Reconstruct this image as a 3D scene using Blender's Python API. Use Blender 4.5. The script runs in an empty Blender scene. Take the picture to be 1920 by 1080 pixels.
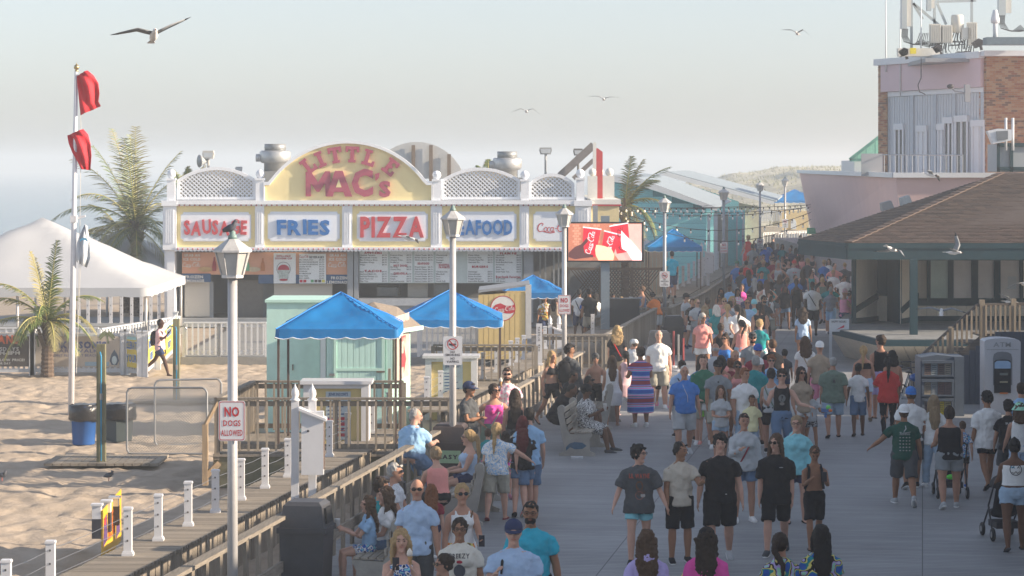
import bpy, bmesh, math, random
import numpy as np
from mathutils import Vector, Matrix, noise
from mathutils.bvhtree import BVHTree
random.seed(7)
SC=bpy.context.scene
COL=SC.collection
R=math.radians
# ---------------------------------------------------------------- camera, sky, sun, exposure
F=5000.0; HZ=310.0; CH=5.6          # focal length in photo pixels, horizon row, eye height
cam=bpy.data.cameras.new("camera"); co=bpy.data.objects.new("camera",cam); COL.objects.link(co)
cam.sensor_width=36; cam.lens=36*F/1920; cam.shift_y=-(540-HZ)/1920; cam.clip_start=1; cam.clip_end=9000
co.location=(0,0,CH); co.rotation_euler=(R(90),0,0); SC.camera=co
SUN_EL=R(20); SUN_AZ=R(8.5)           # sun stands to the right, a little behind the camera
sdir=Vector((math.cos(SUN_EL)*math.cos(SUN_AZ),-math.cos(SUN_EL)*math.sin(SUN_AZ),math.sin(SUN_EL)))
W=bpy.data.worlds.new("World"); SC.world=W; W.use_nodes=True
wt=W.node_tree; sk=wt.nodes.new("ShaderNodeTexSky"); sk.sky_type='NISHITA'; sk.sun_disc=False
sk.sun_elevation=SUN_EL; sk.sun_rotation=math.atan2(sdir.x,sdir.y)
sk.air_density=1.0; sk.dust_density=1.0; sk.ozone_density=2.0; sk.altitude=0
hsv=wt.nodes.new("ShaderNodeHueSaturation"); hsv.inputs["Saturation"].default_value=.5; tn=wt.nodes.new("ShaderNodeMix"); tn.data_type="RGBA"; tn.blend_type="MULTIPLY"; tn.inputs[0].default_value=1; tn.inputs[7].default_value=(.96,.99,1.08,1)
wt.links.new(sk.outputs[0],hsv.inputs["Color"]); wt.links.new(hsv.outputs[0],tn.inputs[6]); wt.links.new(tn.outputs[2],wt.nodes["Background"].inputs[0]); wt.nodes["Background"].inputs[1].default_value=0.088
sl=bpy.data.lights.new("sun",'SUN'); sl.energy=4.3; sl.angle=R(0.8); sl.color=(1.0,0.83,0.64)
so=bpy.data.objects.new("sun",sl); COL.objects.link(so); so.rotation_euler=sdir.to_track_quat('Z','Y').to_euler()
SC.view_settings.view_transform='Standard'; SC.view_settings.look='None'; SC.view_settings.exposure=1.22; SC.view_settings.gamma=1
SC.view_settings.use_curve_mapping=False
try:
    SC.cycles.volume_bounces=1; SC.cycles.max_bounces=6; SC.cycles.use_denoising=True
except Exception: pass
# ---------------------------------------------------------------- helpers: places
def A(x,y,Y): return Vector(((x-960)*Y/F,Y,CH-(y-HZ)*Y/F))     # a point seen at photo pixel x,y at depth Y
def G(x,y,z=0.0):                                              # ground point at height z
    Y=F*(CH-z)/(y-HZ); return Vector(((x-960)*Y/F,Y,z))
def bw(x0,Y): return x0+0.154*Y                                # X of a line that runs along the boardwalk
# ---------------------------------------------------------------- helpers: materials
MC={}
def col(c):
    if isinstance(c,str): c=NAMED[c]
    return (c[0],c[1],c[2],1)
NAMED=dict(white=(.78,.78,.76),black=(.018,.018,.021),grey=(.26,.28,.29),lgrey=(.45,.47,.48),dgrey=(.08,.085,.09),navy=(.03,.045,.11),blue=(.05,.19,.52),
 royal=(.03,.12,.45),sky=(.30,.50,.72),lblue=(.42,.56,.74),aqua=(.25,.60,.66),turq=(.03,.42,.55),teal=(.02,.27,.28),green=(.03,.17,.10),dgreen=(.018,.085,.062),olive=(.16,.22,.17),
 mint=(.35,.68,.50),neon=(.35,.85,.12),yellow=(.80,.70,.20),lyellow=(.78,.73,.42),orange=(.75,.20,.04),red=(.62,.05,.045),maroon=(.28,.04,.06),coral=(.80,.32,.28),
 pink=(.80,.32,.45),hotpink=(.80,.10,.40),lpink=(.80,.52,.52),lav=(.50,.42,.72),beige=(.55,.49,.40),tan=(.42,.33,.24),khaki=(.40,.38,.31),brown=(.16,.09,.05),
 denim=(.12,.20,.32),ldenim=(.34,.46,.58),cream=(.72,.68,.58),
 hblack=(.012,.010,.010),hdark=(.035,.022,.015),hbrown=(.09,.05,.028),hblond=(.42,.28,.13),hgrey=(.36,.35,.33),hwhite=(.65,.62,.56),hred=(.10,.012,.015),hauburn=(.22,.08,.03),hstraw=(.30,.21,.12))
SKIN=dict(l=(.58,.34,.25),m=(.46,.25,.17),t=(.33,.17,.10),b=(.15,.075,.045),d=(.075,.038,.025))
def nt(name):
    m=bpy.data.materials.new(name); m.use_nodes=True; t=m.node_tree; return m,t,t.nodes["Principled BSDF"]
def N(t,ty,**k):
    n=t.nodes.new(ty)
    for a,b in k.items():
        if a.startswith('i_'): n.inputs[a[2:].replace('_',' ')].default_value=b
        else: setattr(n,a,b)
    return n
def M(name,c,rough=.7,var=.12,scale=6,bump=0,metal=0,emit=0,spec=.4,bscale=None,rnd=0,stretch=None,trans=0,sub=0):
    key=(name,tuple(col(c)),rough,var,scale,bump,metal,emit)
    if key in MC: return MC[key]
    m,t,b=nt(name); c=col(c); L=t.links
    b.inputs['Roughness'].default_value=rough; b.inputs['Metallic'].default_value=metal; b.inputs['Specular IOR Level'].default_value=spec
    if sub: b.inputs['Subsurface Weight'].default_value=sub; b.inputs['Subsurface Radius'].default_value=(.02,.008,.004); b.inputs['Subsurface Scale'].default_value=1
    tc=N(t,'ShaderNodeTexCoord'); src=tc.outputs['Object']
    if stretch:
        mp=N(t,'ShaderNodeMapping'); mp.inputs['Scale'].default_value=stretch; L.new(src,mp.inputs[0]); src=mp.outputs[0]
    if var or rnd:
        n=N(t,'ShaderNodeTexNoise',i_Scale=scale,i_Detail=6,i_Roughness=.65); L.new(src,n.inputs['Vector'])
        hs=N(t,'ShaderNodeHueSaturation'); hs.inputs['Color'].default_value=c
        mr=N(t,'ShaderNodeMapRange'); mr.inputs[1].default_value=.25; mr.inputs[2].default_value=.75; mr.inputs[3].default_value=1-var; mr.inputs[4].default_value=1+var
        L.new(n.outputs[0],mr.inputs[0]); out=mr.outputs[0]
        if rnd:
            oi=N(t,'ShaderNodeObjectInfo'); m2=N(t,'ShaderNodeMapRange'); m2.inputs[3].default_value=1-rnd; m2.inputs[4].default_value=1+rnd; L.new(oi.outputs['Random'],m2.inputs[0])
            mm=N(t,'ShaderNodeMath',operation='MULTIPLY'); L.new(out,mm.inputs[0]); L.new(m2.outputs[0],mm.inputs[1]); out=mm.outputs[0]
        L.new(out,hs.inputs['Value']); L.new(hs.outputs[0],b.inputs['Base Color'])
        if emit: L.new(hs.outputs[0],b.inputs['Emission Color'])
    else:
        b.inputs['Base Color'].default_value=c
        if emit: b.inputs['Emission Color'].default_value=c
    if emit: b.inputs['Emission Strength'].default_value=emit
    if bump:
        n2=N(t,'ShaderNodeTexNoise',i_Scale=bscale or scale*5,i_Detail=5); L.new(src,n2.inputs['Vector'])
        bp=N(t,'ShaderNodeBump'); bp.inputs['Strength'].default_value=bump; bp.inputs['Distance'].default_value=.02; L.new(n2.outputs[0],bp.inputs['Height']); L.new(bp.outputs[0],b.inputs['Normal'])
    if trans: b.inputs['Transmission Weight'].default_value=trans; b.inputs['IOR'].default_value=1.15
    MC[key]=m; return m
def wood(name,c,axis='x',rnd=.18):
    st={'x':(1,14,14),'y':(14,1,14),'z':(14,14,1)}[axis]
    return M('wood_'+name+axis,c,rough=.85,var=.32,scale=2.2,bump=.5,stretch=st,rnd=rnd,bscale=6,spec=.2)
def patmat(name,cols,scale=14,kind='flor'):
    key=('pat',name,scale,kind)
    if key in MC: return MC[key]
    m,t,b=nt(name); L=t.links; b.inputs['Roughness'].default_value=.85; b.inputs['Specular IOR Level'].default_value=.2
    tc=N(t,'ShaderNodeTexCoord'); 
    if kind=='flor': n=N(t,'ShaderNodeTexNoise',i_Scale=scale,i_Detail=1.5); o=n.outputs[0]; L.new(tc.outputs['Object'],n.inputs['Vector'])
    elif kind=='cell': n=N(t,'ShaderNodeTexVoronoi',i_Scale=scale); o=n.outputs['Distance']; L.new(tc.outputs['Object'],n.inputs['Vector'])
    elif kind=='col': n=N(t,'ShaderNodeTexNoise',i_Scale=scale,i_Detail=0); o=n.outputs[0]; L.new(tc.outputs['Object'],n.inputs['Vector'])
    else:
        mp=N(t,'ShaderNodeMapping'); mp.inputs['Rotation'].default_value=(0,R(90) if kind=='hstripe' else 0,0); L.new(tc.outputs['Object'],mp.inputs[0])
        n=N(t,'ShaderNodeTexWave',i_Scale=scale,i_Distortion=.4); o=n.outputs[0]; L.new(mp.outputs[0],n.inputs['Vector'])
    cr=N(t,'ShaderNodeValToRGB'); cr.color_ramp.interpolation='CONSTANT'; e=cr.color_ramp.elements
    lo,hi=(.28,.72) if kind in('flor','col') else (0,1)
    k=len(cols)
    while len(e)<k: e.new(.5)
    for i,c in enumerate(cols): e[i].position=(0 if i==0 else lo+(hi-lo)*i/k); e[i].color=col(c)
    L.new(o,cr.inputs[0]); L.new(cr.outputs[0],b.inputs['Base Color']); MC[key]=m; return m
# ---------------------------------------------------------------- helpers: objects
def tag(o,label=None,cat=None,group=None,kind=None):
    if label: o['label']=label
    if cat: o['category']=cat
    if group: o['group']=group
    if kind: o['kind']=kind
    return o
ORG={}
def E(name,loc,label,cat,group=None,rz=0):
    o=bpy.data.objects.new(name,None); COL.objects.link(o); o.location=loc; o.rotation_euler=(0,0,rz); o.empty_display_size=.2
    ORG[o.name]=Vector(loc); return tag(o,label,cat,group)
def link(name,me,mat,parent=None,smooth=False):
    o=bpy.data.objects.new(name,me); COL.objects.link(o)
    if mat is not None and not me.materials: me.materials.append(mat)
    if parent is not None: o.parent=parent; ORG[o.name]=ORG.get(parent.name,Vector())
    return o
class MB:
    def __init__(s): s.v=[]; s.f=[]
    def add(s,vs,fs):
        n=len(s.v); s.v+= [tuple(v) for v in vs]; s.f+=[tuple(i+n for i in f) for f in fs]; return s
    def box(s,x0,x1,y0,y1,z0,z1):
        return s.add([(x,y,z) for x in(x0,x1) for y in(y0,y1) for z in(z0,z1)],[(0,1,3,2),(4,6,7,5),(0,4,5,1),(2,3,7,6),(0,2,6,4),(1,5,7,3)])
    def beam(s,a,b,w,h,up=(0,0,1)):          # box along a..b, w sideways, h along up
        a=Vector(a); b=Vector(b); t=(b-a).normalized(); up=Vector(up)
        if abs(t.dot(up))>.98: up=Vector((0,1,0))
        u=t.cross(up).normalized(); v=u.cross(t).normalized()
        vs=[p+u*(i*w/2)+v*(j*h/2) for p in(a,b) for i,j in((-1,-1),(1,-1),(1,1),(-1,1))]
        return s.add(vs,[(3,2,1,0),(4,5,6,7),(0,1,5,4),(1,2,6,5),(2,3,7,6),(3,0,4,7)])
    def tube(s,pts,rad,n=8,ref=None,cap=True):
        pts=[Vector(p) for p in pts]; k=len(pts)
        if not isinstance(rad,(list,tuple)): rad=[rad]*k
        rings=[]
        for i,p in enumerate(pts):
            t=(pts[min(i+1,k-1)]-pts[max(i-1,0)])
            t=t.normalized() if t.length>1e-9 else Vector((0,0,1))
            r=Vector(ref) if ref is not None else (Vector((1,0,0)) if abs(t.x)<.8 else Vector((0,1,0)))
            u=(r-t*r.dot(t))
            u=u.normalized() if u.length>1e-4 else t.orthogonal().normalized()
            w=t.cross(u); rr=rad[i]; rx,ry=(rr if isinstance(rr,(tuple,list)) else (rr,rr))
            rings.append([p+u*(math.cos(2*math.pi*j/n)*rx)+w*(math.sin(2*math.pi*j/n)*ry) for j in range(n)])
        vs=[v for r in rings for v in r]; fs=[]
        for i in range(k-1):
            for j in range(n):
                a=i*n+j; b=i*n+(j+1)%n; fs.append((a,b,b+n,a+n))
        if cap: fs.append(tuple(reversed(range(n)))); fs.append(tuple(range((k-1)*n,k*n)))
        return s.add(vs,fs)
    def lathe(s,c,prof,n=12,ax=(0,0,1)):      # prof: (r,h)
        c=Vector(c); ax=Vector(ax).normalized(); return s.tube([c+ax*h for r,h in prof],[max(r,.0005) for r,h in prof],n)
    def ell(s,c,r,n=10,m=7,fn=None):
        c=Vector(c); vs=[];fs=[]
        if not isinstance(r,(tuple,list)): r=(r,r,r)
        for i in range(m+1):
            th=math.pi*i/m
            for j in range(n):
                ph=2*math.pi*j/n; p=Vector((math.sin(th)*math.cos(ph),math.sin(th)*math.sin(ph),math.cos(th)))
                if fn: p=fn(p)
                vs.append(c+Vector((p.x*r[0],p.y*r[1],p.z*r[2])))
        for i in range(m):
            for j in range(n):
                a=i*n+j; b=i*n+(j+1)%n; fs.append((a,a+n,b+n,b))
        return s.add(vs,fs)
    def prism(s,poly,d):                      # poly: list of 3D points (flat), extruded by vector d
        k=len(poly); d=Vector(d); p=[Vector(q) for q in poly]
        return s.add(p+[q+d for q in p],[tuple(range(k)),tuple(reversed(range(k,2*k)))]+[(i,i+k,(i+1)%k+k,(i+1)%k) for i in range(k)])
    def mesh(s,name,org=None,smooth=False,fix=True):
        vs=s.v
        if org is not None: vs=[(v[0]-org[0],v[1]-org[1],v[2]-org[2]) for v in vs]
        me=bpy.data.meshes.new(name); me.from_pydata(vs,[],s.f)
        if fix and len(s.f)<60000:
            bm=bmesh.new(); bm.from_mesh(me); bmesh.ops.recalc_face_normals(bm,faces=bm.faces); bm.to_mesh(me); bm.free()
        if smooth: me.shade_smooth()
        me.update(); return me
    def build(s,name,mat,parent=None,smooth=False,local=False,fix=True):
        org=None if (local or parent is None) else ORG.get(parent.name)
        return link(name,s.mesh(name,org,smooth,fix),mat,parent)
def solo(name,mb,mat,label,cat,group=None,smooth=False):
    return tag(mb.build(name,mat,None,smooth),label,cat,group)
def inst(src,name,loc,parent=None,rot=None,mat=None,scale=None):       # shares mesh data
    o=src.copy(); o.name=name; COL.objects.link(o); o.parent=parent
    if loc is not None: o.location=Vector(loc)-(ORG.get(parent.name,Vector()) if parent is not None else Vector())
    if rot is not None: o.rotation_euler=rot
    if scale is not None: o.scale=scale
    if mat is not None: o.material_slots[0].link='OBJECT'; o.material_slots[0].material=mat
    if parent is not None: ORG[o.name]=ORG.get(parent.name,Vector())
    return o
def copy_tree(o,parent=None):
    c=o.copy(); COL.objects.link(c); c.parent=parent
    for ch in o.children: copy_tree(ch,c)
    return c
UNIT=None
def pieces(name,mat,parent,boxes,rots=None):   # boxes: (x0,x1,y0,y1,z0,z1), many alike pieces that share one unit box mesh
    me=MB().box(-.5,.5,-.5,.5,-.5,.5).mesh(name); me.materials.append(mat); org=ORG.get(parent.name,Vector()) if parent is not None else Vector()
    for i,b in enumerate(boxes):
        o=bpy.data.objects.new(name,me); COL.objects.link(o); o.parent=parent
        o.location=(Vector(((b[0]+b[1])/2,(b[2]+b[3])/2,(b[4]+b[5])/2))-org); o.scale=(b[1]-b[0],b[3]-b[2],b[5]-b[4])
        if rots is not None: o.rotation_euler=rots if isinstance(rots,tuple) else rots[i]
# ---------------------------------------------------------------- helpers: lettering
GL={}
def glyph(ch,bold=0):
    k=(ch,bold)
    if k in GL: return GL[k]
    cu=bpy.data.curves.new('t','FONT'); cu.body=ch; cu.size=1.0/.7; cu.resolution_u=2; cu.offset=bold; cu.fill_mode='FRONT'
    ob=bpy.data.objects.new('t',cu); me=ob.to_mesh()
    vs=[(v.co.x,v.co.y) for v in me.vertices]; fs=[tuple(p.vertices) for p in me.polygons]
    ob.to_mesh_clear(); bpy.data.objects.remove(ob); bpy.data.curves.remove(cu)
    ec={}
    for f in fs:
        for i in range(len(f)):
            a,b=f[i],f[(i+1)%len(f)]; e=(min(a,b),max(a,b)); ec.setdefault(e,[]).append((a,b))
    bd=[v[0] for v in ec.values() if len(v)==1]
    x0=min([v[0] for v in vs],default=0); x1=max([v[0] for v in vs],default=.3)
    GL[k]=(vs,fs,bd,x0,x1); return GL[k]
class Fr:
    def __init__(s,O,U=(1,0,0),V=(0,0,1)): s.O=Vector(O); s.U=Vector(U).normalized(); s.V=Vector(V).normalized(); s.N=s.U.cross(s.V)
    def __call__(s,u,v,w=0): return s.O+s.U*u+s.V*v+s.N*w
def put_glyph(mb,fr,ch,u,v,h,sx=1,bold=0,depth=0,w=.004,rot=0,shear=0):
    vs,fs,bd,x0,x1=glyph(ch,bold); c,s_=math.cos(rot),math.sin(rot); xm=(x0+x1)/2
    def tr(p,ww):
        a=(p[0]-xm)*h*sx+shear*p[1]*h; b=(p[1]-.5)*h; return fr(u+a*c-b*s_,v+a*s_+b*c,ww)
    n=len(vs); V=[tr(p,w+depth) for p in vs]; FS=list(fs)
    if depth: V+=[tr(p,w) for p in vs]; FS+=[(a,b,b+n,a+n) for a,b in bd]
    mb.add(V,FS)
def text(mb,fr,s,u,v,h,width=None,bold=0,depth=0,w=.004,gap=.13,align='c'):
    ws=[(glyph(c,bold)[4]-glyph(c,bold)[3]) if c!=' ' else .35 for c in s]
    tot=sum(ws)*h+gap*h*(len(s)-1); sx=1
    if width: sx=width/tot
    x=u-(tot*sx/2 if align=='c' else (0 if align=='l' else tot*sx))
    for c,wd in zip(s,ws):
        if c!=' ': put_glyph(mb,fr,c,x+wd*h*sx/2,v,h,sx,bold,depth,w)
        x+=(wd+gap)*h*sx
def rect(mb,fr,u0,u1,v0,v1,w=.002,d=0):
    if d: mb.prism([fr(u0,v0,w),fr(u1,v0,w),fr(u1,v1,w),fr(u0,v1,w)],fr.N*d)
    else: mb.add([fr(u0,v0,w),fr(u1,v0,w),fr(u1,v1,w),fr(u0,v1,w)],[(0,1,2,3)])
def disc(mb,fr,u,v,r,w=.003,n=24,ry=None,a0=0,a1=2*math.pi):
    ry=ry or r; full=abs(a1-a0)>6.2; k=n if full else n+1
    mb.add([fr(u+r*math.cos(a0+(a1-a0)*i/n),v+ry*math.sin(a0+(a1-a0)*i/n),w) for i in range(k)],[tuple(range(k))])
def ringf(mb,fr,u,v,r0,r1,w=.004,n=24):
    vs=[fr(u+r*math.cos(2*math.pi*i/n),v+r*math.sin(2*math.pi*i/n),w) for r in(r0,r1) for i in range(n)]
    mb.add(vs,[(i,(i+1)%n,(i+1)%n+n,i+n) for i in range(n)])
def stroke(mb,fr,pts,wd,w=.004):
    P=[Vector((p[0],p[1])) for p in pts]; L=[];Rr=[]
    for i,p in enumerate(P):
        t=(P[min(i+1,len(P)-1)]-P[max(i-1,0)]).normalized(); nn=Vector((-t.y,t.x)); ww=wd*(.55+.45*math.sin(math.pi*(i+.5)/len(P)))
        L.append(p+nn*ww/2); Rr.append(p-nn*ww/2)
    k=len(P); mb.add([fr(q.x,q.y,w) for q in L+Rr],[(i,i+k,i+k+1,i+1) for i in range(k-1)])
def arcp(cx,cy,rx,ry,a0,a1,n=12): return [(cx+rx*math.cos(R(a0+(a1-a0)*i/n)),cy+ry*math.sin(R(a0+(a1-a0)*i/n))) for i in range(n+1)]
def script_logo(mb,fr,u,v,width,w=.004,rot=0):       # the flowing two-word script on the drink signs
    S=[]; k=[0]
    def C(x,sw):
        S.append((arcp(x+.5,.5,.42,.55,60,300,14),.15)); S.append(([(x+.72,.98),(x+.62,.80),(x+.60,.70)],.10))
        if sw: S.append(([(x+.68,.05),(x+1.2,-.10),(x+1.9,-.22),(x+2.4,-.12),(x+2.3,.02),(x+1.9,-.05)],.13))
    def o(x): S.append((arcp(x+.25,.25,.20,.27,0,360,14),.11))
    def c(x): S.append((arcp(x+.25,.25,.20,.27,50,310,12),.11))
    def a(x): S.append((arcp(x+.22,.25,.18,.27,0,360,12),.11)); S.append(([(x+.43,.52),(x+.38,.2),(x+.45,0),(x+.6,.06)],.11))
    def l(x): S.append(([(x+.05,.1),(x+.2,.5),(x+.38,1.0),(x+.28,1.12),(x+.14,.8),(x+.10,.3),(x+.2,0),(x+.38,.05)],.11))
    C(0,True); o(.88); c(1.32); a(1.74); S.append(([(2.36,.34),(2.6,.38)],.10)); C(2.62,False); o(3.5); l(3.92); a(4.28)
    S.append(([(2.75,1.05),(2.95,1.25),(3.4,1.12),(3.9,1.22),(4.2,1.1)],.11))
    sc=width/4.9; cr,sr=math.cos(rot),math.sin(rot)
    for i,(pts,wd) in enumerate(S):
        q=[]
        for x,y in pts:
            x=(x+.18*y-2.45)*sc; y=(y-.45)*sc; q.append((u+x*cr-y*sr,v+x*sr+y*cr))
        stroke(mb,fr,q,wd*sc,w+i*.0004)
# ---------------------------------------------------------------- people
RAW=[]      # (object name, mesh builder, parent, material, voxel, wrinkle, post) evaluated together at the end
CLOUD=bpy.data.textures.new('folds','CLOUDS'); CLOUD.noise_scale=.095; CLOUD.noise_depth=2
HAIRT=bpy.data.textures.new('locks','CLOUDS'); HAIRT.noise_scale=.035; HAIRT.noise_depth=1
def limb(s,p,a):           # direction of a limb: pitch forward, abduction sideways (s=-1 right, +1 left)
    return Vector((s*math.sin(a),-math.sin(p)*math.cos(a),-math.cos(p)*math.cos(a)))
def clothmat(c,long=False):
    if isinstance(c,tuple): return M('cloth',c,rough=.9,var=.10,scale=5,bump=.25,bscale=60,spec=.15)
    if c in PATS: return patmat(c,*PATS[c])
    return M('cloth_'+c,NAMED[c],rough=.9,var=.10,scale=5,bump=.25,bscale=60,spec=.15)
PATS=dict(floral=(['white','lblue','royal','white'],22,'flor'),floralpink=(['white','white','pink','white'],18,'flor'),tropic=(['royal','teal','yellow','black','lav','mint'],11,'col'),
 zebra=(['black','white','black','white'],26,'flor'),towel=(['royal','sky','hotpink','lblue','navy','pink','blue','maroon'],.8,'hstripe'),stripes=(['lgrey','navy','lgrey','navy'],7,'hstripe'),
 plaid=(['white','lblue','navy','white'],16,'vstripe'),sunset=(['white','orange','yellow','brown','white'],9,'col'),leaf=(['navy','white','royal','aqua'],20,'flor'),camo=(['black','lgrey','black','dgrey'],18,'flor'),
 dots=(['white','sky','white','white'],24,'flor'),swim=(['hotpink','yellow','royal','orange'],14,'col'))
PRS=[]
def person(x,ytop,hf,yaw,skin,hair,top,bot,shoes,label,arms=None,legs=None,w=1.0,lean=0.0,head=(0,0),hat=None,glasses=None,sit=0,female=False,
           Y=None,gz=0.0,belly=0.0,prnt=None,hold=None,pack=None,group=None,seed=None,beard=None,child=False,strap=None,fine=None,crouch=0):
    if hf>3:                        # feet row given: work out depth and stature
        s=(hf-HZ)/(CH-gz); h=(CH-gz)-(ytop-HZ)/s
    else:
        h=hf; s=(ytop-HZ)/((CH-gz)-h) if not sit else (ytop-HZ)/((CH-gz)-(sit+.50*h))
    if Y: s=F/Y
    Yp=F/s; X=(x-960)/s; rnd=random.Random(len(PRS)*13+5 if seed is None else seed)
    k=h/1.755; yr=R(yaw)
    root=E('person',(X,Yp,gz),label,'person',group,rz=yr); root.scale=(k,k,k)
    PRS.append(root)
    near=s>100; vox=max(.0115,min(.034,1.75/s)) 
    if fine: vox=fine
    w=w*(1.0 if not child else .86); sh=.175*(.90 if female else 1.0)*(1+(w-1)*.45); hp=.092*(1.06 if female else 1)*(1+(w-1)*.6)
    if arms is None: arms=((rnd.uniform(-.35,.35),.14+rnd.random()*.1,rnd.uniform(.15,.6),.1),(rnd.uniform(-.35,.35),.14+rnd.random()*.1,rnd.uniform(.15,.6),.1))
    if legs is None:
        if sit: legs=((1.45,.08,1.45),(1.45,.10,1.45))
        else:
            q=rnd.choice((-1,1))*rnd.uniform(.12,.32); legs=((q,.05,max(.05,-q*1.5)),(-q,.05,max(.05,q*1.5)))
    side=Vector((1,0,0)); up=Vector((0,-math.sin(lean),math.cos(lean))); fw=Vector((0,-math.cos(lean),-math.sin(lean)))
    J={}
    for sd,lg,nm in((-1,legs[0],'R'),(1,legs[1],'L')):
        hpj=Vector((sd*hp,0,-.02)); kn=hpj+limb(sd,lg[0],lg[1])*.43; an=kn+limb(sd,lg[0]-lg[2],lg[1]*.4)*.41; J['leg'+nm]=(hpj,kn,an)
    pz=sit/k+.07 if sit else -min(J['legR'][2].z,J['legL'][2].z)+.075
    P0=Vector((0,0,pz))
    for q in('legR','legL'): J[q]=[v+P0 for v in J[q]]
    def T(h_,f_=0,x_=0): return P0+up*h_+fw*f_+side*x_
    for sd,ar,nm in((-1,arms[0],'R'),(1,arms[1],'L')):
        s0=T(.424,0,sd*sh); d1=limb(sd,ar[0]+lean,ar[1]); el=s0+d1*.29; d2=limb(sd,ar[0]+lean+ar[2],ar[1]-ar[3]); wr=el+d2*.25; J['arm'+nm]=(s0,el,wr,d2)
    HC=T(.692,.022); hy,hpz=R(head[0]),R(head[1])
    RM=Matrix.Rotation(hy,3,'Z')@Matrix.Rotation(hpz+lean*.45,3,'X')
    def H(x_,f_,z_): return HC+RM@(Vector((x_,-f_,z_))*1.07)
    # --- body, one continuous surface
    b=MB(); bw_=w; bl=belly
    tr=[(-.09,.10,.085,0),(-.03,.150,.105,0),(.05,.158,.112,0),(.14,.142 if female else .148,.104,0),(.25,.145,.108,0),(.36,.162,.116,.005),(.43,.160,.10,0),(.475,.132,.080,0),(.512,.092,.070,0),(.54,.060,.060,0),(.62,.052,.056,.01)]
    def trr(i,hh,rx,ry,off,inf=0,sc=1.0):
        bb=bl*math.exp(-((hh-.14)/.14)**2); wm=1 if hh>.5 else bw_; fs=1.06 if(female and hh<.08) else (.93 if female and hh>.3 and hh<.5 else 1)
        return T(hh,off+bb*.5),(rx*wm*fs*sc+inf,ry*wm*sc+bb*.6+inf)
    rs=[trr(i,*q) for i,q in enumerate(tr)]; b.tube([q[0] for q in rs],[q[1] for q in rs],14,ref=side)
    if female: 
        for sd in(-1,1): b.ell(T(.335,.085*w,sd*.075),.062*w)
    nf=vox<.0145
    for sd,nm in((-1,'R'),(1,'L')):
        a,kn,an=J['leg'+nm]; tw=.5+.5*w; m=(kn-a)
        b.tube([a+Vector((0,0,.03)),a+m*.3,a+m*.7,kn,kn+(an-kn)*.3,kn+(an-kn)*.7,an],[.096*w,.091*w,.072*tw,.059*tw,.063*tw,.047*tw,.039],10,ref=side)
        lg=legs[0] if nm=='R' else legs[1]; fp=(lg[0]-lg[2]); fp=0 if sit or fp>-.05 else fp*.8
        fd=Vector((sd*.14,-math.cos(fp),math.sin(fp))).normalized(); J['foot'+nm]=(an,fd)
        b.tube([an-fd*.05-Vector((0,0,.03)),an-Vector((0,0,.03)),an+fd*.09-Vector((0,0,.045)),an+fd*.165-Vector((0,0,.052))],[(.030,.036),(.036,.042),(.042,.026),(.030,.016)],8,ref=side)
        s0,el,wr,d2=J['arm'+nm]; ai=s0-side*sd*.05
        b.tube([ai+up*.012,s0+(el-s0)*.12,s0+(el-s0)*.5,el,el+(wr-el)*.35,wr],[.044*tw,.055*tw,.050*tw,.042*tw,.043*tw,.027],9,ref=Vector((0,1,0)))
        pr=Vector((0,1,.02)); pn=d2.cross(pr).normalized(); pr=pn.cross(d2).normalized()      # palm plane: pr across the palm, pn its normal
        hd=wr+d2*.045; b.tube([wr-d2*.01,wr+d2*.02,wr+d2*.06,wr+d2*.092],[(.022,.018),(.034,.019),(.041,.017),(.037,.014)],8,ref=pr)
        J['hand'+nm]=(wr+d2*.10,d2,pr,pn); rf=max(.0085,vox*.62); inn=-sd*pn if pn.x>0 else sd*pn
        if vox<.022:
            for fi in range(4):
                o0=wr+d2*.085+pr*(-.027+.018*fi); ln=(.062,.074,.068,.052)[fi] if pr.y<0 else (.052,.068,.074,.062)[fi]
                dd=(d2+inn*.25).normalized(); d3=(d2+inn*1.1).normalized()
                b.tube([o0,o0+dd*ln*.5,o0+dd*ln*.5+d3*ln*.5],[rf,rf*.95,rf*.8],6)
            b.tube([wr+d2*.03-pr*.03,wr+d2*.065-pr*.05+inn*.01,wr+d2*.095-pr*.052+inn*.022],[rf*1.2,rf*1.05,rf*.85],6)
        else: b.tube([wr+d2*.08,wr+d2*.13,wr+d2*.165+inn*.02],[(.036,.016),(.034,.017),(.026,.015)],7,ref=pr)
    def hf_(p):
        z=p.z; f=-p.y; sx=1-.28*max(0,-z)**1.3; return Vector((p.x*sx,p.y*(1-.10*max(0,f)*abs(z))*(.98) ,z))
    hb=MB(); hb.ell((0,0,0),(.076,.097,.118),14,12,hf_); 
    for v in hb.v: b.v.append(tuple(HC+RM@(Vector((v[0],v[1],v[2]))*1.07)))
    n0=len(b.v)-len(hb.v); b.f+=[tuple(i+n0 for i in f) for f in hb.f]
    b.tube([H(0,.088,.02),H(0,.108,-.018),H(0,.096,-.03)],[.010,.017,.012],6)       # nose
    b.tube([H(0,.03,-.09),H(0,.075,-.104),H(0,.088,-.098)],[.03,.026,.014],8)       # chin
    for sd in(-1,1): b.ell(H(sd*.076,-.005,-.005),(.010,.018,.028),6,5)
    b.tube([H(-.035,.083,.030),H(0,.095,.034),H(.035,.083,.030)],[.010,.012,.010],6)   # brow
    sm=M('skin_'+skin,SKIN[skin],rough=.62,var=.12,scale=9,bump=.1,bscale=90,spec=.2,sub=.12 if near else 0)
    RAW.append(('body',b,root,sm,vox,0,None))
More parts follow.
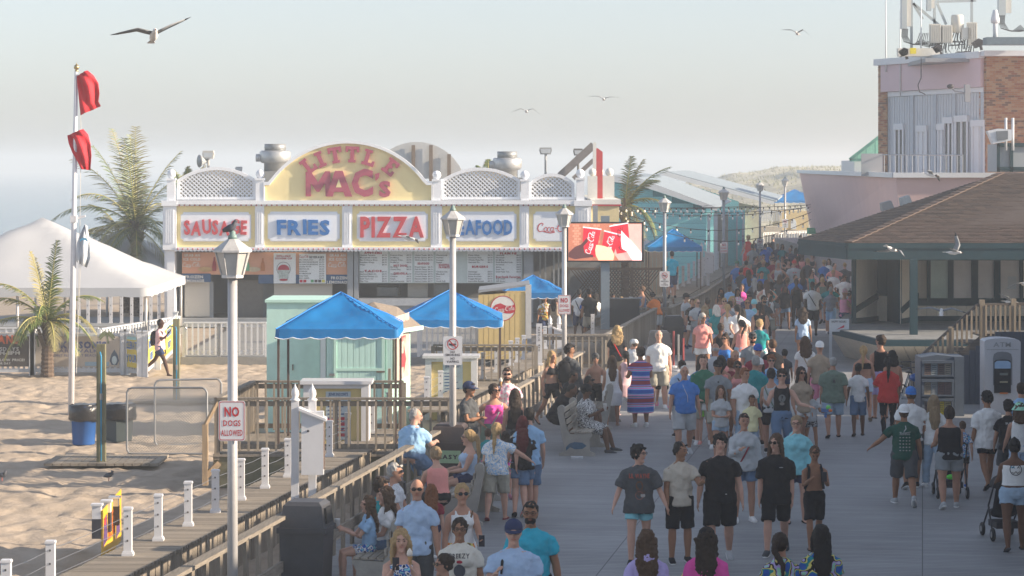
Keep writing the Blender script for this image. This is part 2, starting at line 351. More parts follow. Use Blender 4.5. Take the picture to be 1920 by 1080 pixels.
    # --- face
    if s>55:
        dm=M('dark_eye',(.02,.015,.012),rough=.3,var=0); ey=MB()
        for sd in(-1,1): ey.ell(H(sd*.031,.089,.010),(.014,.006,.0065),8,5)
        ey.build('eye',dm,root,local=True)
        eb=MB()
        for sd in(-1,1): eb.tube([H(sd*.014,.100,.029),H(sd*.033,.095,.034),H(sd*.052,.078,.029)],[.004,.005,.003],5)
        eb.build('eyebrow',M('brow_hair',NAMED['hdark'],var=0),root,local=True)
        lp=MB(); lp.tube([H(-.024,.086,-.054),H(0,.099,-.053),H(.024,.086,-.054)],[(.004,.005),(.006,.009),(.004,.005)],6,ref=(0,0,1))
        lp.build('lips',M('lips_'+skin,tuple(c*q for c,q in zip(SKIN[skin],(.85,.55,.55))),var=0,rough=.5),root,local=True)
    if beard:
        bd=MB(); bd.ell(H(0,.045,-.068),(.066,.062,.050),10,8); RAW.append(('beard',bd,root,M('hair_'+beard,NAMED[beard],rough=.9,bump=.6,bscale=70,var=.3,scale=30),max(vox*.8,.012),-.008,None))
    if glasses:
        g=MB(); gm=M('sunglass',(.008,.008,.01),rough=.12,var=0,spec=.8) if glasses=='sun' else M('spectacle_frame',(.03,.02,.02),rough=.3,var=0)
        for sd in(-1,1):
            c0=H(sd*.034,.100,.012)
            if glasses=='sun': g.tube([c0,c0+RM@Vector((0,-.007,0))],[(.029,.022),(.027,.020)],10,ref=side)
            else:
                ring=[c0+RM@Vector((math.cos(a)*.025,0,math.sin(a)*.019)) for a in[i*math.pi/5 for i in range(11)]]; g.tube(ring,.0028,4,cap=False)
            g.tube([H(sd*.058,.095,.016),H(sd*.080,.06,.016),H(sd*.080,-.01,.012)],.0035,4)
        g.tube([H(-.012,.105,.018),H(.012,.105,.018)],.004,4); g.build('sunglasses' if glasses=='sun' else 'glasses',gm,root,local=True)
    # --- hair
    hs,hc=hair.split(':'); hb=MB(); HM=M('hair_'+hc,NAMED.get(hc,NAMED['hdark']),rough=.72,var=.35,scale=26,bump=.9,bscale=60,stretch=(1,1,.18),spec=.3)
    if hs!='bald':
        hm=.010 if hs in('short','buzz') else .02
        if hs=='buzz': hm=.004
        hb.ell(H(0,-.022,.030),(.079+hm,.092+hm,.098+hm),14,10)
        hb.ell(H(0,-.035,-.01),(.078+hm*.7,.075+hm,.078),12,8)
        if hs in('mop','curly'):
            for i in range(26):
                a=rnd.uniform(0,6.28); e=rnd.uniform(-.1,1.4); q=.085; ff=math.sin(a)*math.cos(e)*q
                if ff>.03 and e<.7: continue
                hb.ell(H(math.cos(a)*math.cos(e)*q,ff-.02,.04+math.sin(e)*.08),rnd.uniform(.026,.036))
        if hs in('short','mop','curly') : hb.tube([H(-.05,.075,.085),H(0,.092,.088),H(.05,.075,.085)],[.016,.022,.016],7)
        if hs in('long','wavy','bob','curlylong'):
            L={'long':.42,'wavy':.36,'bob':.16,'curlylong':.30}[hs]; wd={'curlylong':1.45,'wavy':1.15}.get(hs,1.0)
            pts=[H(0,-.02,.02),H(0,-.055,-.07),T(.52,-.085-(.0)),T(.70-.13-L*.5,-.125*max(1,w*.95)),T(.70-.10-L,-.13*max(1,w*.95))]
            hb.tube(pts,[(.09*wd,.07),(.095*wd,.06),(.11*wd,.045),(.115*wd,.035),(.06*wd,.018)],12,ref=side)
            for sd in(-1,1): hb.tube([H(sd*.07,.0,.04),H(sd*.086,.012,-.03),T(.53,.02,sd*.10),T(.56-L*.7,.085 if female else .06,sd*.10)],[.030*wd,.032*wd,.030*wd,.012],8)
            if hs!='long':
                for i in range(30): 
                    q=rnd.random(); hb.ell(T(.72-q*(L+.08),-.07-.05*q,rnd.uniform(-.10,.10)*wd),rnd.uniform(.022,.038))
        if hs in('bun','topbun'): hb.ell(H(0,-.06,.115) if hs=='topbun' else H(0,-.11,.05),.046)
        if hs in('pony','braid'): hb.tube([H(0,-.08,.05),H(0,-.135,.04),H(.01,-.16,-.05),T(.45,-.16,.02),T(.27,-.15,.03)],[.03,.036,.042,.036,.010],9)
        RAW.append(('hair',hb,root,HM,max(vox*.9,.013),(-.034 if hs in('curly','mop','wavy','curlylong') else -.020),None))
    elif hc!='none':
        hb.ell(H(0,-.035,.0),(.082,.078,.060),12,8); RAW.append(('hair',hb,root,HM,max(vox*.9,.013),-.003,None))
    if hat:
        ht,hcol=hat.split(':'); cm=clothmat(hcol); c=MB(); bk=ht=='capback'
        prof=[H(0,-.012,.018),H(0,-.012,.06),H(0,-.012,.10),H(0,-.012,.128),H(0,-.012,.140)]
        if ht=='beanie' : prof=[H(0,-.012,.0),H(0,-.012,.05),H(0,-.014,.10),H(0,-.02,.135),H(0,-.02,.150)]
        c.tube(prof,[(.096,.114),(.096,.113),(.082,.096),(.050,.058),(.012,.014)],16,ref=side)
        if ht in('cap','capback'):
            sg=-1 if bk else 1; r0=[];r1=[]
            for i in range(9):
                a=math.pi*i/8; r0.append(H(math.cos(a)*.090,-.012+sg*(math.sin(a)*.108),.028)); r1.append(H(math.cos(a)*.080,-.012+sg*(.03+math.sin(a)*.165),.012-.0*i))
            vs=r0+r1+[v+RM@Vector((0,0,.008)) for v in r0+r1]; m=9
            br=MB(); br.add(vs,[(i,i+1,i+1+m,i+m) for i in range(8)]+[(i+2*m,i+3*m,i+1+3*m,i+1+2*m) for i in range(8)]+[(i+m,i+1+m,i+1+3*m,i+3*m) for i in range(8)]); 
            hatob=c.build('cap',cm,root,True,local=True); br.build('brim',cm,hatob,True,local=True)
        elif ht=='bucket':
            c.tube([H(0,-.012,.06),H(0,-.012,-.0)],[(.098,.116),(.150,.165)],16,ref=side,cap=False); c.build('hat',cm,root,True,local=True)
        else: c.build('cap',cm,root,True,local=True)
    # --- clothes
    fit=.020+.006*rnd.random()
    tk,tc=(top.split(':')+[''])[:2]
    if tk!='none':
        t=MB(); lo={'tee':-.10,'polo':-.10,'big':-.17,'long':-.10,'hoodie':-.13,'tank':-.08,'crop':.10,'bikini':.28,'dress':-.42,'vest':-.08,'gown':-.62}[tk]
        ex=fit+(.022 if tk=='big' else .012 if tk in('hoodie','long') else 0)
        if tk in('tank','vest','bikini','crop'): ex=.013
        tt=[]
        for hh,rx,ry,off in[(lo,.163,.118,0)]+[q for q in tr if q[0]>lo+.03 and q[0]<.5]:
            if hh<-.01 : rx,ry=.165,.120
            if tk in('dress','gown') and hh<-.05: rx,ry=(.215,.17)
            if tk in('tee','big','polo','hoodie','long') and hh>.1 and hh<.3: rx=max(rx,.156)
            pt,rr=trr(0,hh,rx,ry,off,ex if hh>-.0 else ex*1.35); 
            if sit and hh<0: continue
            tt.append((pt,rr))
        if tk in('tank','bikini','crop'): tt=tt[:-1]; tt.append(trr(0,.415,.120,.085,0,ex)) ; tt.append((T(.455),(.105,.070)))
        elif tk=='vest': tt.append((T(.475),(.12,.082)))
        else: tt.append((T(.505),(.112,.082))); tt.append((T(.535),(.072,.074)))
        t.tube([q[0] for q in tt],[q[1] for q in tt],16,ref=side)
        if tk in('tank','crop','bikini','vest','dress'):
            for sd in(-1,1): t.tube([T(.40,.098,sd*.08),T(.47,.06,sd*.088),T(.502,.0,sd*.088),T(.47,-.06,sd*.088),T(.40,-.088,sd*.08)],[(.020,.009)]*5 if tk!='vest' else [(.034,.012)]*5,6,ref=side)
        if female:
            for sd in(-1,1): t.ell(T(.335,.088*w,sd*.075),(.066*w+ex*.5))
        if tk in('tee','big','polo','long','hoodie','gown'):
            fr_={'tee':.62,'polo':.62,'big':.85,'long':2,'hoodie':2,'gown':.4}[tk]
            for sd,nm in((-1,'R'),(1,'L')):
                s0,el,wr,d2=J['arm'+nm]; tw=.5+.5*w; ai=s0-side*sd*.06; r=.052*tw+ex*.8
                if fr_==2: t.tube([ai+up*.034,s0+(el-s0)*.1,s0+(el-s0)*.3,el,wr-(wr-el)*.05],[r*.62,r*.9,r,.042*tw+ex,.032+ex*.6],10,ref=(0,1,0))
                else:
                    e=s0+(el-s0)*fr_; t.tube([ai+up*.034,s0+(el-s0)*.1,s0+(el-s0)*fr_*.6,e],[r*.62,r*.92,r+.002,r+.007],10,ref=(0,1,0))
        if tk=='hoodie': t.ell(T(.50,-.085),(.10,.05,.07))
        if tk=='polo': t.tube([T(.525),T(.555,.0)],[(.082,.080),(.072,.072)],14,ref=side)
        nmo={'tee':'shirt','big':'shirt','polo':'polo_shirt','long':'sweater','hoodie':'hoodie','tank':'tank_top','vest':'tank_top','crop':'top','bikini':'top','dress':'dress','gown':'dress'}[tk]
        RAW.append((nmo,t,root,clothmat(tc),max(vox*.95,.012),.034 if tk in('tee','big','polo','long','hoodie') else .008,('print',prnt,T,side,up,fw) if prnt else None))
    bk_,bc=(bot.split(':')+[''])[:2]
    if bk_!='none':
        t=MB(); ex=.016 if bk_ in('leggings','bike','short') else .026
        q=[trr(0,hh,rx,ry,off,ex*.8) for hh,rx,ry,off in[(-.10,.13,.10,0),(-.05,.160,.118,0),(.02,.160,.115,0),(.075,.152,.108,0)]]
        if sit: q=q[1:]
        t.tube([a[0] for a in q],[a[1] for a in q],14,ref=side)
        if bk_=='skirt':
            q2=[trr(0,hh,.17,.125,0,.03-(hh)*.12) for hh in(-.36,-.2,-.05,.05)]; t.tube([a[0] for a in q2],[a[1] for a in q2],16,ref=side)
        else:
            for sd,nm in((-1,'R'),(1,'L')):
                a,kn,an=J['leg'+nm]; tw=.5+.5*w
                fr_={'shorts':.96,'short':.58,'mini':.40,'bike':.75}.get(bk_)
                if fr_:
                    e=a+(kn-a)*fr_; t.tube([a+Vector((0,0,.045)),a+(kn-a)*.3*fr_,a+(kn-a)*.7*fr_,e],[.094*w+ex*.7,.094*w+ex*.6,(.088*w+ex*.55),(.078 if fr_>.7 else .088)*w+ex*(.9 if bk_!='bike' else .1)],12,ref=side)
                else:
                    ex2=ex if bk_=='pants' else .008
                    t.tube([a+Vector((0,0,.04)),a+(kn-a)*.4,kn,kn+(an-kn)*.5,an+(kn-an)*.04],[.092*w+ex*.6,.084*w+ex2,.056*tw+ex2,.048*tw+ex2,.040+ex2],12,ref=side)
        RAW.append(({'skirt':'skirt','pants':'trousers','leggings':'trousers'}.get(bk_,'shorts'),t,root,clothmat(bc),max(vox*.95,.012),.024,None))
    sk_,scol=(shoes.split(':')+[''])[:2]
    if sk_!='none':
        for nm in('R','L'):
            an,fd=J['foot'+nm]; t=MB(); dn=Vector((0,0,1))
            if sk_=='sneak':
                t.tube([an-fd*.07-dn*.03,an-fd*.03-dn*.018,an+fd*.06-dn*.036,an+fd*.15-dn*.048,an+fd*.185-dn*.055],[(.030,.034),(.043,.052),(.048,.042),(.045,.028),(.026,.016)],10,ref=side)
                shoe=t.build('shoe',clothmat(scol),root,True,local=True)
                if s>70:
                    t2=MB(); t2.tube([an-fd*.08-dn*.066,an-fd*.02-dn*.066,an+fd*.10-dn*.068,an+fd*.19-dn*.068],[(.034,.012),(.046,.012),(.050,.012),(.030,.011)],10,ref=side); t2.build('sole',clothmat('white'),shoe,True,local=True)
            else:
                t.tube([an-fd*.08-dn*.066,an-fd*.02-dn*.066,an+fd*.10-dn*.068,an+fd*.19-dn*.068],[(.030,.010),(.042,.010),(.048,.010),(.030,.010)],10,ref=side)
                t.tube([an+fd*.05-dn*.06+side*.045,an+fd*.065-dn*.012,an+fd*.05-dn*.06-side*.045],[(.012,.006)]*3,6)
                t.build('sandal',clothmat(scol),root,True,local=True)
    if scol and sk_=='sneak' and s>95 and 'sock' in (strap or ''):
        for nm in('R','L'):
            a,kn,an=J['leg'+nm]; MB().tube([an,an+(kn-an)*.28],[.045,.050],10).build('sock',clothmat('white'),root,True,local=True)
    if strap and ':' in strap:
        t=MB(); st,sc2=strap.split(':'); pts=[]
        for i in range(13):
            a=2*math.pi*i/12; ux=math.cos(a); pts.append(T(.20+.27*ux*(1 if st!='crossL' else -1),math.sin(a)*(.135*w+.03),ux*.135*w+0))
        t.tube(pts,[(.014,.006)]*13,6,cap=False); t.build('bag_strap',clothmat(sc2),root,True,local=True)
    if pack:
        pm=clothmat(pack); t=MB(); t.tube([T(.02,-.20),T(.10,-.21),T(.30,-.21),T(.42,-.19),T(.46,-.17)],[(.12,.06),(.15,.085),(.15,.085),(.12,.07),(.05,.03)],12,ref=side)
        pk=t.build('backpack',pm,root,True,local=True); t=MB()
        for sd in(-1,1): t.tube([T(.44,-.14,sd*.09),T(.515,-.03,sd*.10),T(.44,.11*w+.02,sd*.105),T(.25,.13*w+.01,sd*.12),T(.10,-.02,sd*.175*w)],[(.024,.007)]*5,6,ref=side)
        t.build('backpack_strap',pm,pk,True,local=True)
    root['_d']=0; del root['_d']
    mw=Matrix.Translation((X,Yp,gz))@Matrix.Rotation(yr,4,'Z')@Matrix.Scale(k,4)
    if hold:
        for kind,hn,lab in hold:
            hc,d2,pr,pn=J['hand'+hn]; held(kind,mw@hc,(mw.to_3x3()@d2).normalized(),(mw.to_3x3()@fw).normalized(),lab,mw,H)
    return root
def held(kind,p,d,f,lab,mw,H):
    upz=Vector((0,0,1))
    if kind=='phone':
        m=MB(); u=f.cross(upz).normalized(); q=p+f*.02; m.beam(q-upz*.06,q+upz*.08,.072,.011,up=f); o=solo('phone',m,M('phone_case',(.03,.03,.04),rough=.2,var=0),lab,'phone')
    elif kind=='cone':
        r=E('ice_cream',p,lab,'ice cream'); q=p+f*.01; m=MB(); m.lathe(q-upz*.03,[(.003,0),(.024,.12)],10); m.build('cone',M('waffle',(.52,.28,.10),bump=.5,bscale=90),r,True)
        m=MB(); m.lathe(q+upz*.09,[(.026,0),(.034,.02),(.028,.05),(.018,.065),(.004,.085)],10); m.build('scoop',M('ice_cream_swirl',(.80,.72,.60),rough=.4),r,True)
    elif kind=='bag':
        r=E('handbag',p-upz*.30,lab,'bag'); m=MB(); m.tube([p-upz*.33,p-upz*.28,p-upz*.16,p-upz*.11],[(.10,.045),(.135,.06),(.12,.05),(.09,.03)],12,ref=f); m.build('pouch',M('leather_'+lab[:5],NAMED['brown'] if 'brown' in lab else NAMED['yellow'] if 'yellow' in lab else NAMED['black'],rough=.5,bump=.2),r,True)
        m=MB(); m.tube([p-upz*.12-f*.09,p+upz*.0-f*.03,p+upz*.0+f*.03,p-upz*.12+f*.09],.010,6); m.build('handle',M('strap_leather',NAMED['brown'],rough=.5),r,True)
    elif kind=='cup':
        m=MB(); m.lathe(p-upz*.05,[(.026,0),(.036,.13),(.038,.135),(.038,.145),(.01,.147)],12); solo('drink_cup',m,M('paper_cup',(.72,.70,.66),rough=.5),lab,'cup',smooth=True)
    elif kind=='gun':
        r=E('toy_gun',p,lab,'toy'); u=f
        m=MB(); m.beam(p-u*.16+upz*.03,p+u*.16+upz*.05,.05,.07); m.beam(p,p-upz*.10-u*.03,.035,.05); m.build('gun_body',M('toy_blue',(.12,.25,.55),rough=.35),r)
        m=MB(); m.ell(p+u*.10+upz*.10,.05); m.build('tank',M('toy_green',(.2,.7,.15),rough=.3),r,True)
        m=MB(); m.lathe(p+u*.16+upz*.05,[(.03,0),(.03,.05),(.014,.09)],8,ax=u); m.build('nozzle',M('toy_orange',(.85,.22,.04),rough=.3),r,True)
def flush_people():
    tc=bpy.data.collections.new('tmp'); COL.children.link(tc); tmp=[]
    for nm,mb,root,mat,vox,wr,post in RAW:
        me=mb.mesh(nm); ob=bpy.data.objects.new('tmp',me); tc.objects.link(ob)
        r=ob.modifiers.new('r','REMESH'); r.mode='VOXEL'; r.voxel_size=vox; r.use_smooth_shade=True
        s_=ob.modifiers.new('s','SMOOTH'); s_.factor=.5; s_.iterations=4 if wr<=0 else 5
        if wr:
            d=ob.modifiers.new('d','DISPLACE'); d.texture=CLOUD if wr>0 else HAIRT; d.strength=abs(wr)*1.4; d.mid_level=.45 if wr>0 else .5; d.texture_coords='LOCAL'
            ob.location=(0,0,0)
        tmp.append(ob)
    dg=bpy.context.evaluated_depsgraph_get(); dg.update(); todo=[]
    for ob,(nm,mb,root,mat,vox,wr,post) in zip(tmp,RAW):
        me=bpy.data.meshes.new_from_object(ob.evaluated_get(dg)); me.name=nm; me.materials.clear(); me.materials.append(mat)
        if not me.polygons: continue
        me.shade_smooth(); o=link(nm,me,mat,root)
        if post: todo.append((o,me,post))
    for ob in tmp:
        m=ob.data; bpy.data.objects.remove(ob); bpy.data.meshes.remove(m)
    bpy.data.collections.remove(tc)
    for o,me,post in todo: do_print(o,me,*post[1:])
def do_print(o,me,prnt,T,side,up,fw):
    bv=BVHTree.FromPolygons([v.co.copy() for v in me.vertices],[tuple(p.vertices) for p in me.polygons])
    for item in prnt:
        kind,face,v0,size,colr=item[:5]; m=MB(); f=fw if face=='F' else -fw; sd=side if face=='F' else -side; fr=Fr(Vector((0,0,0)))
        if kind=='T': text(m,fr,item[5],0,v0,size,bold=.03,width=item[6] if len(item)>6 else None)
        elif kind=='D': disc(m,fr,item[5] if len(item)>5 else 0,v0,size,n=18,ry=item[6] if len(item)>6 else size)
        elif kind=='R': ringf(m,fr,item[5] if len(item)>5 else 0,v0,size*.88,size,n=22)
        elif kind=='S': stroke(m,fr,item[5],size)
        vs=[]; ok=True
        for p in m.v:
            base=T(p[2],0,0); base=base+sd*p[0]+f*.5; h,nn,ii,dd=bv.ray_cast(base,-f,1.0)
            if h is None: ok=False; break
            vs.append(h+f*(.006+item_off(item)))
        if not ok: continue
        mm=MB(); mm.v=[tuple(v) for v in vs]; mm.f=m.f
        mm.build('shirt_print',M('print',colr if isinstance(colr,tuple) else NAMED[colr],rough=.8,var=0),o,local=True)
def item_off(it): return {'T':.004,'S':.005,'R':.003}.get(it[0],.0)
# ---------------------------------------------------------------- ground, sea, boardwalk
def sandmat():
    m,t,b=nt('sand'); L=t.links; tc=N(t,'ShaderNodeTexCoord'); n=N(t,'ShaderNodeTexNoise',i_Scale=1.3,i_Detail=8,i_Roughness=.7); L.new(tc.outputs['Object'],n.inputs['Vector'])
    cr=N(t,'ShaderNodeValToRGB'); e=cr.color_ramp.elements; e[0].position=.3; e[0].color=(.38,.31,.235,1); e[1].position=.7; e[1].color=(.53,.44,.345,1)
    L.new(n.outputs[0],cr.inputs[0]); L.new(cr.outputs[0],b.inputs['Base Color']); b.inputs['Roughness'].default_value=.95; b.inputs['Specular IOR Level'].default_value=.1
    n2=N(t,'ShaderNodeTexNoise',i_Scale=7,i_Detail=8,i_Roughness=.75); L.new(tc.outputs['Object'],n2.inputs['Vector']); bp=N(t,'ShaderNodeBump'); bp.inputs['Strength'].default_value=.7; bp.inputs['Distance'].default_value=.05
    L.new(n2.outputs[0],bp.inputs['Height']); L.new(bp.outputs[0],b.inputs['Normal']); return m
SAND=sandmat()
def vnoise(x,y,seed):
    xi=np.floor(x).astype(int); yi=np.floor(y).astype(int); xf=x-xi; yf=y-yi; xf=xf*xf*(3-2*xf); yf=yf*yf*(3-2*yf)
    def h(a,b): v=np.sin(a*127.1+b*311.7+seed*74.7)*43758.5453; return v-np.floor(v)
    return (h(xi,yi)*(1-xf)+h(xi+1,yi)*xf)*(1-yf)+(h(xi,yi+1)*(1-xf)+h(xi+1,yi+1)*xf)*yf
def grid(name,xs,ys,zf,mat,kind='structure'):
    X,Y=np.meshgrid(xs,ys); Z=zf(X,Y); nx=len(xs); ny=len(ys); V=np.stack([X,Y,Z],-1).reshape(-1,3)
    i=np.arange(nx*ny).reshape(ny,nx); Fc=np.stack([i[:-1,:-1],i[:-1,1:],i[1:,1:],i[1:,:-1]],-1).reshape(-1,4)
    me=bpy.data.meshes.new(name); me.vertices.add(len(V)); me.vertices.foreach_set('co',V.ravel()); me.loops.add(len(Fc)*4); me.loops.foreach_set('vertex_index',Fc.ravel())
    me.polygons.add(len(Fc)); me.polygons.foreach_set('loop_start',np.arange(0,len(Fc)*4,4)); me.update(calc_edges=True); me.validate(); me.shade_smooth()
    return tag(link(name,me,mat),kind=kind)
xs=np.concatenate([np.linspace(-950,-60,14),np.linspace(-55,-21,20),np.arange(-20,-1,.095),np.linspace(-.5,60,22),np.linspace(80,950,12)])
ys=np.concatenate([np.linspace(-40,28,8),np.arange(29,82,.12),np.linspace(83,160,60),np.linspace(170,2550,30)])
def sandz(X,Y):
    x0=X-.154*Y; d=np.clip((-x0-34)/16,0,1); z=-.22-1.25*d-np.clip((-x0-50)/60,0,1)*2
    near=np.clip((84-Y)/6,0,1)*np.clip((X+21)/2,0,1)*np.clip((Y-28)/3,0,1)
    b=(vnoise(X*.8,Y*.8,1)-.5)*.03+(vnoise(X*2.6,Y*1.6,2)-.5)*.02+(vnoise(X*4.2,Y*2.6,3)-.5)*.045+(vnoise(X*8.5,Y*6.5,8)-.5)*.055
    f=vnoise(X*3.3+5,Y*2.6,6); b-=.05*np.clip((f-.68)/.2,0,1)
    z=z+b*near
    z=np.where(x0>-9.3,np.minimum(z,-.14),z)
    return z
grid('sand',xs,ys,sandz,SAND)
m,t,b=nt('sea'); b.inputs['Base Color'].default_value=(.20,.27,.30,1); b.inputs['Roughness'].default_value=.25
n=N(t,'ShaderNodeTexNoise',i_Scale=.6,i_Detail=6); bp=N(t,'ShaderNodeBump'); bp.inputs['Strength'].default_value=.6; bp.inputs['Distance'].default_value=.5; tc=N(t,'ShaderNodeTexCoord'); t.links.new(tc.outputs['Object'],n.inputs[0]); t.links.new(n.outputs[0],bp.inputs['Height']); t.links.new(bp.outputs[0],b.inputs['Normal'])
me=MB().add([(bw(-50,-40),-40,-1.3),(bw(-50,2540),2540,-1.3),(-940,2540,-1.3),(-940,-40,-1.3)],[(0,1,2,3)]).build('sea',m); tag(me,kind='structure')
# boardwalk surface
def deckmat():
    m,t,b=nt('boardwalk_planks'); L=t.links; tc=N(t,'ShaderNodeTexCoord'); mp=N(t,'ShaderNodeMapping'); mp.inputs['Rotation'].default_value=(0,0,R(8.75)); L.new(tc.outputs['Object'],mp.inputs[0])
    br=N(t,'ShaderNodeTexBrick',offset=0.0); br.inputs['Scale'].default_value=1; br.inputs['Brick Width'].default_value=4.4; br.inputs['Row Height'].default_value=.14; br.inputs['Mortar Size'].default_value=.009; br.inputs['Mortar Smooth'].default_value=.3
    br.inputs['Color1'].default_value=(.26,.265,.268,1); br.inputs['Color2'].default_value=(.31,.313,.312,1); br.inputs['Mortar'].default_value=(.09,.09,.09,1); L.new(mp.outputs[0],br.inputs['Vector'])
    n=N(t,'ShaderNodeTexNoise',i_Scale=.35,i_Detail=7,i_Roughness=.6); L.new(tc.outputs['Object'],n.inputs['Vector']); mx=N(t,'ShaderNodeMix',data_type='RGBA',blend_type='MULTIPLY'); mx.inputs[0].default_value=1
    mr=N(t,'ShaderNodeMapRange'); mr.inputs[1].default_value=.3; mr.inputs[2].default_value=.7; mr.inputs[3].default_value=.74; mr.inputs[4].default_value=1.2; L.new(n.outputs[0],mr.inputs[0])
    mp2=N(t,'ShaderNodeMapping'); mp2.inputs['Rotation'].default_value=(0,0,R(8.75)); mp2.inputs['Scale'].default_value=(.8,14,1); L.new(tc.outputs['Object'],mp2.inputs[0])
    n3=N(t,'ShaderNodeTexNoise',i_Scale=1,i_Detail=5); L.new(mp2.outputs[0],n3.inputs['Vector']); mr3=N(t,'ShaderNodeMapRange'); mr3.inputs[3].default_value=.86; mr3.inputs[4].default_value=1.14; L.new(n3.outputs[0],mr3.inputs[0])
    mu=N(t,'ShaderNodeMath',operation='MULTIPLY'); L.new(mr.outputs[0],mu.inputs[0]); L.new(mr3.outputs[0],mu.inputs[1])
    L.new(br.outputs[0],mx.inputs[6]); L.new(mu.outputs[0],mx.inputs[7]); L.new(mx.outputs[2],b.inputs['Base Color']); b.inputs['Roughness'].default_value=.62; b.inputs['Specular IOR Level'].default_value=.35
    bp=N(t,'ShaderNodeBump'); bp.inputs['Strength'].default_value=.35; bp.inputs['Distance'].default_value=.004; L.new(br.outputs[1],bp.inputs['Height']); bp.invert=True; L.new(bp.outputs[0],b.inputs['Normal']); return m
mb=MB(); mb.prism([(bw(-8.75,Y),Y,0) for Y in(14,620)]+[(bw(16,Y),Y,0) for Y in(620,14)],(0,0,-.12)); tag(mb.build('boardwalk',deckmat()),kind='structure')
# dune beyond, far right
def dz(X,Y): return -.3+np.clip(1-((X-48)/36)**2,0,1)**1.2*5.6*np.clip((Y-215)/70,0,1)*np.clip((520-Y)/120,0,1)+(vnoise(X*.25,Y*.1,4)-.5)*.9*np.clip((Y-215)/70,0,1)
grid('dune',np.linspace(12,90,90),np.linspace(215,520,90),dz,M('dune_grass',(.47,.44,.33),rough=.95,var=.5,scale=.6,bump=.8,bscale=6))
rn=random.Random(3); mb=MB()
for i in range(4200):
    x=rn.uniform(13,62); y=rn.uniform(222,420); z=float(dz(np.array([[x]]),np.array([[y]]))[0,0]); h=rn.uniform(.15,.4); a=rn.uniform(-.3,.3); mb.add([(x-.12,y,z-.1),(x+.12,y,z-.1),(x+a,y+a,z+h)],[(0,1,2)])
tag(mb.build('beach_grass',M('beach_grass',(.45,.44,.30),var=.4,scale=.3),fix=False),kind='stuff')
# ---------------------------------------------------------------- raised plank walk with posts, left
WOOD=wood('weathered',(.27,.235,.19),'x'); WOODZ=wood('weathered',(.29,.25,.20),'z'); WOODY=wood('weathered',(.25,.22,.18),'y'); WOODW=wood('warm',(.34,.25,.16),'z')
VIN=M('white_vinyl',(.66,.66,.67),rough=.35,var=.05,scale=3,bump=.05); CABLE=M('cable_steel',(.35,.35,.35),metal=.8,rough=.4,var=0)
def plank_walk(y0,y1,label,z=.5,xa=-10.72,xb=-9.88):
    root=E('plank_walk',(bw(xa,y0),y0,0),label,'walkway'); ys_=np.arange(y0,y1,.145); n=len(ys_)
    pieces('plank',WOOD,root,[(bw(xa,y)+rn.uniform(-.012,.012),bw(xb,y)+rn.uniform(0,.02),y,y+.137,z-.04,z+rn.uniform(-.002,.003)) for y in ys_])
    me=MB().box(-.5,.5,-.5,.5,-.5,.5).mesh('wall_board'); me.materials.append(WOODZ); org=ORG[root.name]
    for y in ys_:
        o=bpy.data.objects.new('wall_board',me); COL.objects.link(o); o.parent=root; h=z-.042; o.location=Vector((bw(xb-.06,y+.07)+rn.uniform(-.006,.006),y+.07,h/2-.12))-org; o.scale=(.025,.132,h+.24-rn.uniform(0,.02)); o.rotation_euler=(0,0,-R(8.75))
    m=MB(); m.beam((bw(xa+.05,y0),y0,z-.14),(bw(xa+.05,y1),y1,z-.14),.05,.18); m.beam((bw(xb-.2,y0),y0,z-.14),(bw(xb-.2,y1),y1,z-.14),.05,.18); m.build('joist',WOODY,root)
    return root
plank_walk(30,51.5,'long raised grey plank walk with white posts at the bottom left of the sand')
plank_walk(55.5,74,'raised grey plank walk with white posts behind the wooden ramp landing')
pm=MB(); pm.box(-.052,.052,-.052,.052,.0,.60); pm.box(-.075,.075,-.075,.075,0,.035); pm.box(-.066,.066,-.066,.066,.035,.055); pm.box(-.062,.062,-.062,.062,.60,.622); pm.prism([(-.055,-.055,.622),(.055,-.055,.622),(.055,.055,.622),(-.055,.055,.622)],(0,0,.012))
PME=pm.mesh('post'); PME.materials.append(VIN)
hb_=MB()
for z in(.2,.36,.52): hb_.box(-.010,.010,-.056,-.0525,z-.012,z+.012)
HME=hb_.mesh('cable_eye'); HME.materials.append(M('eyelet',(.08,.08,.08),var=0))
def posts(pts,z,lab,group,h=.634,cable=True):
    prev=None
    for i,(x,y) in enumerate(pts):
        p=Vector((x,y,z)); r=E('bollard_post',p,lab[i] if isinstance(lab,list) else lab,'post',group)
        o=link('post',PME,None,r); o.scale=(1,1,h/.634); e=link('cable_eye',HME,None,o)
        if prev is not None and cable:
            m=MB()
            for q in(.2,.36,.52): m.tube([prev+Vector((0,0,q)),(prev+p)/2+Vector((0,0,q-.015)),p+Vector((0,0,q))],.004,4)
            m.build('cable',CABLE,r)
        prev=p
def rowpts(xs_,z,k): return [((x-960)*(F*(CH-z)/(k*(1730-x)))/F,F*(CH-z)/(k*(1730-x))) for x in xs_]
px=[12,95,240,297,353,404,452,497,540,618,652]
posts(rowpts(px,.5,.491),.5,['white cabled post, '+q for q in('bottom left corner of the photo','second from the bottom left corner','just right of the yellow poster stand','next to the yellow poster, right','third right of the yellow poster','fourth right of the yellow poster','right beside the near lamp pole','first past the near lamp pole','left of the white display box','first right of the white display box','last before the ramp landing railing')],'white vinyl posts along the near plank walk')
px=[697,730,800,826,868,890,906,931,958,970,982,1010,1022]
posts(rowpts(px,.5,.486),.5,['white cabled post, '+q for q in('behind the ramp rail under the mint hut','short one behind the ramp rail near the poster wall','left of the no smoking sign pole','at the no smoking sign pole','right of the no smoking sign','second right of the no smoking sign','third right of the no smoking sign, below the blue canopy','in front of the soda hut left edge','in front of the soda hut middle','in front of the soda hut right half','at the soda hut right corner','left of the avenue name post','beside the avenue name post')],'white vinyl posts along the second plank walk')
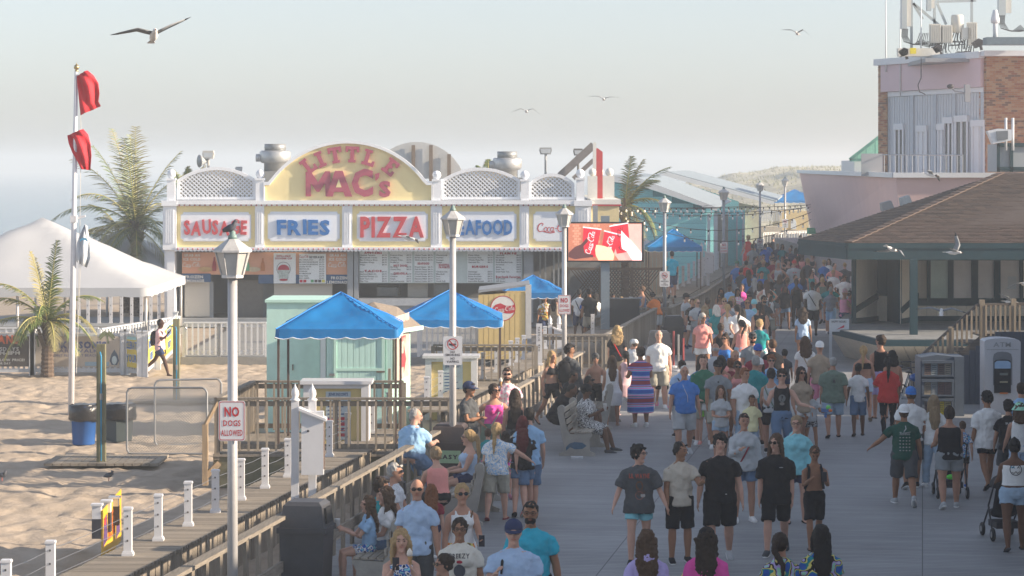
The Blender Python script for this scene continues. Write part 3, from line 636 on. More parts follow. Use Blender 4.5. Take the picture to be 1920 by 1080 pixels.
# second wooden walk past the avenue
r=E('plank_walk',(1.6,80,0),'raised grey plank walk right of the avenue name post','walkway')
pts=[A(1030,672,78),A(1168,600,92)]
ysx=np.arange(77.5,93,.22)
pieces('plank',WOOD,r,[(bw(-10.3,y),bw(-9.2,y),y,y+.205,.46,.5) for y in ysx])
pieces('wall_board',WOODZ,r,[(bw(-9.22,y)+.0,bw(-9.22,y)+.03,y,y+.2,-.1,.455) for y in ysx])
posts([(bw(-9.9,y),y) for y in(80,83.5,87,90.5)],.5,['white far walk post, '+q for q in('nearest of the four right of the near no dogs sign','second of the four right of the no dogs sign','third of the four right of the no dogs sign','farthest of the four, left of the screen pole')],'white posts on the walk by the screen pole')
r=E('plank_walk',(5.5,100,0),'high board sided walk rising beside the string lights','walkway')
ysx=np.arange(95,125,.3)
pieces('plank',WOOD,r,[(bw(-9.6,y),bw(-8.5,y),y,y+.28,.86,.9) for y in ysx]); pieces('wall_board',M('pale_boards',(.52,.46,.37),rough=.85,var=.2,scale=3,stretch=(14,14,1),rnd=.1),r,[(bw(-8.52,y),bw(-8.52,y)+.03,y,y+.28,-.1,.855) for y in ysx])
posts([(bw(-9.3,y),y) for y in(96,98.5,101,103.5,106,108.5,111,113.5,116,118.5,121,123.5)],.9,['white post by the board sided walk, %s'%q for q in('nearest of the rising row','second of the rising row','third of the rising row','fourth of the rising row','fifth of the rising row','sixth of the rising row','seventh of the rising row','fifth from the far end','fourth from the far end','third from the far end','second from the far end','farthest of the rising row')],'white posts on the board sided walk',h=.8)
# ---------------------------------------------------------------- wooden rails
def baluster_rail(P,label,h=1.0,z=0.0,step=.16,name='wooden_railing',mat=None,matr=None,post=2.2,two=False,cat='railing',mid=False,wb=.038,mirr=None,group=None):
    mat=mat or WOODZ; matr=matr or WOODY; P=[Vector(p) for p in P]; root=E(name,P[0],label,cat,group); org=ORG[root.name]
    bm_=MB().box(-.5,.5,-.5,.5,0,1).mesh('baluster'); bm_.materials.append(mat); pm_=MB().box(-.5,.5,-.5,.5,0,1).mesh('post'); pm_.materials.append(mat)
    for a,b in zip(P[:-1],P[1:]):
        d=b-a; L_=d.length; ang=math.atan2(d.y,d.x)
        m=MB(); m.beam(a+Vector((0,0,h)),b+Vector((0,0,h)),.13,.04); m.build('top_rail',matr,root)
        m=MB(); m.beam(a+Vector((0,0,h-.09)),b+Vector((0,0,h-.09)),.035,.09); m.beam(a+Vector((0,0,.14)),b+Vector((0,0,.14)),.035,.09); m.build('side_rail',matr,root)
        k=int(L_/step)
        for i in range(k):
            p=a+d*((i+.5)/k); nrm=Vector((d.y,-d.x,0)).normalized()*.036
            o=bpy.data.objects.new('baluster',bm_); COL.objects.link(o); o.parent=root; o.location=p+nrm+Vector((0,0,.06))-org; o.scale=(wb,wb,h-.085); o.rotation_euler=(0,0,ang)
        k=max(1,round(L_/post))
        for i in range(k+1):
            p=a+d*(i/k); o=bpy.data.objects.new('post',pm_); COL.objects.link(o); o.parent=root; o.location=p-Vector((0,0,.1))-org; o.scale=(.09,.09,h+.078); o.rotation_euler=(0,0,ang)
    return root
def open_rail(y0,y1,x0,label):       # boardwalk rail with two long boards and flat slats
    root=E('boardwalk_railing',(bw(x0,y0),y0,0),label,'railing'); org=ORG[root.name]
    m=MB(); m.beam((bw(x0,y0),y0,.98),(bw(x0,y1),y1,.98),.15,.05); m.build('top_rail',WOODY,root)
    m=MB(); m.beam((bw(x0+.03,y0),y0,.34),(bw(x0+.03,y1),y1,.34),.04,.14); m.build('lower_rail',WOODY,root)
    me=MB().box(-.5,.5,-.5,.5,0,1).mesh('slat'); me.materials.append(WOODZ)
    y=y0
    while y<y1:
        o=bpy.data.objects.new('slat',me); COL.objects.link(o); o.parent=root; o.location=Vector((bw(x0-.03,y),y,-.05))-org; o.scale=(.04,.13,1.0); o.rotation_euler=(0,0,-R(8.75)); y+=.62
open_rail(29,46.8,-8.43,'weathered boardwalk railing beside the near benches, ending at the ramp')
open_rail(50.5,66,-8.43,'weathered boardwalk railing behind the group at the middle bench')
zl=.4
y1_=48.0; y2_=51.8
def LX(x,Y): return (x-960)*Y/F
baluster_rail([(LX(407,y1_),y1_,zl),(LX(850,y1_),y1_,zl)],'long front wooden railing of the ramp landing')
baluster_rail([(LX(475,y2_),y2_,zl),(LX(757,y2_),y2_,zl)],'rear wooden railing of the ramp landing under the blue canopy')
baluster_rail([(LX(407,y1_),y1_+.05,zl),(LX(475,y2_),y2_-.05,zl)],'short end railing on the left side of the ramp landing',step=.15)
root=E('ramp_landing',(LX(407,y1_),y1_,0),'wooden ramp landing floor in front of the mint hut','landing')
pieces('plank',WOODY,root,[(x,x+.135,y1_-.06,y2_+.1,zl-.04,zl-.002*(i%2)) for i,x in enumerate(np.arange(LX(400,y1_),LX(868,y1_),.14))])
m=MB(); m.box(LX(400,y1_),LX(868,y1_),y1_-.02,y1_+.03,-.2,zl-.045); m.build('fascia_board',M('green_timber',(.16,.15,.09),var=.2),root)
m=MB(); m.beam((LX(386,y1_),y1_-.1,-.15),(LX(386,y1_),y1_-.1,.95),.1,.1); m.build('corner_post',WOODW,root); m=MB(); m.beam((LX(386,y1_),y1_-.1,.93),(LX(408,y1_),y1_,1.35),.1,.05); m.build('end_rail',WOODW,root); m=MB(); m.beam((LX(386,y1_),y1_-.12,.0),(LX(412,y1_),y1_-.05,.25),.05,.1); m.build('brace',WOODW,root)
# second landing near the avenue
y3=63.0
baluster_rail([(LX(812,y3),y3,.35),(LX(1005,y3),y3,.35)],'wooden railing of the second ramp below the soda hut')
baluster_rail([(LX(1012,70),70,.2),(LX(1160,70),70,.2)],'wooden railing behind the group by the bench, left of the screen pole',h=.95)
baluster_rail([(bw(-8.6,72),72,0),(bw(-8.6,90),90,0)],'weathered railing in front of the avenue name post',step=.2)
baluster_rail([(LX(1165,86),86,0),(LX(1262,86),86,0)],'grey post and rail barrier in front of the orange shirt man',h=1.0,step=.5)
baluster_rail([(LX(1255,86),86,0),(bw(-7.9,96),96,0),(bw(-8.3,128),128,0)],'far railing running away beside the crowd',step=.25)
baluster_rail([(LX(1430,170),170,0),(LX(1530,176),176,0)],'pale far railing behind the crowd by the dune',h=1.3,step=.35,mat=M('pale_rail',(.5,.48,.45)),matr=M('pale_rail',(.5,.48,.45)))
# ---------------------------------------------------------------- snack bar with the arched sign
YF=95.0
def fr_at(Y): return Fr(Vector((0,Y,0)))
def u(x,Y=YF): return (x-960)*Y/F
def v(y,Y=YF): return CH-(y-HZ)*Y/F
FR=fr_at(YF)
TRIM=M('white_trim',(.78,.80,.83),rough=.5,var=.06,scale=2,bump=.1); YEL=M('cream_yellow',(.82,.69,.36),rough=.6,var=.05,scale=1.5); SIGNW=M('sign_white',(.76,.80,.86),rough=.4,var=.04)
RED=M('letter_red',(.52,.055,.07),rough=.4,var=.08); BLU=M('letter_blue',(.015,.14,.42),rough=.4,var=.08); PLUM=M('letter_plum',(.40,.085,.13),rough=.45,var=.08); DARK=M('dark_interior',(.05,.055,.06),var=.3,scale=1)
BULB=M('red_bulb',(.35,.03,.05),rough=.3,var=.1); GREYP=M('grey_panel',(.27,.29,.31),var=.1); SHUT=M('shutter',(.55,.52,.46),var=.06,bump=.3,scale=3,stretch=(.2,.2,14))
B=E('snack_bar',(u(690),YF,0),'cream and white snack bar with a big arched name sign and menu boards','building')
def pbox(name,x0,x1,y0,y1,w0,w1,mat,parent=B,Y=YF):      # box from photo columns and rows, w towards the camera
    m=MB(); m.box(u(x0,Y),u(x1,Y),Y-w1,Y-w0,v(y1,Y),v(y0,Y)); return m.build(name,mat,parent)
pbox('roof_deck',310,1150,376,384,-9,-.35,GREYP)
pbox('back_wall',312,1150,384,620,-9.2,-9,GREYP); pbox('side_wall',308,316,384,620,-9,-.05,TRIM)
# cornices and dots
pbox('cornice',318,1108,375.5,383,-.1,.32,TRIM); pbox('cornice',318,1108,383,386,-.1,.24,TRIM)
pbox('lower_cornice',330,1080,463,468,-.1,.26,TRIM)
bm_=MB(); bm_.ell((0,0,0),.028,8,5); bme=bm_.mesh('bulb',smooth=True); bme.materials.append(BULB)
for row,(yy,x0,x1,st,ww) in enumerate([(384.5,338,1078,9.6,.26),(466.5,335,1078,9.4,.28)]):
    x=x0
    while x<x1:
        o=bpy.data.objects.new('bulb',bme); COL.objects.link(o); o.parent=B; o.location=FR(u(x),v(yy),ww)-ORG[B.name]; x+=st
# scalloped under edge
m=MB(); x=332
while x<1080:
    disc(m,FR,u(x),v(467.5),.07,w=.22,n=10,a0=math.pi,a1=2*math.pi); x+=7
m2=MB()
for f in m.f:
    m2.prism([m.v[i] for i in f],(0,-.03,0))
m2.build('scallop_edge',TRIM,B)
# frieze panels and pilasters
panels=[(332,479),(496,642),(661,808),(829,974),(992,1078)]
for a,b in panels: pbox('frieze_panel',a,b,386,463,.0,.10,YEL)
for a,b in [(479,496),(642,661),(808,829),(974,992)]:
    p=pbox('pilaster',a,b,386,463,.0,.18,TRIM)
    for k in range(3):
        c=a+(b-a)*(.28+.22*k); pbox('flute',c-.9,c+.9,392,456,.18,.205,TRIM,p)
for a,b in [(307,332),(1078,1108)]:
    p=pbox('end_pilaster',a,b,386,468,-1.2,.24,TRIM)
    for k in range(4): c=a+(b-a)*(.25+.17*k); pbox('flute',c-.9,c+.9,392,456,.24,.265,TRIM,p)
    pbox('end_pilaster_cap',a-2,b+2,376,386,-1.3,.34,TRIM)
def notched(x0,x1,y0,y1,n=5):
    P=[]; cs=[(x0,y0,0),(x1,y0,1),(x1,y1,2),(x0,y1,3)]
    for cx,cy,q in cs:
        a0={0:90,1:180,2:270,3:0}[q]; sx=1 if cx==x0 else -1; sy=1 if cy==y0 else -1; arc=[]
        for i in range(6):
            a=R(90*i/5); arc.append((cx+sx*n*math.cos(a),cy+sy*n*math.sin(a)))
        if q in(0,2): arc=arc[::-1]
        P+=arc
    return P
for (x0,x1,y0,y1) in [(341,470,399,451),(504,636,398,451),(671,801,398,451),(838,967,398,451),(1001,1077,398,451)]:
    m=MB(); m.prism([FR(u(x),v(y),.10) for x,y in notched(x0-1.5,x1+1.5,y0-1.5,y1+1.5)],(0,-.03,0)); pe=m.build('sign_border',TRIM,B)
    m=MB(); m.prism([FR(u(x),v(y),.13) for x,y in notched(x0,x1,y0,y1)],(0,-.035,0)); m.build('sign_board',SIGNW,pe)
def word(s,x0,x1,yc,hpx,mat,bold=.07,jig=0,lab=None,tops=None):
    n=len(s); ws=[glyph(c,bold)[4]-glyph(c,bold)[3] for c in s]; tot=sum(ws)+.10*(n-1); W_=(x1-x0); sx=W_/(tot*hpx); x=x0
    for i,(c,wd) in enumerate(zip(s,ws)):
        m=MB(); jy=(math.sin(i*2.1)*jig); put_glyph(m,FR,c,u(x+wd*hpx*sx/2),v(yc+jy),hpx*YF/F*(1+.0*i),sx,bold,.055-.004*(i%3),.172-.002*(i%2),rot=R(jig*1.6*math.sin(i*3.7+1)))
        m.build('letter',mat,B,fix=True); x+=(wd+.10)*hpx*sx
word('SAUSAGE',346,464,426,25,RED,.05,2.0); word('FRIES',520,619,425.5,26,BLU,.055,1.0); word('PIZZA',676,795,425,36,RED,.055); word('SEAFOOD',847,961,426,26,BLU,.05,.6)
m=MB(); script_logo(m,FR,u(1041),v(427),70*YF/F,w=.17); m.build('script_lettering',RED,B,fix=False)
# main arch
def arcpts(x0,x1,yb,yp,n=24,p=2.0): 
    cx=(x0+x1)/2; a=(x1-x0)/2; return [(cx-a*math.cos(math.pi*i/n),yb-(yb-yp)*math.sin(math.pi*i/n)**.9) for i in range(n+1)]
def circ(x0,x1,yb,yp,n=26):      # circular segment through ends and peak
    a=(x1-x0)/2; h=yb-yp; r=(a*a+h*h)/(2*h); cx=(x0+x1)/2; cy=yp+r; t=math.asin(min(1,a/r)); return [(cx+r*math.sin(-t+2*t*i/n),cy-r*math.cos(-t+2*t*i/n)) for i in range(n+1)]
outer=[(495,376),(495,341),(503,341)]+circ(508,797,336,263.5)+[(803,341),(811,341),(811,376)]
inner=[(497,376),(497,347),(506,347)]+circ(512,793,340,269)+[(800,347),(809,347),(809,376)]
m=MB(); m.prism([FR(u(x),v(y),.0) for x,y in inner],(0,-.14,0)); arch=m.build('arch_panel',YEL,B)
m=MB(); k=len(outer); V=[FR(u(x),v(y),w) for w in(-.10,.24) for x,y in outer]+[FR(u(x),v(y),w) for w in(-.10,.24) for x,y in inner]
m.add(V,[(i,i+1,i+1+k,i+k) for i in range(k-1)]+[(i+2*k,i+3*k,i+1+3*k,i+1+2*k) for i in range(k-1)]+[(i+k,i+1+k,i+1+3*k,i+3*k) for i in range(k-1)]+[(i,i+2*k,i+1+2*k,i+1) for i in range(k-1)]); m.build('arch_trim',TRIM,B)
SLAB={'L':[(0,0),(.78,0),(.78,.36),(.64,.36),(.60,.20),(.38,.20),(.38,.82),(.50,.82),(.50,1),(0,1),(0,.82),(.13,.82),(.13,.18),(0,.18)],
 'I':[(0,0),(.5,0),(.5,.18),(.375,.18),(.375,.82),(.5,.82),(.5,1),(0,1),(0,.82),(.125,.82),(.125,.18),(0,.18)],
 'T':[(.20,0),(.66,0),(.66,.17),(.555,.17),(.555,.80),(.68,.80),(.70,.64),(.86,.64),(.86,1),(0,1),(0,.64),(.16,.64),(.18,.80),(.305,.80),(.305,.17),(.20,.17)],
 'E':[(0,0),(.80,0),(.80,.36),(.64,.36),(.60,.19),(.38,.19),(.38,.42),(.52,.42),(.52,.60),(.38,.60),(.38,.81),(.58,.81),(.62,.66),(.78,.66),(.78,1),(0,1),(0,.82),(.13,.82),(.13,.18),(0,.18)]}
SLN=[0]
def slab(ch,xc,yc,h,rot,sx=1.0):
    SLN[0]+=1
    P=SLAB[ch]; wd=max(p[0] for p in P); c,s_=math.cos(R(rot)),math.sin(R(rot)); q=[]
    for a,b in P: a=(a-wd/2)*h*sx; b=(b-.5)*h; q.append(FR(u(xc+a*c-b*s_),v(yc-(a*s_+b*c)),.16))
    m=MB(); m.prism(q,(0,-.055-.003*SLN[0],0)); m.build('letter',PLUM,B)
for ch,x,y,rt in [('L',579,310,38),('I',601,299,24),('T',629,291,9),('T',661,289.5,-3),('L',693,296,-17),('E',733,313,-38)]: slab(ch,x,y,30,rt,1.0)
MP=[(0,0),(.20,0),(.20,.52),(.42,.18),(.52,.18),(.74,.52),(.76,0),(1,0),(.93,1),(.74,1),(.475,.55),(.20,.98),(0,.98)]
q=[FR(u(574+a*49),v(368-b*47),.16) for a,b in MP]; m=MB(); m.prism(q,(0,-.07,0)); m.build('letter',PLUM,B)
AO=[(0,0),(.24,0),(.30,.18),(.66,.18),(.72,0),(1,0),(.63,1),(.33,1)]; q=[FR(u(613+a*48),v(368.4-b*48),.155) for a,b in AO]; m=MB(); m.prism(q,(0,-.11,0)); lt=m.build('letter',PLUM,B)
q=[FR(u(613+a*48),v(368.4-b*48),.266) for a,b in((.37,.36),(.59,.36),(.48,.68))]; m=MB(); m.prism(q,(0,-.004,0)); m.build('letter_counter',YEL,lt)
for ch,x,y,hh,wd,q in [('C',680,342,46,40,.085),('S',722,354,27,22,.081)]:
    m=MB(); g=glyph(ch,.07); put_glyph(m,FR,ch,u(x),v(y),hh*YF/F,wd/((g[4]-g[3])*hh),.07,q,.15); m.build('letter',PLUM,B)
m=MB(); m.prism([FR(u(a),v(b),.152) for a,b in((704,326),(712,324),(711,333),(705,339))],(0,-.12,0)); m.build('letter',PLUM,B)
# lattice arches
def lattice(x0,x1,yb,ys_,yp):
    m=MB(); c=circ(x0,x1,ys_,yp,16); P=[(x0,yb)]+c+[(x1,yb)]; Pi=[(x0+5,yb-5)]+circ(x0+5,x1-5,ys_+4,yp+6,16)+[(x1-5,yb-5)]; k=len(P)
    for w0,w1 in((.0,.12),):
        V=[FR(u(x),v(y),w) for w in(w0,w1) for x,y in P]+[FR(u(x),v(y),w) for w in(w0,w1) for x,y in Pi]
        m.add(V,[f for i in range(k) for j in[(i+1)%k] for f in((i,j,j+k,i+k),(i+2*k,i+3*k,j+3*k,j+2*k),(i+k,j+k,j+3*k,i+3*k),(i,i+2*k,j+2*k,j))])
    fr_=m.build('lattice_frame',TRIM,B)
    m=MB(); m.prism([FR(u(x),v(y),-.10) for x,y in Pi],(0,.02,0)); m.build('lattice_backing',M('lattice_back',(.50,.45,.36),var=.1),B)
    cxx=(x0+x1)/2; a=(x1-x0)/2-4; h=ys_+4-(yp+6); rr=(a*a+h*h)/(2*h); cy=yp+6+rr
    def top(x): return cy-math.sqrt(max(0,rr*rr-(x-cxx)**2))
    def ins(x,y): return x0+4<x<x1-4 and y<yb-4 and y>top(x)-.5
    lm=MB().box(-.5,.5,-.5,.5,-.5,.5).mesh('lattice_strip'); lm.materials.append(TRIM)
    for sgn,ww in((1,.02),(-1,.045)):
        s0=x0-120
        while s0<x1+120:
            seg=[]
            t=0
            while t<110:
                x=s0+sgn*t; y=yb-4-t*.92
                if ins(x,y): seg.append((x,y))
                t+=1.5
            if len(seg)>2:
                a_=FR(u(seg[0][0]),v(seg[0][1]),ww); b_=FR(u(seg[-1][0]),v(seg[-1][1]),ww); d=b_-a_
                o=bpy.data.objects.new('lattice_strip',lm); COL.objects.link(o); o.parent=fr_; o.location=(a_+b_)/2-ORG[B.name]; o.scale=(d.length,.022,.045); o.rotation_euler=(0,-math.atan2(d.z,d.x),0)
            s0+=8.2
lattice(333,480,374,337,313); lattice(828,975,374,337,314); lattice(992,1077,374,344,325)
for x,yt in[(322,336),(488,336),(819,338),(984,338),(1088,335)]:
    p=pbox('parapet_post',x-7.5,x+7.5,yt,376,-.12,.22,TRIM); pbox('post_cap',x-9,x+9,yt-2,yt+2,-.16,.26,TRIM,p)
    m=MB(); m.ell(FR(u(x),v(yt-10),.05),.155,14,10); m.lathe(FR(u(x),v(yt-1),.05),[(.10,0),(.06,.05),(.05,.08)],10); m.build('ball_finial',TRIM,p,True)
# menu level
pbox('soffit',330,1080,468.6,470,-6,-.05,GREYP)
PEACH=M('poster_peach',(.66,.33,.20),rough=.5,var=.06); NAVYP=M('poster_navy',(.03,.09,.20),rough=.5); PW=M('poster_white',(.72,.76,.77),rough=.5,var=.04); INK=M('ink_dark',(.05,.05,.06),var=0); WINK=M('ink_white',(.75,.74,.70),var=0); RINK=M('ink_red',(.40,.02,.05),var=0)
bb=pbox('beverage_banner',338,650,474,516,-.6,-.52,PEACH); pbox('banner_band',338,392,514,530,-.6,-.51,NAVYP,bb); pbox('banner_band',482,650,516,533,-.6,-.505,NAVYP,bb)
F2=Fr(Vector((0,YF+.5,0))); YB=YF+.5
def t2(s,x,y,h,mat,parent,width=None,bold=.05,al='c',w=.0): m=MB(); text(m,F2,s,u(x,YB),v(y,YB),h*YB/F,width*YB/F if width else None,bold,0,w,align=al); return m.build('lettering',mat,parent,fix=False)
for x in(360,633): t2('GRAB AN',x,478.5,4.8,WINK,bb,30,w=.03); t2('ICE COLD',x,486,4.8,WINK,bb,32,w=.03); m=MB(); script_logo(m,F2,u(x-1,YB),v(496.5,YB),34*YB/F,w=.03); m.build('script_lettering',WINK,bb,fix=False)
t2('FROZEN',364,519,5.2,WINK,bb,34,w=.03); t2('LEMONADE',363,526.5,5.2,WINK,bb,40,w=.03); t2('FROZEN',636,521,5.2,WINK,bb,30,w=.03); t2('LEMONAD',632,529,5.2,WINK,bb,38,w=.03)
for x,mt,h in((402,(.3,.02,.03),26),(464,(.16,.45,.25),22),(493,(.45,.16,.05),24),(475,(.55,.45,.3),5),(385,(.5,.33,.15),7)):
    m=MB(); 
    if h>10:
        for q,(a,b) in enumerate([(0,3.6),(.3,4.2),(.55,3.4),(.75,1.6),(1,1.4)]):
            pass
        P=[(-3.6,0),(3.6,0),(4,.35*h),(3.2,.6*h),(1.4,.8*h),(1.4,h),(-1.4,h),(-1.4,.8*h),(-3.2,.6*h),(-4,.35*h)]; m.add([F2(u(x+a,YB),v(508-b,YB),.035) for a,b in P],[tuple(range(10))])
    else: disc(m,F2,u(x,YB),v(505,YB),.26,w=.03,ry=.09)
    m.build('bottle_picture',M('pic%d'%x,mt,var=.2,scale=9),bb,fix=False)
# cup poster and price board
cp=pbox('cup_poster',511,552.5,475.5,532.5,-.49,-.44,PW); t2('REFILLABLE',532,480,3.2,RINK,cp,26,w=.07); t2('SOUVENIR CUP',532,484.5,3.2,RINK,cp,32,w=.07)
m=MB(); P=[(-8,494),(8,494),(6.5,-2),(-6.5,-2)]; m.add([F2(u(532+a,YB),v(b,YB),.075) for a,b in((-10,507),(10,507),(8,526),(-8,526))],[(3,2,1,0)]); m.build('cup_picture',M('cup_pic',(.45,.52,.5),var=.6,scale=7),cp,fix=False)
m=MB(); disc(m,F2,u(532,YB),v(506,YB),.21,w=.08,ry=.19,a0=0,a1=math.pi); disc(m,F2,u(532,YB),v(524.5,YB),.15,w=.08,ry=.04); m.build('cup_picture',RINK,cp,fix=False)
m=MB(); ringf(m,F2,u(532,YB),v(504,YB),.235,.25,w=.072); m.build('cup_handle_picture',INK,cp,fix=False)
pb=pbox('price_board',559,609.5,476.5,532.5,-.49,-.44,PW); m=MB(); script_logo(m,F2,u(570,YB),v(481,YB),18*YB/F,w=.07); m.build('script_lettering',RINK,pb,fix=False); t2('BEVERAGES',594,482,4,INK,pb,27,w=.07)
for i,s_ in enumerate(['20oz COCA-COLA','MD FOUNTAIN BEVERAGE','LG FOUNTAIN BEVERAGE','DASANI WATER','SMARTWATER','POWERADE','VITAMINWATER','GOLD PEAK','BODY ARMOR']):
    t2(s_,561,487+i*4.3,2.3,INK,pb,min(35,len(s_)*1.9),.03,'l',.07); t2('$4.75' if i%2 else '$5.25',608,487+i*4.3,2.3,INK,pb,9,.03,'r',.07)
for i,c in enumerate([(.5,.03,.05),(.5,.03,.05),(.75,.75,.75),(.1,.35,.15),(.12,.1,.1),(.05,.05,.05),(.65,.6,.1)]): pbox('drink_square',560+i*7,565.5+i*7,525.5,530.5,-.44,-.43,M('sq%d'%i,c,var=0),pb)
# menu wall
mw_=pbox('menu_board',672,980,471,532,-.6,-.5,M('menu_pale',(.5,.58,.57),rough=.4,var=.05)); rn=random.Random(5)
cols=[(673,726),(730,772),(776,812),(816,852),(878-2,924),(928,978)]
HEAD={0:[('APPETIZERS',474),('TACOS',508)],1:[('HOT DOGS',498),('QUESADILLA',512.5)],2:[('SEAFOOD',494)],3:[('BOARDWALK',496.5),('FAVORITES',501)],4:[('BURGERS',500)],5:[('PLAIN PIE',475)]}
ROW={0:['Chicken Tenders','Mozzarella Sticks','Mac N Cheese Bites','Boneless Wings','Wings',None,None,'Beef Taco (2)','Seafood Mahi (2)','Seafood Shrimp (2)','Beef Taco (2)','Plus Tax'],1:['French Fries','Sm Md Lg','Cheese Fries','Sm Md Lg',None,'Hot Dog','Cheese Dog',None,'Cheese','Chicken','Steak','Seafood Supreme'],
 2:['Chicken Tender','Buffalo Chicken','Chicken Ranch',None,None,'Fried Clams','Fish & Chips','Crabcake Sandwich','Fried Shrimp','Coconut Shrimp','Blackened Mahi','Seafood Combo'],3:['Cheesesteak','Italian','Sausage','Pepper',None,None,None,'Chicken Sub','Meatball','Parm','Gyro','Steak Sub'],
 4:['Plain Slice','Gourmet Slice','Whole Plain Pie','Gourmet Pie',None,None,None,'Hamburger','Cheeseburger','Bacon Avocado','Veggie Burger','Impossible Burger'],5:['Lemonade','Flavored','Sm Md Lg','Small Bottled Soda','Powerade','Juice','Iced Tea','Gold Peak Tea',None,None,'Ask Staff','All Sizes']}
for ci,(a,b) in enumerate(cols):
    c=pbox('menu_column',a,b,472,530.5,-.5,-.47,PW,mw_)
    for hd,yy in HEAD[ci]: t2(hd,(a+b)/2,yy,3.6,RINK,c,(b-a)*.62,.08,w=.05)
    for i,s_ in enumerate(ROW[ci]):
        if s_: yy=478.5+i*4.4; t2(s_,a+2,yy,2.5,INK,c,min((b-a)*.62,len(s_)*1.9),.03,'l',.05); t2('$%d.75'%rn.choice([9,10,14,16]),b-1,yy,2.3,INK,c,8.5,.03,'r',.05)
m=MB(); text(m,F2,"Boardwalk Favorites",u(953,YB),v(519,YB),4*YB/F,46*YB/F,.06,w=.05); m.build('lettering',RINK,mw_,fix=False)
# openings
pbox('grey_column',650,661,470,600,-.8,-.3,GREYP); pbox('grey_column',663,671,470,600,-.8,-.3,GREYP); pbox('grey_column',982,1000,470,605,-.8,-.3,GREYP)
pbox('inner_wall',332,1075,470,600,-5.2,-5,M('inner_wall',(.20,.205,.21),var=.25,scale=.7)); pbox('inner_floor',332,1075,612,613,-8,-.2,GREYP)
pbox('roll_shutter',341,388,530,596,-.9,-.8,SHUT); pbox('roll_shutter',510,620,534,600,-.9,-.8,SHUT); pbox('roll_shutter',762,800,533,560,-1.3,-1.2,SHUT)
pbox('door_leaf',388,395,530,606,-.95,-.85,GREYP); pbox('door_leaf',425,482,531,606,-2.6,-2.5,M('steel_door',(.28,.27,.26),metal=.3,rough=.4)); pbox('door_leaf',483,509,531,606,-2.2,-2.1,GREYP)
pbox('counter',672,985,560,573,-.9,.0,M('steel_counter',(.45,.47,.50),metal=.4,rough=.35)); pbox('counter_front',672,985,573,612,-.85,-.1,GREYP)
pbox('kick_wall',338,670,598,612,-.9,-.3,GREYP)
pbox('pizza_oven',700,740,545,561,-4,-2.5,M('oven_steel',(.25,.26,.27),metal=.7,rough=.3)); pbox('warming_case',810,850,538,561,-3,-2,M('oven_steel',(.25,.26,.27),metal=.7,rough=.3)); pbox('white_post',314,328,468,610,-.5,.1,TRIM)
pbox('light_tube',495,570,469.6,471.4,-.5,-.38,M('tube_warm',(.8,.75,.6),emit=.6,var=0)); pbox('light_tube',1008,1055,469.6,471.6,-.9,-.7,M('tube_warm2',(.8,.7,.5),emit=.7,var=0))
for x in(1012,1022,1038,1047): pbox('corner_stile',x,x+3,472,615,-1.4,-1.2,GREYP)
# right hand side of the building
SW=M('side_white',(.74,.72,.66),rough=.5,var=.05)
XR=u(1108); 
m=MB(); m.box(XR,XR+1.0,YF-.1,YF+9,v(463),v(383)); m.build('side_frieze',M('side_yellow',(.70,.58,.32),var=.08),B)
m=MB(); m.box(XR,XR+1.06,YF-.16,YF+9.05,v(383),v(374)); m.build('side_cornice',SW,B)
m=MB(); m.box(XR,XR+1.08,YF-.17,YF+9.06,v(386),v(383.5)); m.build('side_stripe',RED,B)
for i,(x,yy,Yd,rr) in enumerate([(1111,322,96.5,.14),(1125,322,99,.15),(1143,322,101,.16)]):
    m=MB(); m.box(u(x-9,Yd),u(x+9,Yd),Yd,Yd+.3,v(376,Yd),v(330,Yd)); p=m.build('parapet_post',SW,B); m=MB(); m.ell((u(x,Yd),Yd+.15,v(323,Yd)),rr,12,9); m.build('ball_finial',SW,p,True)
Yd=97.5; m=MB(); m.box(u(1112,Yd),u(1118,Yd),Yd,Yd+.3,v(372,Yd),v(267,Yd)); m.build('fin_edge',SW,B)
m=MB(); m.add([(u(1118,Yd),Yd,v(372,Yd)),(u(1130,Yd),Yd,v(372,Yd)),(u(1130,Yd),Yd,v(285,Yd)),(u(1121,Yd),Yd,v(278,Yd)),(u(1118,Yd),Yd,v(278,Yd))],[(0,1,2,3,4)]); m2=MB(); m2.prism(m.v,(0,.25,0)); m2.build('red_fin_sign',M('fin_red',(.55,.06,.06),rough=.4),B)
m=MB(); m.beam((u(1050,98),98,v(330,98)),(u(1113,98),98,v(272,98)),.06,.28); m.build('fin_brace',M('grey_timber',(.22,.20,.19),var=.2),B)
m=MB(); m.beam((u(1075,98.2),98.2,v(335,98)),(u(1113,98.2),98.2,v(300,98)),.06,.16); m.build('fin_brace',M('grey_timber',(.22,.20,.19),var=.2),B)
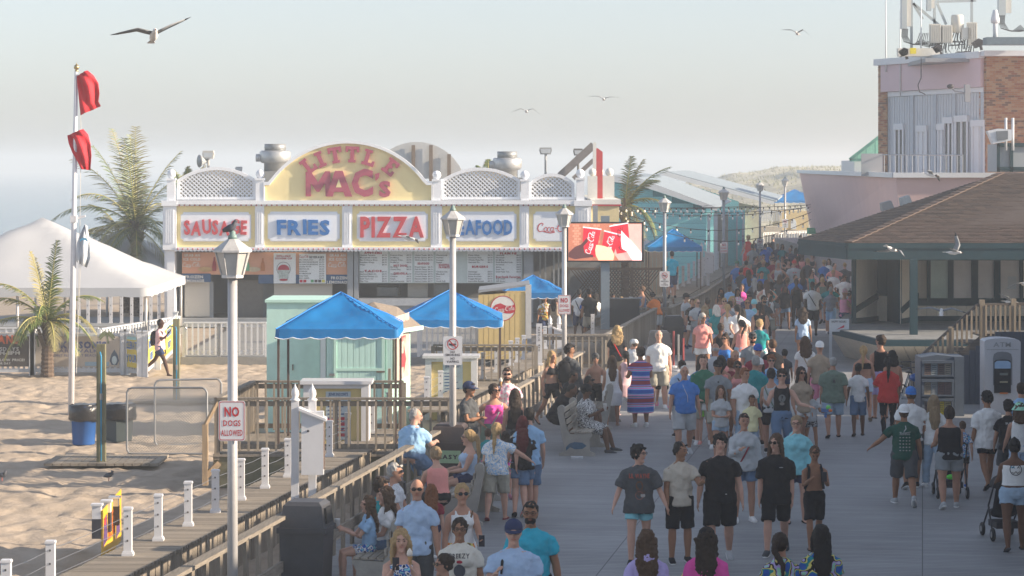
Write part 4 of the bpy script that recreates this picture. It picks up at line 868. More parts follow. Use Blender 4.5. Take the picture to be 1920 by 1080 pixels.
# rear arch seen from behind, roof kit
Yb=103.0; m=MB(); P=[(x,y) for x,y in circ(690,872,335,266,18)]; m.prism([A(x,y,Yb) for x,y in P],(0,.12,0)); ra=m.build('rear_arch',M('rear_white',(.52,.52,.50),rough=.7,var=.15,scale=1.5),B)
for x,h0 in((808,268),(775,268),(842,285)): m=MB(); m.beam(A(x,340,Yb-.1),A(x,h0+4,Yb-.1),.14,.08,up=(0,1,0)); m.build('rear_stud',M('brown_timber',(.20,.15,.11)),ra)
def vent(x,ytop,ybot,rp,Y,label):
    r=E('roof_vent',A(x,ybot,Y),label,'roof vent'); k=Y/F; ST=M('galvanised',(.50,.50,.49),metal=.55,rough=.42,var=.15,scale=3); H_=(ybot-ytop)*k; c=A(x,ybot,Y)
    m=MB(); m.lathe(c,[(rp*.75*k,0),(rp*.75*k,H_*.30),(rp*.95*k,H_*.33),(rp*1.05*k,H_*.42),(rp*1.05*k,H_*.70),(rp*.95*k,H_*.76)],18); m.build('fan_housing',ST,r,True)
    m=MB(); m.lathe(c+Vector((0,0,H_*.76)),[(rp*.72*k,0),(rp*.72*k,H_*.24)],18); m.build('stack',M('dull_steel',(.30,.31,.31),metal=.5,rough=.5),r,True)
    m=MB(); m.box(c.x-rp*k*1.1,c.x+rp*k*1.3,c.y-.6,c.y+.6,c.z-.5,c.z+.02); m.build('curb',M('curb_grey',(.3,.3,.29)),r)
    m=MB(); m.lathe(c+Vector((-rp*k*1.05,-.1,H_*.5)),[(.14,-.12),(.14,.12)],12,ax=(1,0,0)); m.build('motor',ST,r,True)
vent(516,270,322,28,98,'steel roof exhaust fan left of the big arch'); vent(951,284,334,26,98,'steel roof exhaust fan behind the right lattice arch')
def floodlight(x,y,Y,label,w=16,h=11,ybase=None,tilt=0,colr=(.35,.36,.36)):
    k=Y/F; r=E('floodlight',A(x,ybase or y+h,Y),label,'floodlight'); c=A(x,y,Y)
    m=MB(); m.prism([c+Vector((a*w*k/2,0,b*h*k/2)) for a,b in((-.8,-1),(.8,-1),(1,.2),(.9,1),(-.9,1),(-1,.2))],(0,.35,0)); m.build('lamp_housing',M('flood_grey',colr,rough=.5),r)
    m=MB(); m.prism([c+Vector((a*w*k/2,-.02,b*h*k/2)) for a,b in((-.65,-.7),(.65,-.7),(.8,.5),(-.8,.5))],(0,.015,0)); m.build('lens',M('lens',(.5,.53,.55),rough=.15),r)
    m=MB(); m.tube([c+Vector((0,.1,-h*k/2)),A(x,ybase or y+h+8,Y)+Vector((0,.1,0))],.045,7); m.build('pole',M('flood_grey',colr,rough=.5),r)
floodlight(1023,283,98,'grey floodlight on a tall pole above the snack bar roof',24,13,330); floodlight(1084,285,99,'dark small floodlight behind the red fin sign',18,13,325,colr=(.16,.16,.15)); floodlight(390,290,98,'white floodlight above the left lattice arch',22,15,320,colr=(.5,.48,.44)); floodlight(447,317,98,'small round lamp peeping over the left lattice arch',12,9,333,colr=(.5,.5,.5))
r=E('horn_speaker',A(372,300,98),'grey horn loudspeaker on the roof edge left of the white floodlight','loudspeaker'); m=MB(); c=A(374,302,98); m.lathe(c,[(.06,.35),(.10,.2),(.22,.02),(.24,0)],14,ax=(-.75,-.65,0) if False else (.8,.5,0)); m.build('horn',M('horn_grey',(.35,.37,.38),rough=.5),r,True); m=MB(); m.tube([c+Vector((.2,.1,0)),A(380,325,98)],.03,6); m.build('bracket',GREYP,r)
# white platform railing
WRAIL=M('white_rail',(.58,.60,.62),rough=.4,var=.05)
baluster_rail([(u(345,78),78,0),(u(410,78),78,0),(u(500,78),78,0)],'white vinyl railing in front of the snack bar, left of the mint shed',name='white_railing',mat=WRAIL,matr=WRAIL,step=.16,post=2.4,wb=.05)
baluster_rail([(u(785,78),78,0),(u(898,78),78,0)],'white vinyl railing between the mint hut and the soda hut',name='white_railing',mat=WRAIL,matr=WRAIL,step=.16,post=2.0,wb=.05)
m=MB(); m.box(u(340,78),u(1000,78),77.9,YF+9,-.35,0); tag(m.build('platform',M('platform_grey',(.24,.24,.23),bump=.2)),kind='structure')
# lit dining terrace behind the screen
YT=100
LAT=M('brown_lattice',(.13,.09,.065),var=.2); r=E('lattice_fence',(u(1065,YT),YT,0),'dark brown lattice fence behind the screen pole','fence')
m=MB()
for sgn in(1,-1):
    for i in range(-14,44):
        xa=i*.12; 
        a0=max(0,-xa if sgn>0 else 0); p0=(xa,0); 
        for k_ in range(1):
            x0_=xa; x1_=xa+sgn*1.0; lo=.0; hi=1.0
            pts_=[(x0_+sgn*t*1.0,t*1.25) for t in(0,1)]
            # clip to 0..3.5
            if max(pts_[0][0],pts_[1][0])>3.55 or min(pts_[0][0],pts_[1][0])<-.02: continue
            m.beam((u(1066,YT)+pts_[0][0],YT+(.02 if sgn>0 else 0),.45+pts_[0][1]),(u(1066,YT)+pts_[1][0],YT+(.02 if sgn>0 else 0),.45+pts_[1][1]),.012,.035)
tag(m.build('lattice',LAT,r),kind='stuff'); m=MB(); m.beam((u(1062,YT),YT-.03,1.72),(u(1245,YT),YT-.03,1.72),.06,.1); m.beam((u(1062,YT),YT-.03,.42),(u(1245,YT),YT-.03,.42),.06,.1); m.build('rail',LAT,r)
for x in(1063,1125,1185,1244): m=MB(); m.box(u(x,YT)-.05,u(x,YT)+.05,YT-.08,YT+.04,0,1.8); m.build('post',LAT,r)
r=E('board_fence',(u(1065,106),106,0),'pale upright board fence under the white side tent','fence'); pieces('board',M('pale_board',(.52,.42,.30),var=.2,stretch=(12,12,1),scale=2,rnd=.15),r,[(u(1065,106)+i*.16,u(1065,106)+i*.16+.15,106,106.03,0,2.25) for i in range(24)])
def marquee(name,cx,cy,wx,wy,ze,zp,label,legs=True,zb=-.2,mat=None,rz=0,ridge=0):
    mat=mat or M('tent_white',(.47,.48,.49),rough=.6,var=.04,scale=.8,bump=.12); r=E(name,(cx,cy,zb),label,'tent'); m=MB(); n=26
    def P(a,b):      # a,b in -1..1 ; hip roof with slight sag
        q=max(abs(a)*1.0,abs(b)); zz=ze+(zp-ze)*(1-q)**1.12; return Vector((cx+a*wx/2,cy+b*wy/2,zz+(.10*noise.noise(Vector((a*3.1,b*3.1,cx)))+.035*noise.noise(Vector((a*11,b*11,cy))))*min(1,(1-q)*5)))
    ax=[-1+2*i/n/1 for i in range(n+1)]; V=[P(a,b) for b in ax for a in ax]; Fs=[(j*(n+1)+i,j*(n+1)+i+1,(j+1)*(n+1)+i+1,(j+1)*(n+1)+i) for j in range(n) for i in range(n)]
    m.add(V,Fs); m.build('canopy',mat,r,True)
    m=MB(); per=[]; s_=26
    for (x0,y0),(x1,y1) in[((-1,-1),(1,-1)),((1,-1),(1,1)),((1,1),(-1,1)),((-1,1),(-1,-1))]:
        for i in range(s_): per.append((x0+(x1-x0)*i/s_,y0+(y1-y0)*i/s_))
    k=len(per); V=[Vector((cx+a*wx/2*1.002,cy+b*wy/2*1.002,ze+.01)) for a,b in per]+[Vector((cx+a*wx/2*1.006,cy+b*wy/2*1.006,ze-.24-.045*abs(math.sin(i*math.pi/3.25)))) for i,(a,b) in enumerate(per)]
    m.add(V,[(i,(i+1)%k,(i+1)%k+k,i+k) for i in range(k)]); m.build('valance',mat,r,True)
    if legs:
        for a in(-.97,0,.97):
            for b in(-.97,.97): m=MB(); m.tube([(cx+a*wx/2,cy+b*wy/2,zb),(cx+a*wx/2,cy+b*wy/2,ze-.02)],.045,8); m.build('leg',M('tent_pole',(.55,.54,.52),rough=.4,metal=.3),r,True)
    return r
marquee('white_marquee',u(1135,112),114,5.2,5.0,2.0,3.6,'white peaked tent behind the screen, right of the snack bar')
marquee('white_marquee',u(48,84),87,8.2,9,1.80,3.95,'large white peaked beach tent at the left edge')
marquee('white_marquee',u(200,99),103,5.5,8,1.50,3.2,'second white tent behind, reaching to the snack bar corner')
# ---------------------------------------------------------------- green and beige kiosk with shingle roof
TEAL=M('dark_teal_trim',(.028,.060,.072),rough=.85,var=.15,scale=2,spec=.12); BEI=M('beige_siding',(.60,.55,.46),rough=.8,var=.08,scale=3); SHG=M('shingle_brown',(.075,.050,.040),rough=.9,var=.3,scale=4,rnd=.28,bump=.4)
K=E('kiosk',(12,80,0),'dark green and beige kiosk with a brown shingle hip roof on the right','building')
C1=Vector((9.45,75,3.40)); C0=Vector((8.85,82,3.32)); BK=Vector((10.6,89,3.4)); BR=Vector((25,89,3.4)); FRr=Vector((25,75,3.4)); R0=Vector((15.0,82,5.32)); R1=Vector((25,82,5.45))
m=MB(); m.add([C1,FRr,R1,R0,C0,BK,BR],[(0,1,2,3),(4,0,3),(5,4,3),(6,5,3,2),(0,4,5,6,1)]); m.build('roof_deck',M('roof_under',(.07,.05,.04)),K)
for a,b in((C0,C1),(C1,FRr),(BK,C0)):
    m=MB(); m.beam(a-Vector((0,0,.22)),b-Vector((0,0,.22)),.10,.46); m.build('fascia',TEAL,K)
    m=MB(); m.beam(a-Vector((0,0,.10)),b-Vector((0,0,.10)),.16,.07); m.build('gutter',TEAL,K)
m=MB(); m.add([C1-Vector((0,0,.4)),FRr-Vector((0,0,.4)),BR-Vector((0,0,.4)),BK-Vector((0,0,.4)),C0-Vector((0,0,.4))],[(0,1,2,3,4)]); m.build('soffit',TEAL,K)
# shingles: front slope and left slope
rn=random.Random(11); sh=[]
def slope(P0,P1,Q0,Q1,step=.14,w=.30):      # eave P0-P1, ridge Q0-Q1 (Q0 may lie inward)
    up_=((Q0+Q1)/2-(P0+P1)/2); e=(P1-P0).normalized(); n=e.cross(((Q0+Q1)/2-P0)).normalized(); n=n if n.z>0 else -n; s_=n.cross(e).normalized(); s_=s_ if s_.z>0 else -s_
    L_=(Q1-P0).dot(s_); rows=int(L_/step)
    for r_ in range(rows+1):
        t=min(1,r_*step/L_); a=P0.lerp(Q0,t); b=P1.lerp(Q1,t); Lr=(b-a).length; x=(r_%2)*w/2-w*.5
        while x<Lr:
            x0=max(0,x); x1=min(Lr,x+w-.012)
            if x1-x0>.04: sh.append((a+e*x0,a+e*x1,s_,n,r_))
            x+=w
slope(C1,FRr,R0,R1); nfront=len(sh); slope(C0,C1,R0,R0); 
def shv(q,lift):
    a,b,s_,n,r_=q; t=.018; lo=n*(.035+lift); hi=n*.012; L_=.17
    top=[a-s_*.03+lo,b-s_*.03+lo,b+s_*L_+hi,a+s_*L_+hi]; bot=[p-n*t for p in top[:2]]; return top+bot
SF=[(0,1,2,3),(4,5,1,0),(4,0,3),(5,2,1)]
vis=[q for q in sh if 930<960 and 1480<(q[0].x/q[0].y*F+960)<1925]; vis.sort(key=lambda q:q[0].y)
for q in vis[:300]:
    a,b,s_,n,r_=q; m=MB(); m.add(shv(q,rn.uniform(0,.008)),SF); m.build('shingle',SHG,K,fix=False)
mats=[M('shingle_a',(.072,.049,.039),rough=.9,var=.25,scale=4),M('shingle_b',(.090,.062,.048),rough=.9,var=.25,scale=4),M('shingle_c',(.055,.040,.034),rough=.9,var=.25,scale=4)]
mbs=[MB(),MB(),MB()]
for q in vis[300:]+[q for q in sh if (q[0].x/q[0].y*F+960)>=1925]: mbs[rn.randrange(3)].add(shv(q,rn.uniform(0,.008)),SF)
for m,mt in zip(mbs,mats): tag(m.build('shingle_field',mt,K,fix=False),kind='stuff')
m=MB(); k=26
for i in range(k): a=C1.lerp(R0,i/k); b=C1.lerp(R0,(i+1.15)/k); m.beam(a+Vector((0,-.02,.05)),b+Vector((0,-.02,.03)),.26,.025)
m.build('hip_cap',M('hip_brown',(.10,.065,.048),var=.3,scale=5),K)
# counter slab and apron
S=[(9.25,77.3),(9.95,72.0),(24,72.0),(24,81),(17.2,81)]; S=[(9.25,77.3),(9.95,72.0),(24,72.0),(24,84),(10.5,84)]
m=MB(); m.prism([(x,y,.88) for x,y in S],(0,0,.03)); m.build('counter_top',M('weathered_counter',(.22,.225,.22),rough=.9,var=.3,scale=3,bump=.5),K)
m=MB()
for (a,b) in((0,1),(1,2)): m.beam((S[a][0],S[a][1],.80),(S[b][0],S[b][1],.80),.06,.17)
m.build('counter_edge',TEAL,K)
inn=[(9.75,78),(10.6,74.2),(24,74.2)]
def apron(a,b,ia,ib,n):
    me_=[]
    for i in range(n):
        t0=i/n+.002;t1=(i+1)/n-.004/n; p=[Vector((*S[a],.72)).lerp(Vector((*S[b],.72)),t) for t in(t0,t1)]; q=[Vector((*inn[ia],-.02)).lerp(Vector((*inn[ib],-.02)),t) for t in(t0,t1)]
        m=MB(); m.prism([p[0],p[1],q[1],q[0]],(.02,.03,0)); m.build('apron_board',BEI,K)
apron(0,1,0,1,6); apron(1,2,1,2,48)
# walls: zigzag footprint, boards as real strips
def wallrun(a,b,z0,z1,bw_=.30,mat=BEI,par=K):
    a=Vector((*a,0)); b=Vector((*b,0)); d=b-a; n=max(1,int(d.length/bw_)); ang=math.atan2(d.y,d.x); bx=[];org=ORG[par.name]
    me=MB().box(-.5,.5,-.5,.5,-.5,.5).mesh('siding_board'); me.materials.append(mat)
    for i in range(n):
        p=a+d*((i+.5)/n); o=bpy.data.objects.new('siding_board',me); COL.objects.link(o); o.parent=par; o.location=Vector((p.x,p.y,(z0+z1)/2))-org; o.scale=(d.length/n-.012,.05,z1-z0); o.rotation_euler=(0,0,ang)
    m=MB(); nn=Vector((-d.y,d.x,0)).normalized()*.04; m.beam(a+nn+Vector((0,0,(z0+z1)/2)),b+nn+Vector((0,0,(z0+z1)/2)),.03,z1-z0); m.build('sheathing',TEAL,par)
def band(a,b,z,h=.16,z2=None):
    a=Vector((*a,z)); b=Vector((*b,z if z2 is None else z2)); d=(b-a); nn=Vector((d.y,-d.x,0)).normalized()*.045; m=MB(); m.beam(a+nn,b+nn,.05,h); m.build('trim_board',TEAL,K)
W1=[(10.15,79.2),(11.0,80.4)]; W1b=[(11.0,80.4),(11.3,80.2)]; W2=[(11.5,79.0),(12.2,80.4)]; W3=[(12.2,80.4),(24,80.4)]
wallrun(*W1,.9,3.0,.55); wallrun(*W2,.9,3.0,.55); wallrun(W1b[0],W1b[1],.9,1.75); wallrun(W3[0],W3[1],.9,1.45,.30); wallrun(W3[0],(12.53,80.4),1.45,3.0,.3); wallrun((15.4,80.4),(24,80.4),1.45,3.0,.3); wallrun((12.53,80.45),(15.4,80.45),2.8,3.0,.6,TEAL); wallrun((W1b[1]),(11.5,79.0),.9,3.0,.3,TEAL); wallrun(W1b[0],W1b[1],1.75,3.0,.3,TEAL)
for a,b in(W1,W2): band(a,b,1.30,.17,z2=1.68); band(a,b,.98,.16)
band(*W3,.98,.16); band(*W3,1.48,.22); band(*W3,2.86,.26); band(*W1b,1.75,.16); band(*W1,2.9,.2)
m=MB(); m.box(11.03,11.23,73.8,74.0,.91,3.0); m.build('corner_post',TEAL,K)
m=MB(); m.box(10.08,10.2,79.0,79.2,.9,3.0); m.build('corner_post',TEAL,K)
# windows
GLS=M('window_glass',(.16,.19,.20),rough=.06,var=.1,spec=.9,scale=.8)
for (x0,x1) in[(1744,1777),(1787,1821),(1833,1863),(1875,1911)]:
    Yw=80.34; f=MB(); ax0,ax1=u(x0,Yw),u(x1,Yw); z0_,z1_=1.60,2.74
    w_=MB(); 
    for q in((ax0-.10,ax0,z0_-.1,z1_+.1),(ax1,ax1+.10,z0_-.1,z1_+.1),(ax0,ax1,z0_-.1,z0_),(ax0,ax1,z1_,z1_+.1)): w_.box(q[0],q[1],Yw-.10,Yw+.02,q[2],q[3])
    win=w_.build('window',TEAL,K); m=MB(); m.box(ax0,ax1,Yw-.02,Yw-.01,z0_,z1_); m.build('pane',M('pane_reflection%d'%x0,(.66,.63,.60) if x0!=1744 else (.45,.58,.52),rough=.12,spec=.8,var=.15,scale=1.2),win)  # pale pane colour imitates a reflection in the glass
    if x0==1875: m=MB(); m.box(u(1889,Yw),u(1905,Yw),Yw-.035,Yw-.025,v(542,Yw),v(518,Yw)); n_=m.build('notice',M('paper',(.55,.57,.58),var=.05),win)
# sign under the apron and reader board
r=E('menu_placard',A(1575,640,76.2),'pale placard with dark heading and red stripe at the kiosk corner','sign'); Yp=76.2
m=MB(); m.box(u(1555,Yp),u(1592,Yp),Yp,Yp+.04,v(622,Yp),v(598,Yp)); m.box(u(1555,Yp),u(1560,Yp),Yp,Yp+.04,v(700,Yp),v(622,Yp)); m.build('board',M('placard',(.45,.50,.55),var=.05),r)
m=MB(); text(m,Fr((0,Yp-.005,0)),'HAPPY HOURS',u(1573,Yp),v(603,Yp),.06,.42,.05); m.build('lettering',INK,r,fix=False); m=MB(); m.add([(u(1568,Yp),Yp-.006,v(618,Yp)),(u(1583,Yp),Yp-.006,v(609,Yp)),(u(1583,Yp),Yp-.006,v(614,Yp))],[(0,1,2)]); m.build('red_stripe',RINK,r,fix=False)
# ---------------------------------------------------------------- stair to the kiosk deck
r=E('wooden_staircase',(u(1760,64),64,0),'wooden staircase and raised landing with a baluster rail behind the atm','stairs'); Ys=64.0; WD=wood('stair',(.30,.25,.19),'z'); WX=wood('stair',(.16,.14,.12),'x')
bm_=MB().box(-.5,.5,-.5,.5,0,1).mesh('baluster'); bm_.materials.append(WD)
for Yq,dy in((Ys,0),(Ys+1.3,1)):
    m=MB(); m.beam(A(1708,684,Yq),A(1832,572,Yq),.10,.06); m.beam(A(1832,572,Yq),A(1960,569,Yq),.10,.07); m.build('hand_rail',WX,r)
    m=MB(); m.beam(A(1712,745,Yq),A(1850,632,Yq),.05,.25); m.beam(A(1840,636,Yq),A(1960,636,Yq),.05,.26); m.build('stringer',WX,r)
    for i in range(22):
        x=1722+i*9.0
        if x<1832: yt=684-(x-1708)*.903; yb=yt+52
        else: yt=572; yb=630
        p=A(x,yb,Yq); o=bpy.data.objects.new('baluster',bm_); COL.objects.link(o); o.parent=r; o.location=p-ORG[r.name]-Vector((0,.05,0)); o.scale=(.045,.045,(yb-yt)*Yq/F)
    for x,yt,yb in((1712,680,772),(1783,612,700),(1841,562,800),(1900,560,800)):
        m=MB(); p=A(x,yt,Yq); m.box(p.x-.06,p.x+.06,Yq-.06,Yq+.06,0,p.z); m.build('post',WD,r)
for i in range(7): 
    t=i/7; a=A(1722+i*17,735-i*15,Ys); m=MB(); m.box(a.x-.15,a.x+.18,Ys+.05,Ys+1.25,a.z-.02,a.z+.03); m.build('tread',WX,r)
m=MB(); m.box(u(1840,Ys),u(1960,Ys),Ys+.05,Ys+1.3,v(632,Ys),v(628,Ys)); m.build('landing_floor',WX,r)
r=E('board_wall',(u(1830,62),62.5,0),'blue grey board wall under the stair landing','wall'); pieces('board',M('bluegrey_board',(.085,.10,.125),rough=.8,var=.15,rnd=.12),r,[(u(1806,62.5)+i*.15,u(1806,62.5)+i*.15+.142,62.5,62.55,0,1.15+.11*min(i,5)) for i in range(12)])
# ---------------------------------------------------------------- newspaper box, cash machine
PL=M('blue_grey_plastic',(.085,.11,.145),rough=.5,var=.12,scale=4,bump=.15); Yn=59.5
r=E('newspaper_box',(u(1767,Yn),Yn,0),'blue grey newspaper rack with glass fronted shelves beside the stairs','newspaper box'); x0,x1=u(1727,Yn),u(1790,Yn); xs_=u(1808,Yn)
m=MB(); m.prism([(x0,Yn+.05,0),(x1,Yn+.05,0),(x1,Yn+.05,1.33),((x0+x1)/2,Yn+.05,1.37),(x0,Yn+.05,1.31)],(0,.85,0)); m.box(x1+.001,xs_,Yn+.02,Yn+.9,0,1.33); m.build('cabinet',PL,r)
for (ya,yb,cc) in[(682,703,((.20,.14,.12),(.30,.36,.38),(.20,.15,.13),(.38,.34,.27))),(717,740,((.34,.29,.22),(.30,.34,.36),(.20,.13,.12),(.22,.15,.14))),(753,778,((.12,.10,.10),(.5,.42,.03),(.5,.42,.03),(.4,.36,.2)))]:
    m=MB(); m.box(x0+.02,x1-.02,Yn-.06,Yn+.05,v(ya-1,Yn),v(ya-6,Yn)); m.box(x0+.02,x1-.02,Yn-.03,Yn+.05,v(yb+3,Yn),v(yb,Yn)); m.box(x0+.02,x0+.07,Yn-.03,Yn+.05,v(yb,Yn),v(ya-1,Yn)); m.box(x1-.07,x1-.02,Yn-.03,Yn+.05,v(yb,Yn),v(ya-1,Yn)); d=m.build('shelf_door',PL,r)
    for i,c in enumerate(cc):
        a=x0+.08+i*(x1-x0-.15)/4; m=MB(); m.box(a,a+(x1-x0-.15)/4-.012,Yn+.025,Yn+.045,v(yb,Yn),v(ya,Yn)); pp=m.build('newspaper',M('paper%d%d'%(ya,i),c,rough=.5,var=.3,scale=12),d)
        m=MB()
        for k_ in range(5): m.box(a+.02,a+.12,Yn+.021,Yn+.0235,v(ya+4+k_*3.6,Yn),v(ya+3+k_*3.6,Yn))
        m.build('print_line',INK,d)
WHT=M('atm_white',(.47,.50,.55),rough=.35,var=.04); Ya=60.0
r=E('cash_machine',(u(1878,Ya),Ya,0),'white cash machine with a curved top reading ATM','cash machine'); P=[(1846,800),(1846,640),(1850,637),(1865,634.5),(1880,634),(1897,635),(1910,637.5),(1914,641),(1912,800)]
m=MB(); m.prism([A(x,y,Ya) for x,y in P],(0,.6,0)); m.build('cabinet',WHT,r)
P=[(1862,722),(1862,672),(1864,664),(1870,660.5),(1880,659.5),(1890,660.5),(1896,664),(1898,672),(1898,722)]
m=MB(); m.prism([A(x,y,Ya-.012) for x,y in P],(0,.012,0)); m.build('recess_surround',M('atm_grey',(.16,.18,.21),rough=.4),r)
P=[(1864,737),(1864,678),(1868,675),(1880,674),(1892,675),(1895.5,678),(1895.5,737)]; m=MB(); m.prism([A(x,y,Ya-.03) for x,y in P],(0,.02,0)); fc=m.build('black_face',M('atm_black',(.015,.016,.02),rough=.25),r)
m=MB(); m.prism([A(x,y,Ya-.036) for x,y in((1865,691),(1865,680),(1870,676.5),(1890,676.5),(1895,680),(1895,691))],(0,.005,0)); m.build('screen',M('atm_screen',(.12,.20,.33),rough=.1,emit=.15),fc)
for ya,c in((702,(.12,.15,.15)),(716,(.30,.28,.2)),(737,(.5,.15,.03))): m=MB(); m.box(u(1874,Ya),u(1889,Ya),Ya-.045,Ya-.03,v(ya+1.4,Ya),v(ya-1.4 if ya!=702 else ya-3,Ya)); m.build('slot',M('slot%d'%ya,c,var=0),fc)
m=MB(); text(m,Fr((0,Ya,0)),'ATM',u(1879,Ya),v(646,Ya),.105,.39,.02,w=.006); m.build('lettering',M('atm_letter',(.26,.29,.32),var=0),r,fix=False); m=MB(); m.box(u(1850,Ya),u(1910,Ya),Ya-.006,Ya-.001,v(656,Ya),v(655,Ya)); m.build('seam',M('atm_letter',(.26,.29,.32),var=0),r)
# ---------------------------------------------------------------- tower building
T_=E('tower_building',(18,105,0),'tall brick and pink panelled tower building with narrow windows and roof antennas','building')
PINKS=M('pink_panel',(.58,.45,.48),rough=.75,var=.05,scale=1.5,bump=.1); SID=M('pale_siding',(.50,.54,.58),rough=.7,var=.05,scale=2); WT=M('coping_white',(.62,.65,.68),rough=.5,var=.04)
PA=Vector((15.4,110,0)); PBt=Vector((18.2,102.5,0)); dd=(PBt-PA); nn=Vector((dd.y,-dd.x,0)).normalized()   # points to the camera-left
def face(t0,t1,z0,z1,w0,w1,name,mat,par=T_):
    a=PA+dd*t0; b=PA+dd*t1; m=MB(); P=[a+nn*w0,b+nn*w0,b+nn*w1,a+nn*w1]; m.prism([Vector((p.x,p.y,z0)) for p in P],(0,0,z1-z0)); return m.build(name,mat,par)
face(-.02,1,4.0,9.9,-.3,-.02,'wall_core',SID); face(.0,1,8.62,9.72,-.02,.22,'pink_fascia',PINKS); face(-.05,1.01,9.72,9.98,-.1,.34,'coping',WT); face(.0,1,8.42,8.61,-.02,.10,'white_band',WT)
for i in range(38): face(i/38+.002,(i+1)/38-.003,4.2,8.4,-.02,.03,'siding_board',SID)
for t in(.03,.28,.51,.70,.97): face(t,t+.03,4.2,8.42,.03,.08,'vertical_batten',M('batten',(.42,.47,.52)))
for t,w_,zt,dk in((.13,.07,7.05,1),(.36,.08,6.95,0),(.57,.05,7.0,0),(.63,.07,7.25,1),(.74,.10,7.3,1),(.90,.10,7.1,0)):
    f=face(t-.015,t+w_+.015,zt,zt+.25,.03,.14,'window_head',WT); g=face(t,t+w_,4.6,zt,.03,.07,'window',WT if not dk else M('dark_glass',(.03,.035,.045),rough=.1,spec=.8))
    for q in(-.012,w_*.45,w_): face(t+q,t+q+.014,4.6,zt,.07,.11,'mullion',WT,g)
BRM=[M('brick_a',(.38,.19,.10),rough=.9,var=.2,scale=9,bump=.3),M('brick_b',(.30,.12,.07),rough=.9,var=.2,scale=9,bump=.3),M('brick_c',(.42,.26,.15),rough=.9,var=.2,scale=9,bump=.3),M('brick_d',(.19,.11,.075),rough=.9,var=.2,scale=9,bump=.3)]
bme=MB().box(-.5,.5,-.5,.5,-.5,.5).mesh('brick'); bme.materials.append(BRM[0])
def bricks(a,b,z0,z1,name,maxp,bwd=.235,bh=.079):
    a=Vector(a); b=Vector(b); d=b-a; L_=d.length; e=d.normalized(); ang=math.atan2(d.y,d.x); n_=Vector((e.y,-e.x,0)); org=ORG[T_.name]; lst=[]; z=z1-bh; r_=0
    while z>z0:
        x=-(r_%2)*bwd/2
        while x<L_:
            x0=max(0,x); x1=min(L_,x+bwd-.012)
            if x1-x0>.05: lst.append((x0,x1,z))
            x+=bwd
        z-=bh; r_+=1
    core=MB(); c=a-n_*.13; core.prism([c,c+d,c+d+n_*.125,c+n_*.125],(0,0,1)); core.v=[(p[0],p[1],z0 if p[2]<.5 else z1) for p in core.v]; core.build('mortar_wall',M('mortar',(.33,.28,.23),rough=.95),T_)
    mbs=[MB() for _ in BRM]
    for i,(x0,x1,z) in enumerate(lst):
        mt=rn.choice([0,0,1,2,2,3]) ; jit=rn.uniform(0,.012); p=a+e*(x0+x1)/2+n_*(.0+jit)
        if i<maxp:
            o=bpy.data.objects.new('brick',bme); COL.objects.link(o); o.parent=T_; o.location=Vector((p.x,p.y,z+bh/2-.005))-org; o.scale=(x1-x0,.04,bh-.012); o.rotation_euler=(0,0,ang); o.material_slots[0].link='OBJECT'; o.material_slots[0].material=BRM[mt]
        else: 
            q=a+e*x0+n_*jit; w=e*(x1-x0); mbs[mt].prism([q-n_*.02+Vector((0,0,z)),q-n_*.02+w+Vector((0,0,z)),q+n_*.02+w+Vector((0,0,z)),q+n_*.02+Vector((0,0,z))],(0,0,bh-.012))
    for m,mt in zip(mbs,BRM):
        if m.v: tag(m.build(name,mt,T_,fix=False),kind='stuff')
bricks((18.2,102.3,0),(19.9,102.0,0),4.4,9.78,'brickwork',250); bricks((15.15,110.2,0),(15.42,109.6,0),4.4,9.78,'brickwork',40); bricks((18.05,102.9,0),(18.2,102.3,0),4.4,9.78,'brickwork',8)
bricks((19.9,102.0,0),(23,101.8,0),4.4,9.78,'brickwork',0)
m=MB(); m.box(18.0,23,101.7,103,9.78,9.98); m.build('coping',WT,T_); m=MB(); m.box(18.3,26,103,112,4,9.7); m.build('wall_core',BRM[3],T_); m=MB(); m.box(16,26,103.2,112,9.6,9.75); m.build('roof_slab',GREYP,T_)
m=MB(); m.prism([(15.4,110,9.6),(18.2,102.5,9.6),(25,103,9.6),(25,114,9.6)],(0,0,.1)); m.build('roof_slab',GREYP,T_)
m=MB(); m.box(u(1848,101),u(1925,101),100.8,101.6,v(84,101),v(70,101)); m.build('steel_beam',M('beam_teal',(.12,.17,.20),rough=.5),T_)
# balcony
r=E('balcony',(u(1620,99),99,4.5),'grey panelled balcony with thin rail below the narrow windows','balcony'); Yb=99
m=MB(); m.box(u(1615,Yb),u(1656,Yb),Yb,Yb+.05,v(330,Yb),v(288,Yb)); m.build('side_panel',M('balcony_grey',(.30,.33,.35),var=.08,stretch=(10,1,1)),r); RL=M('rail_grey',(.30,.34,.37),metal=.3,rough=.5,var=0)
m=MB(); m.tube([A(1656,290,Yb),A(1805,291,Yb-4)],.025,6); m.tube([A(1656,328,Yb),A(1805,329,Yb-4)],.02,6); m.build('rail',RL,r)
for i in range(15): t=i/14; Yq=Yb-4*t; x=1658+147*t; m=MB(); m.tube([A(x,290,Yq),A(x,328,Yq)],.014,5); m.build('baluster',RL,r)
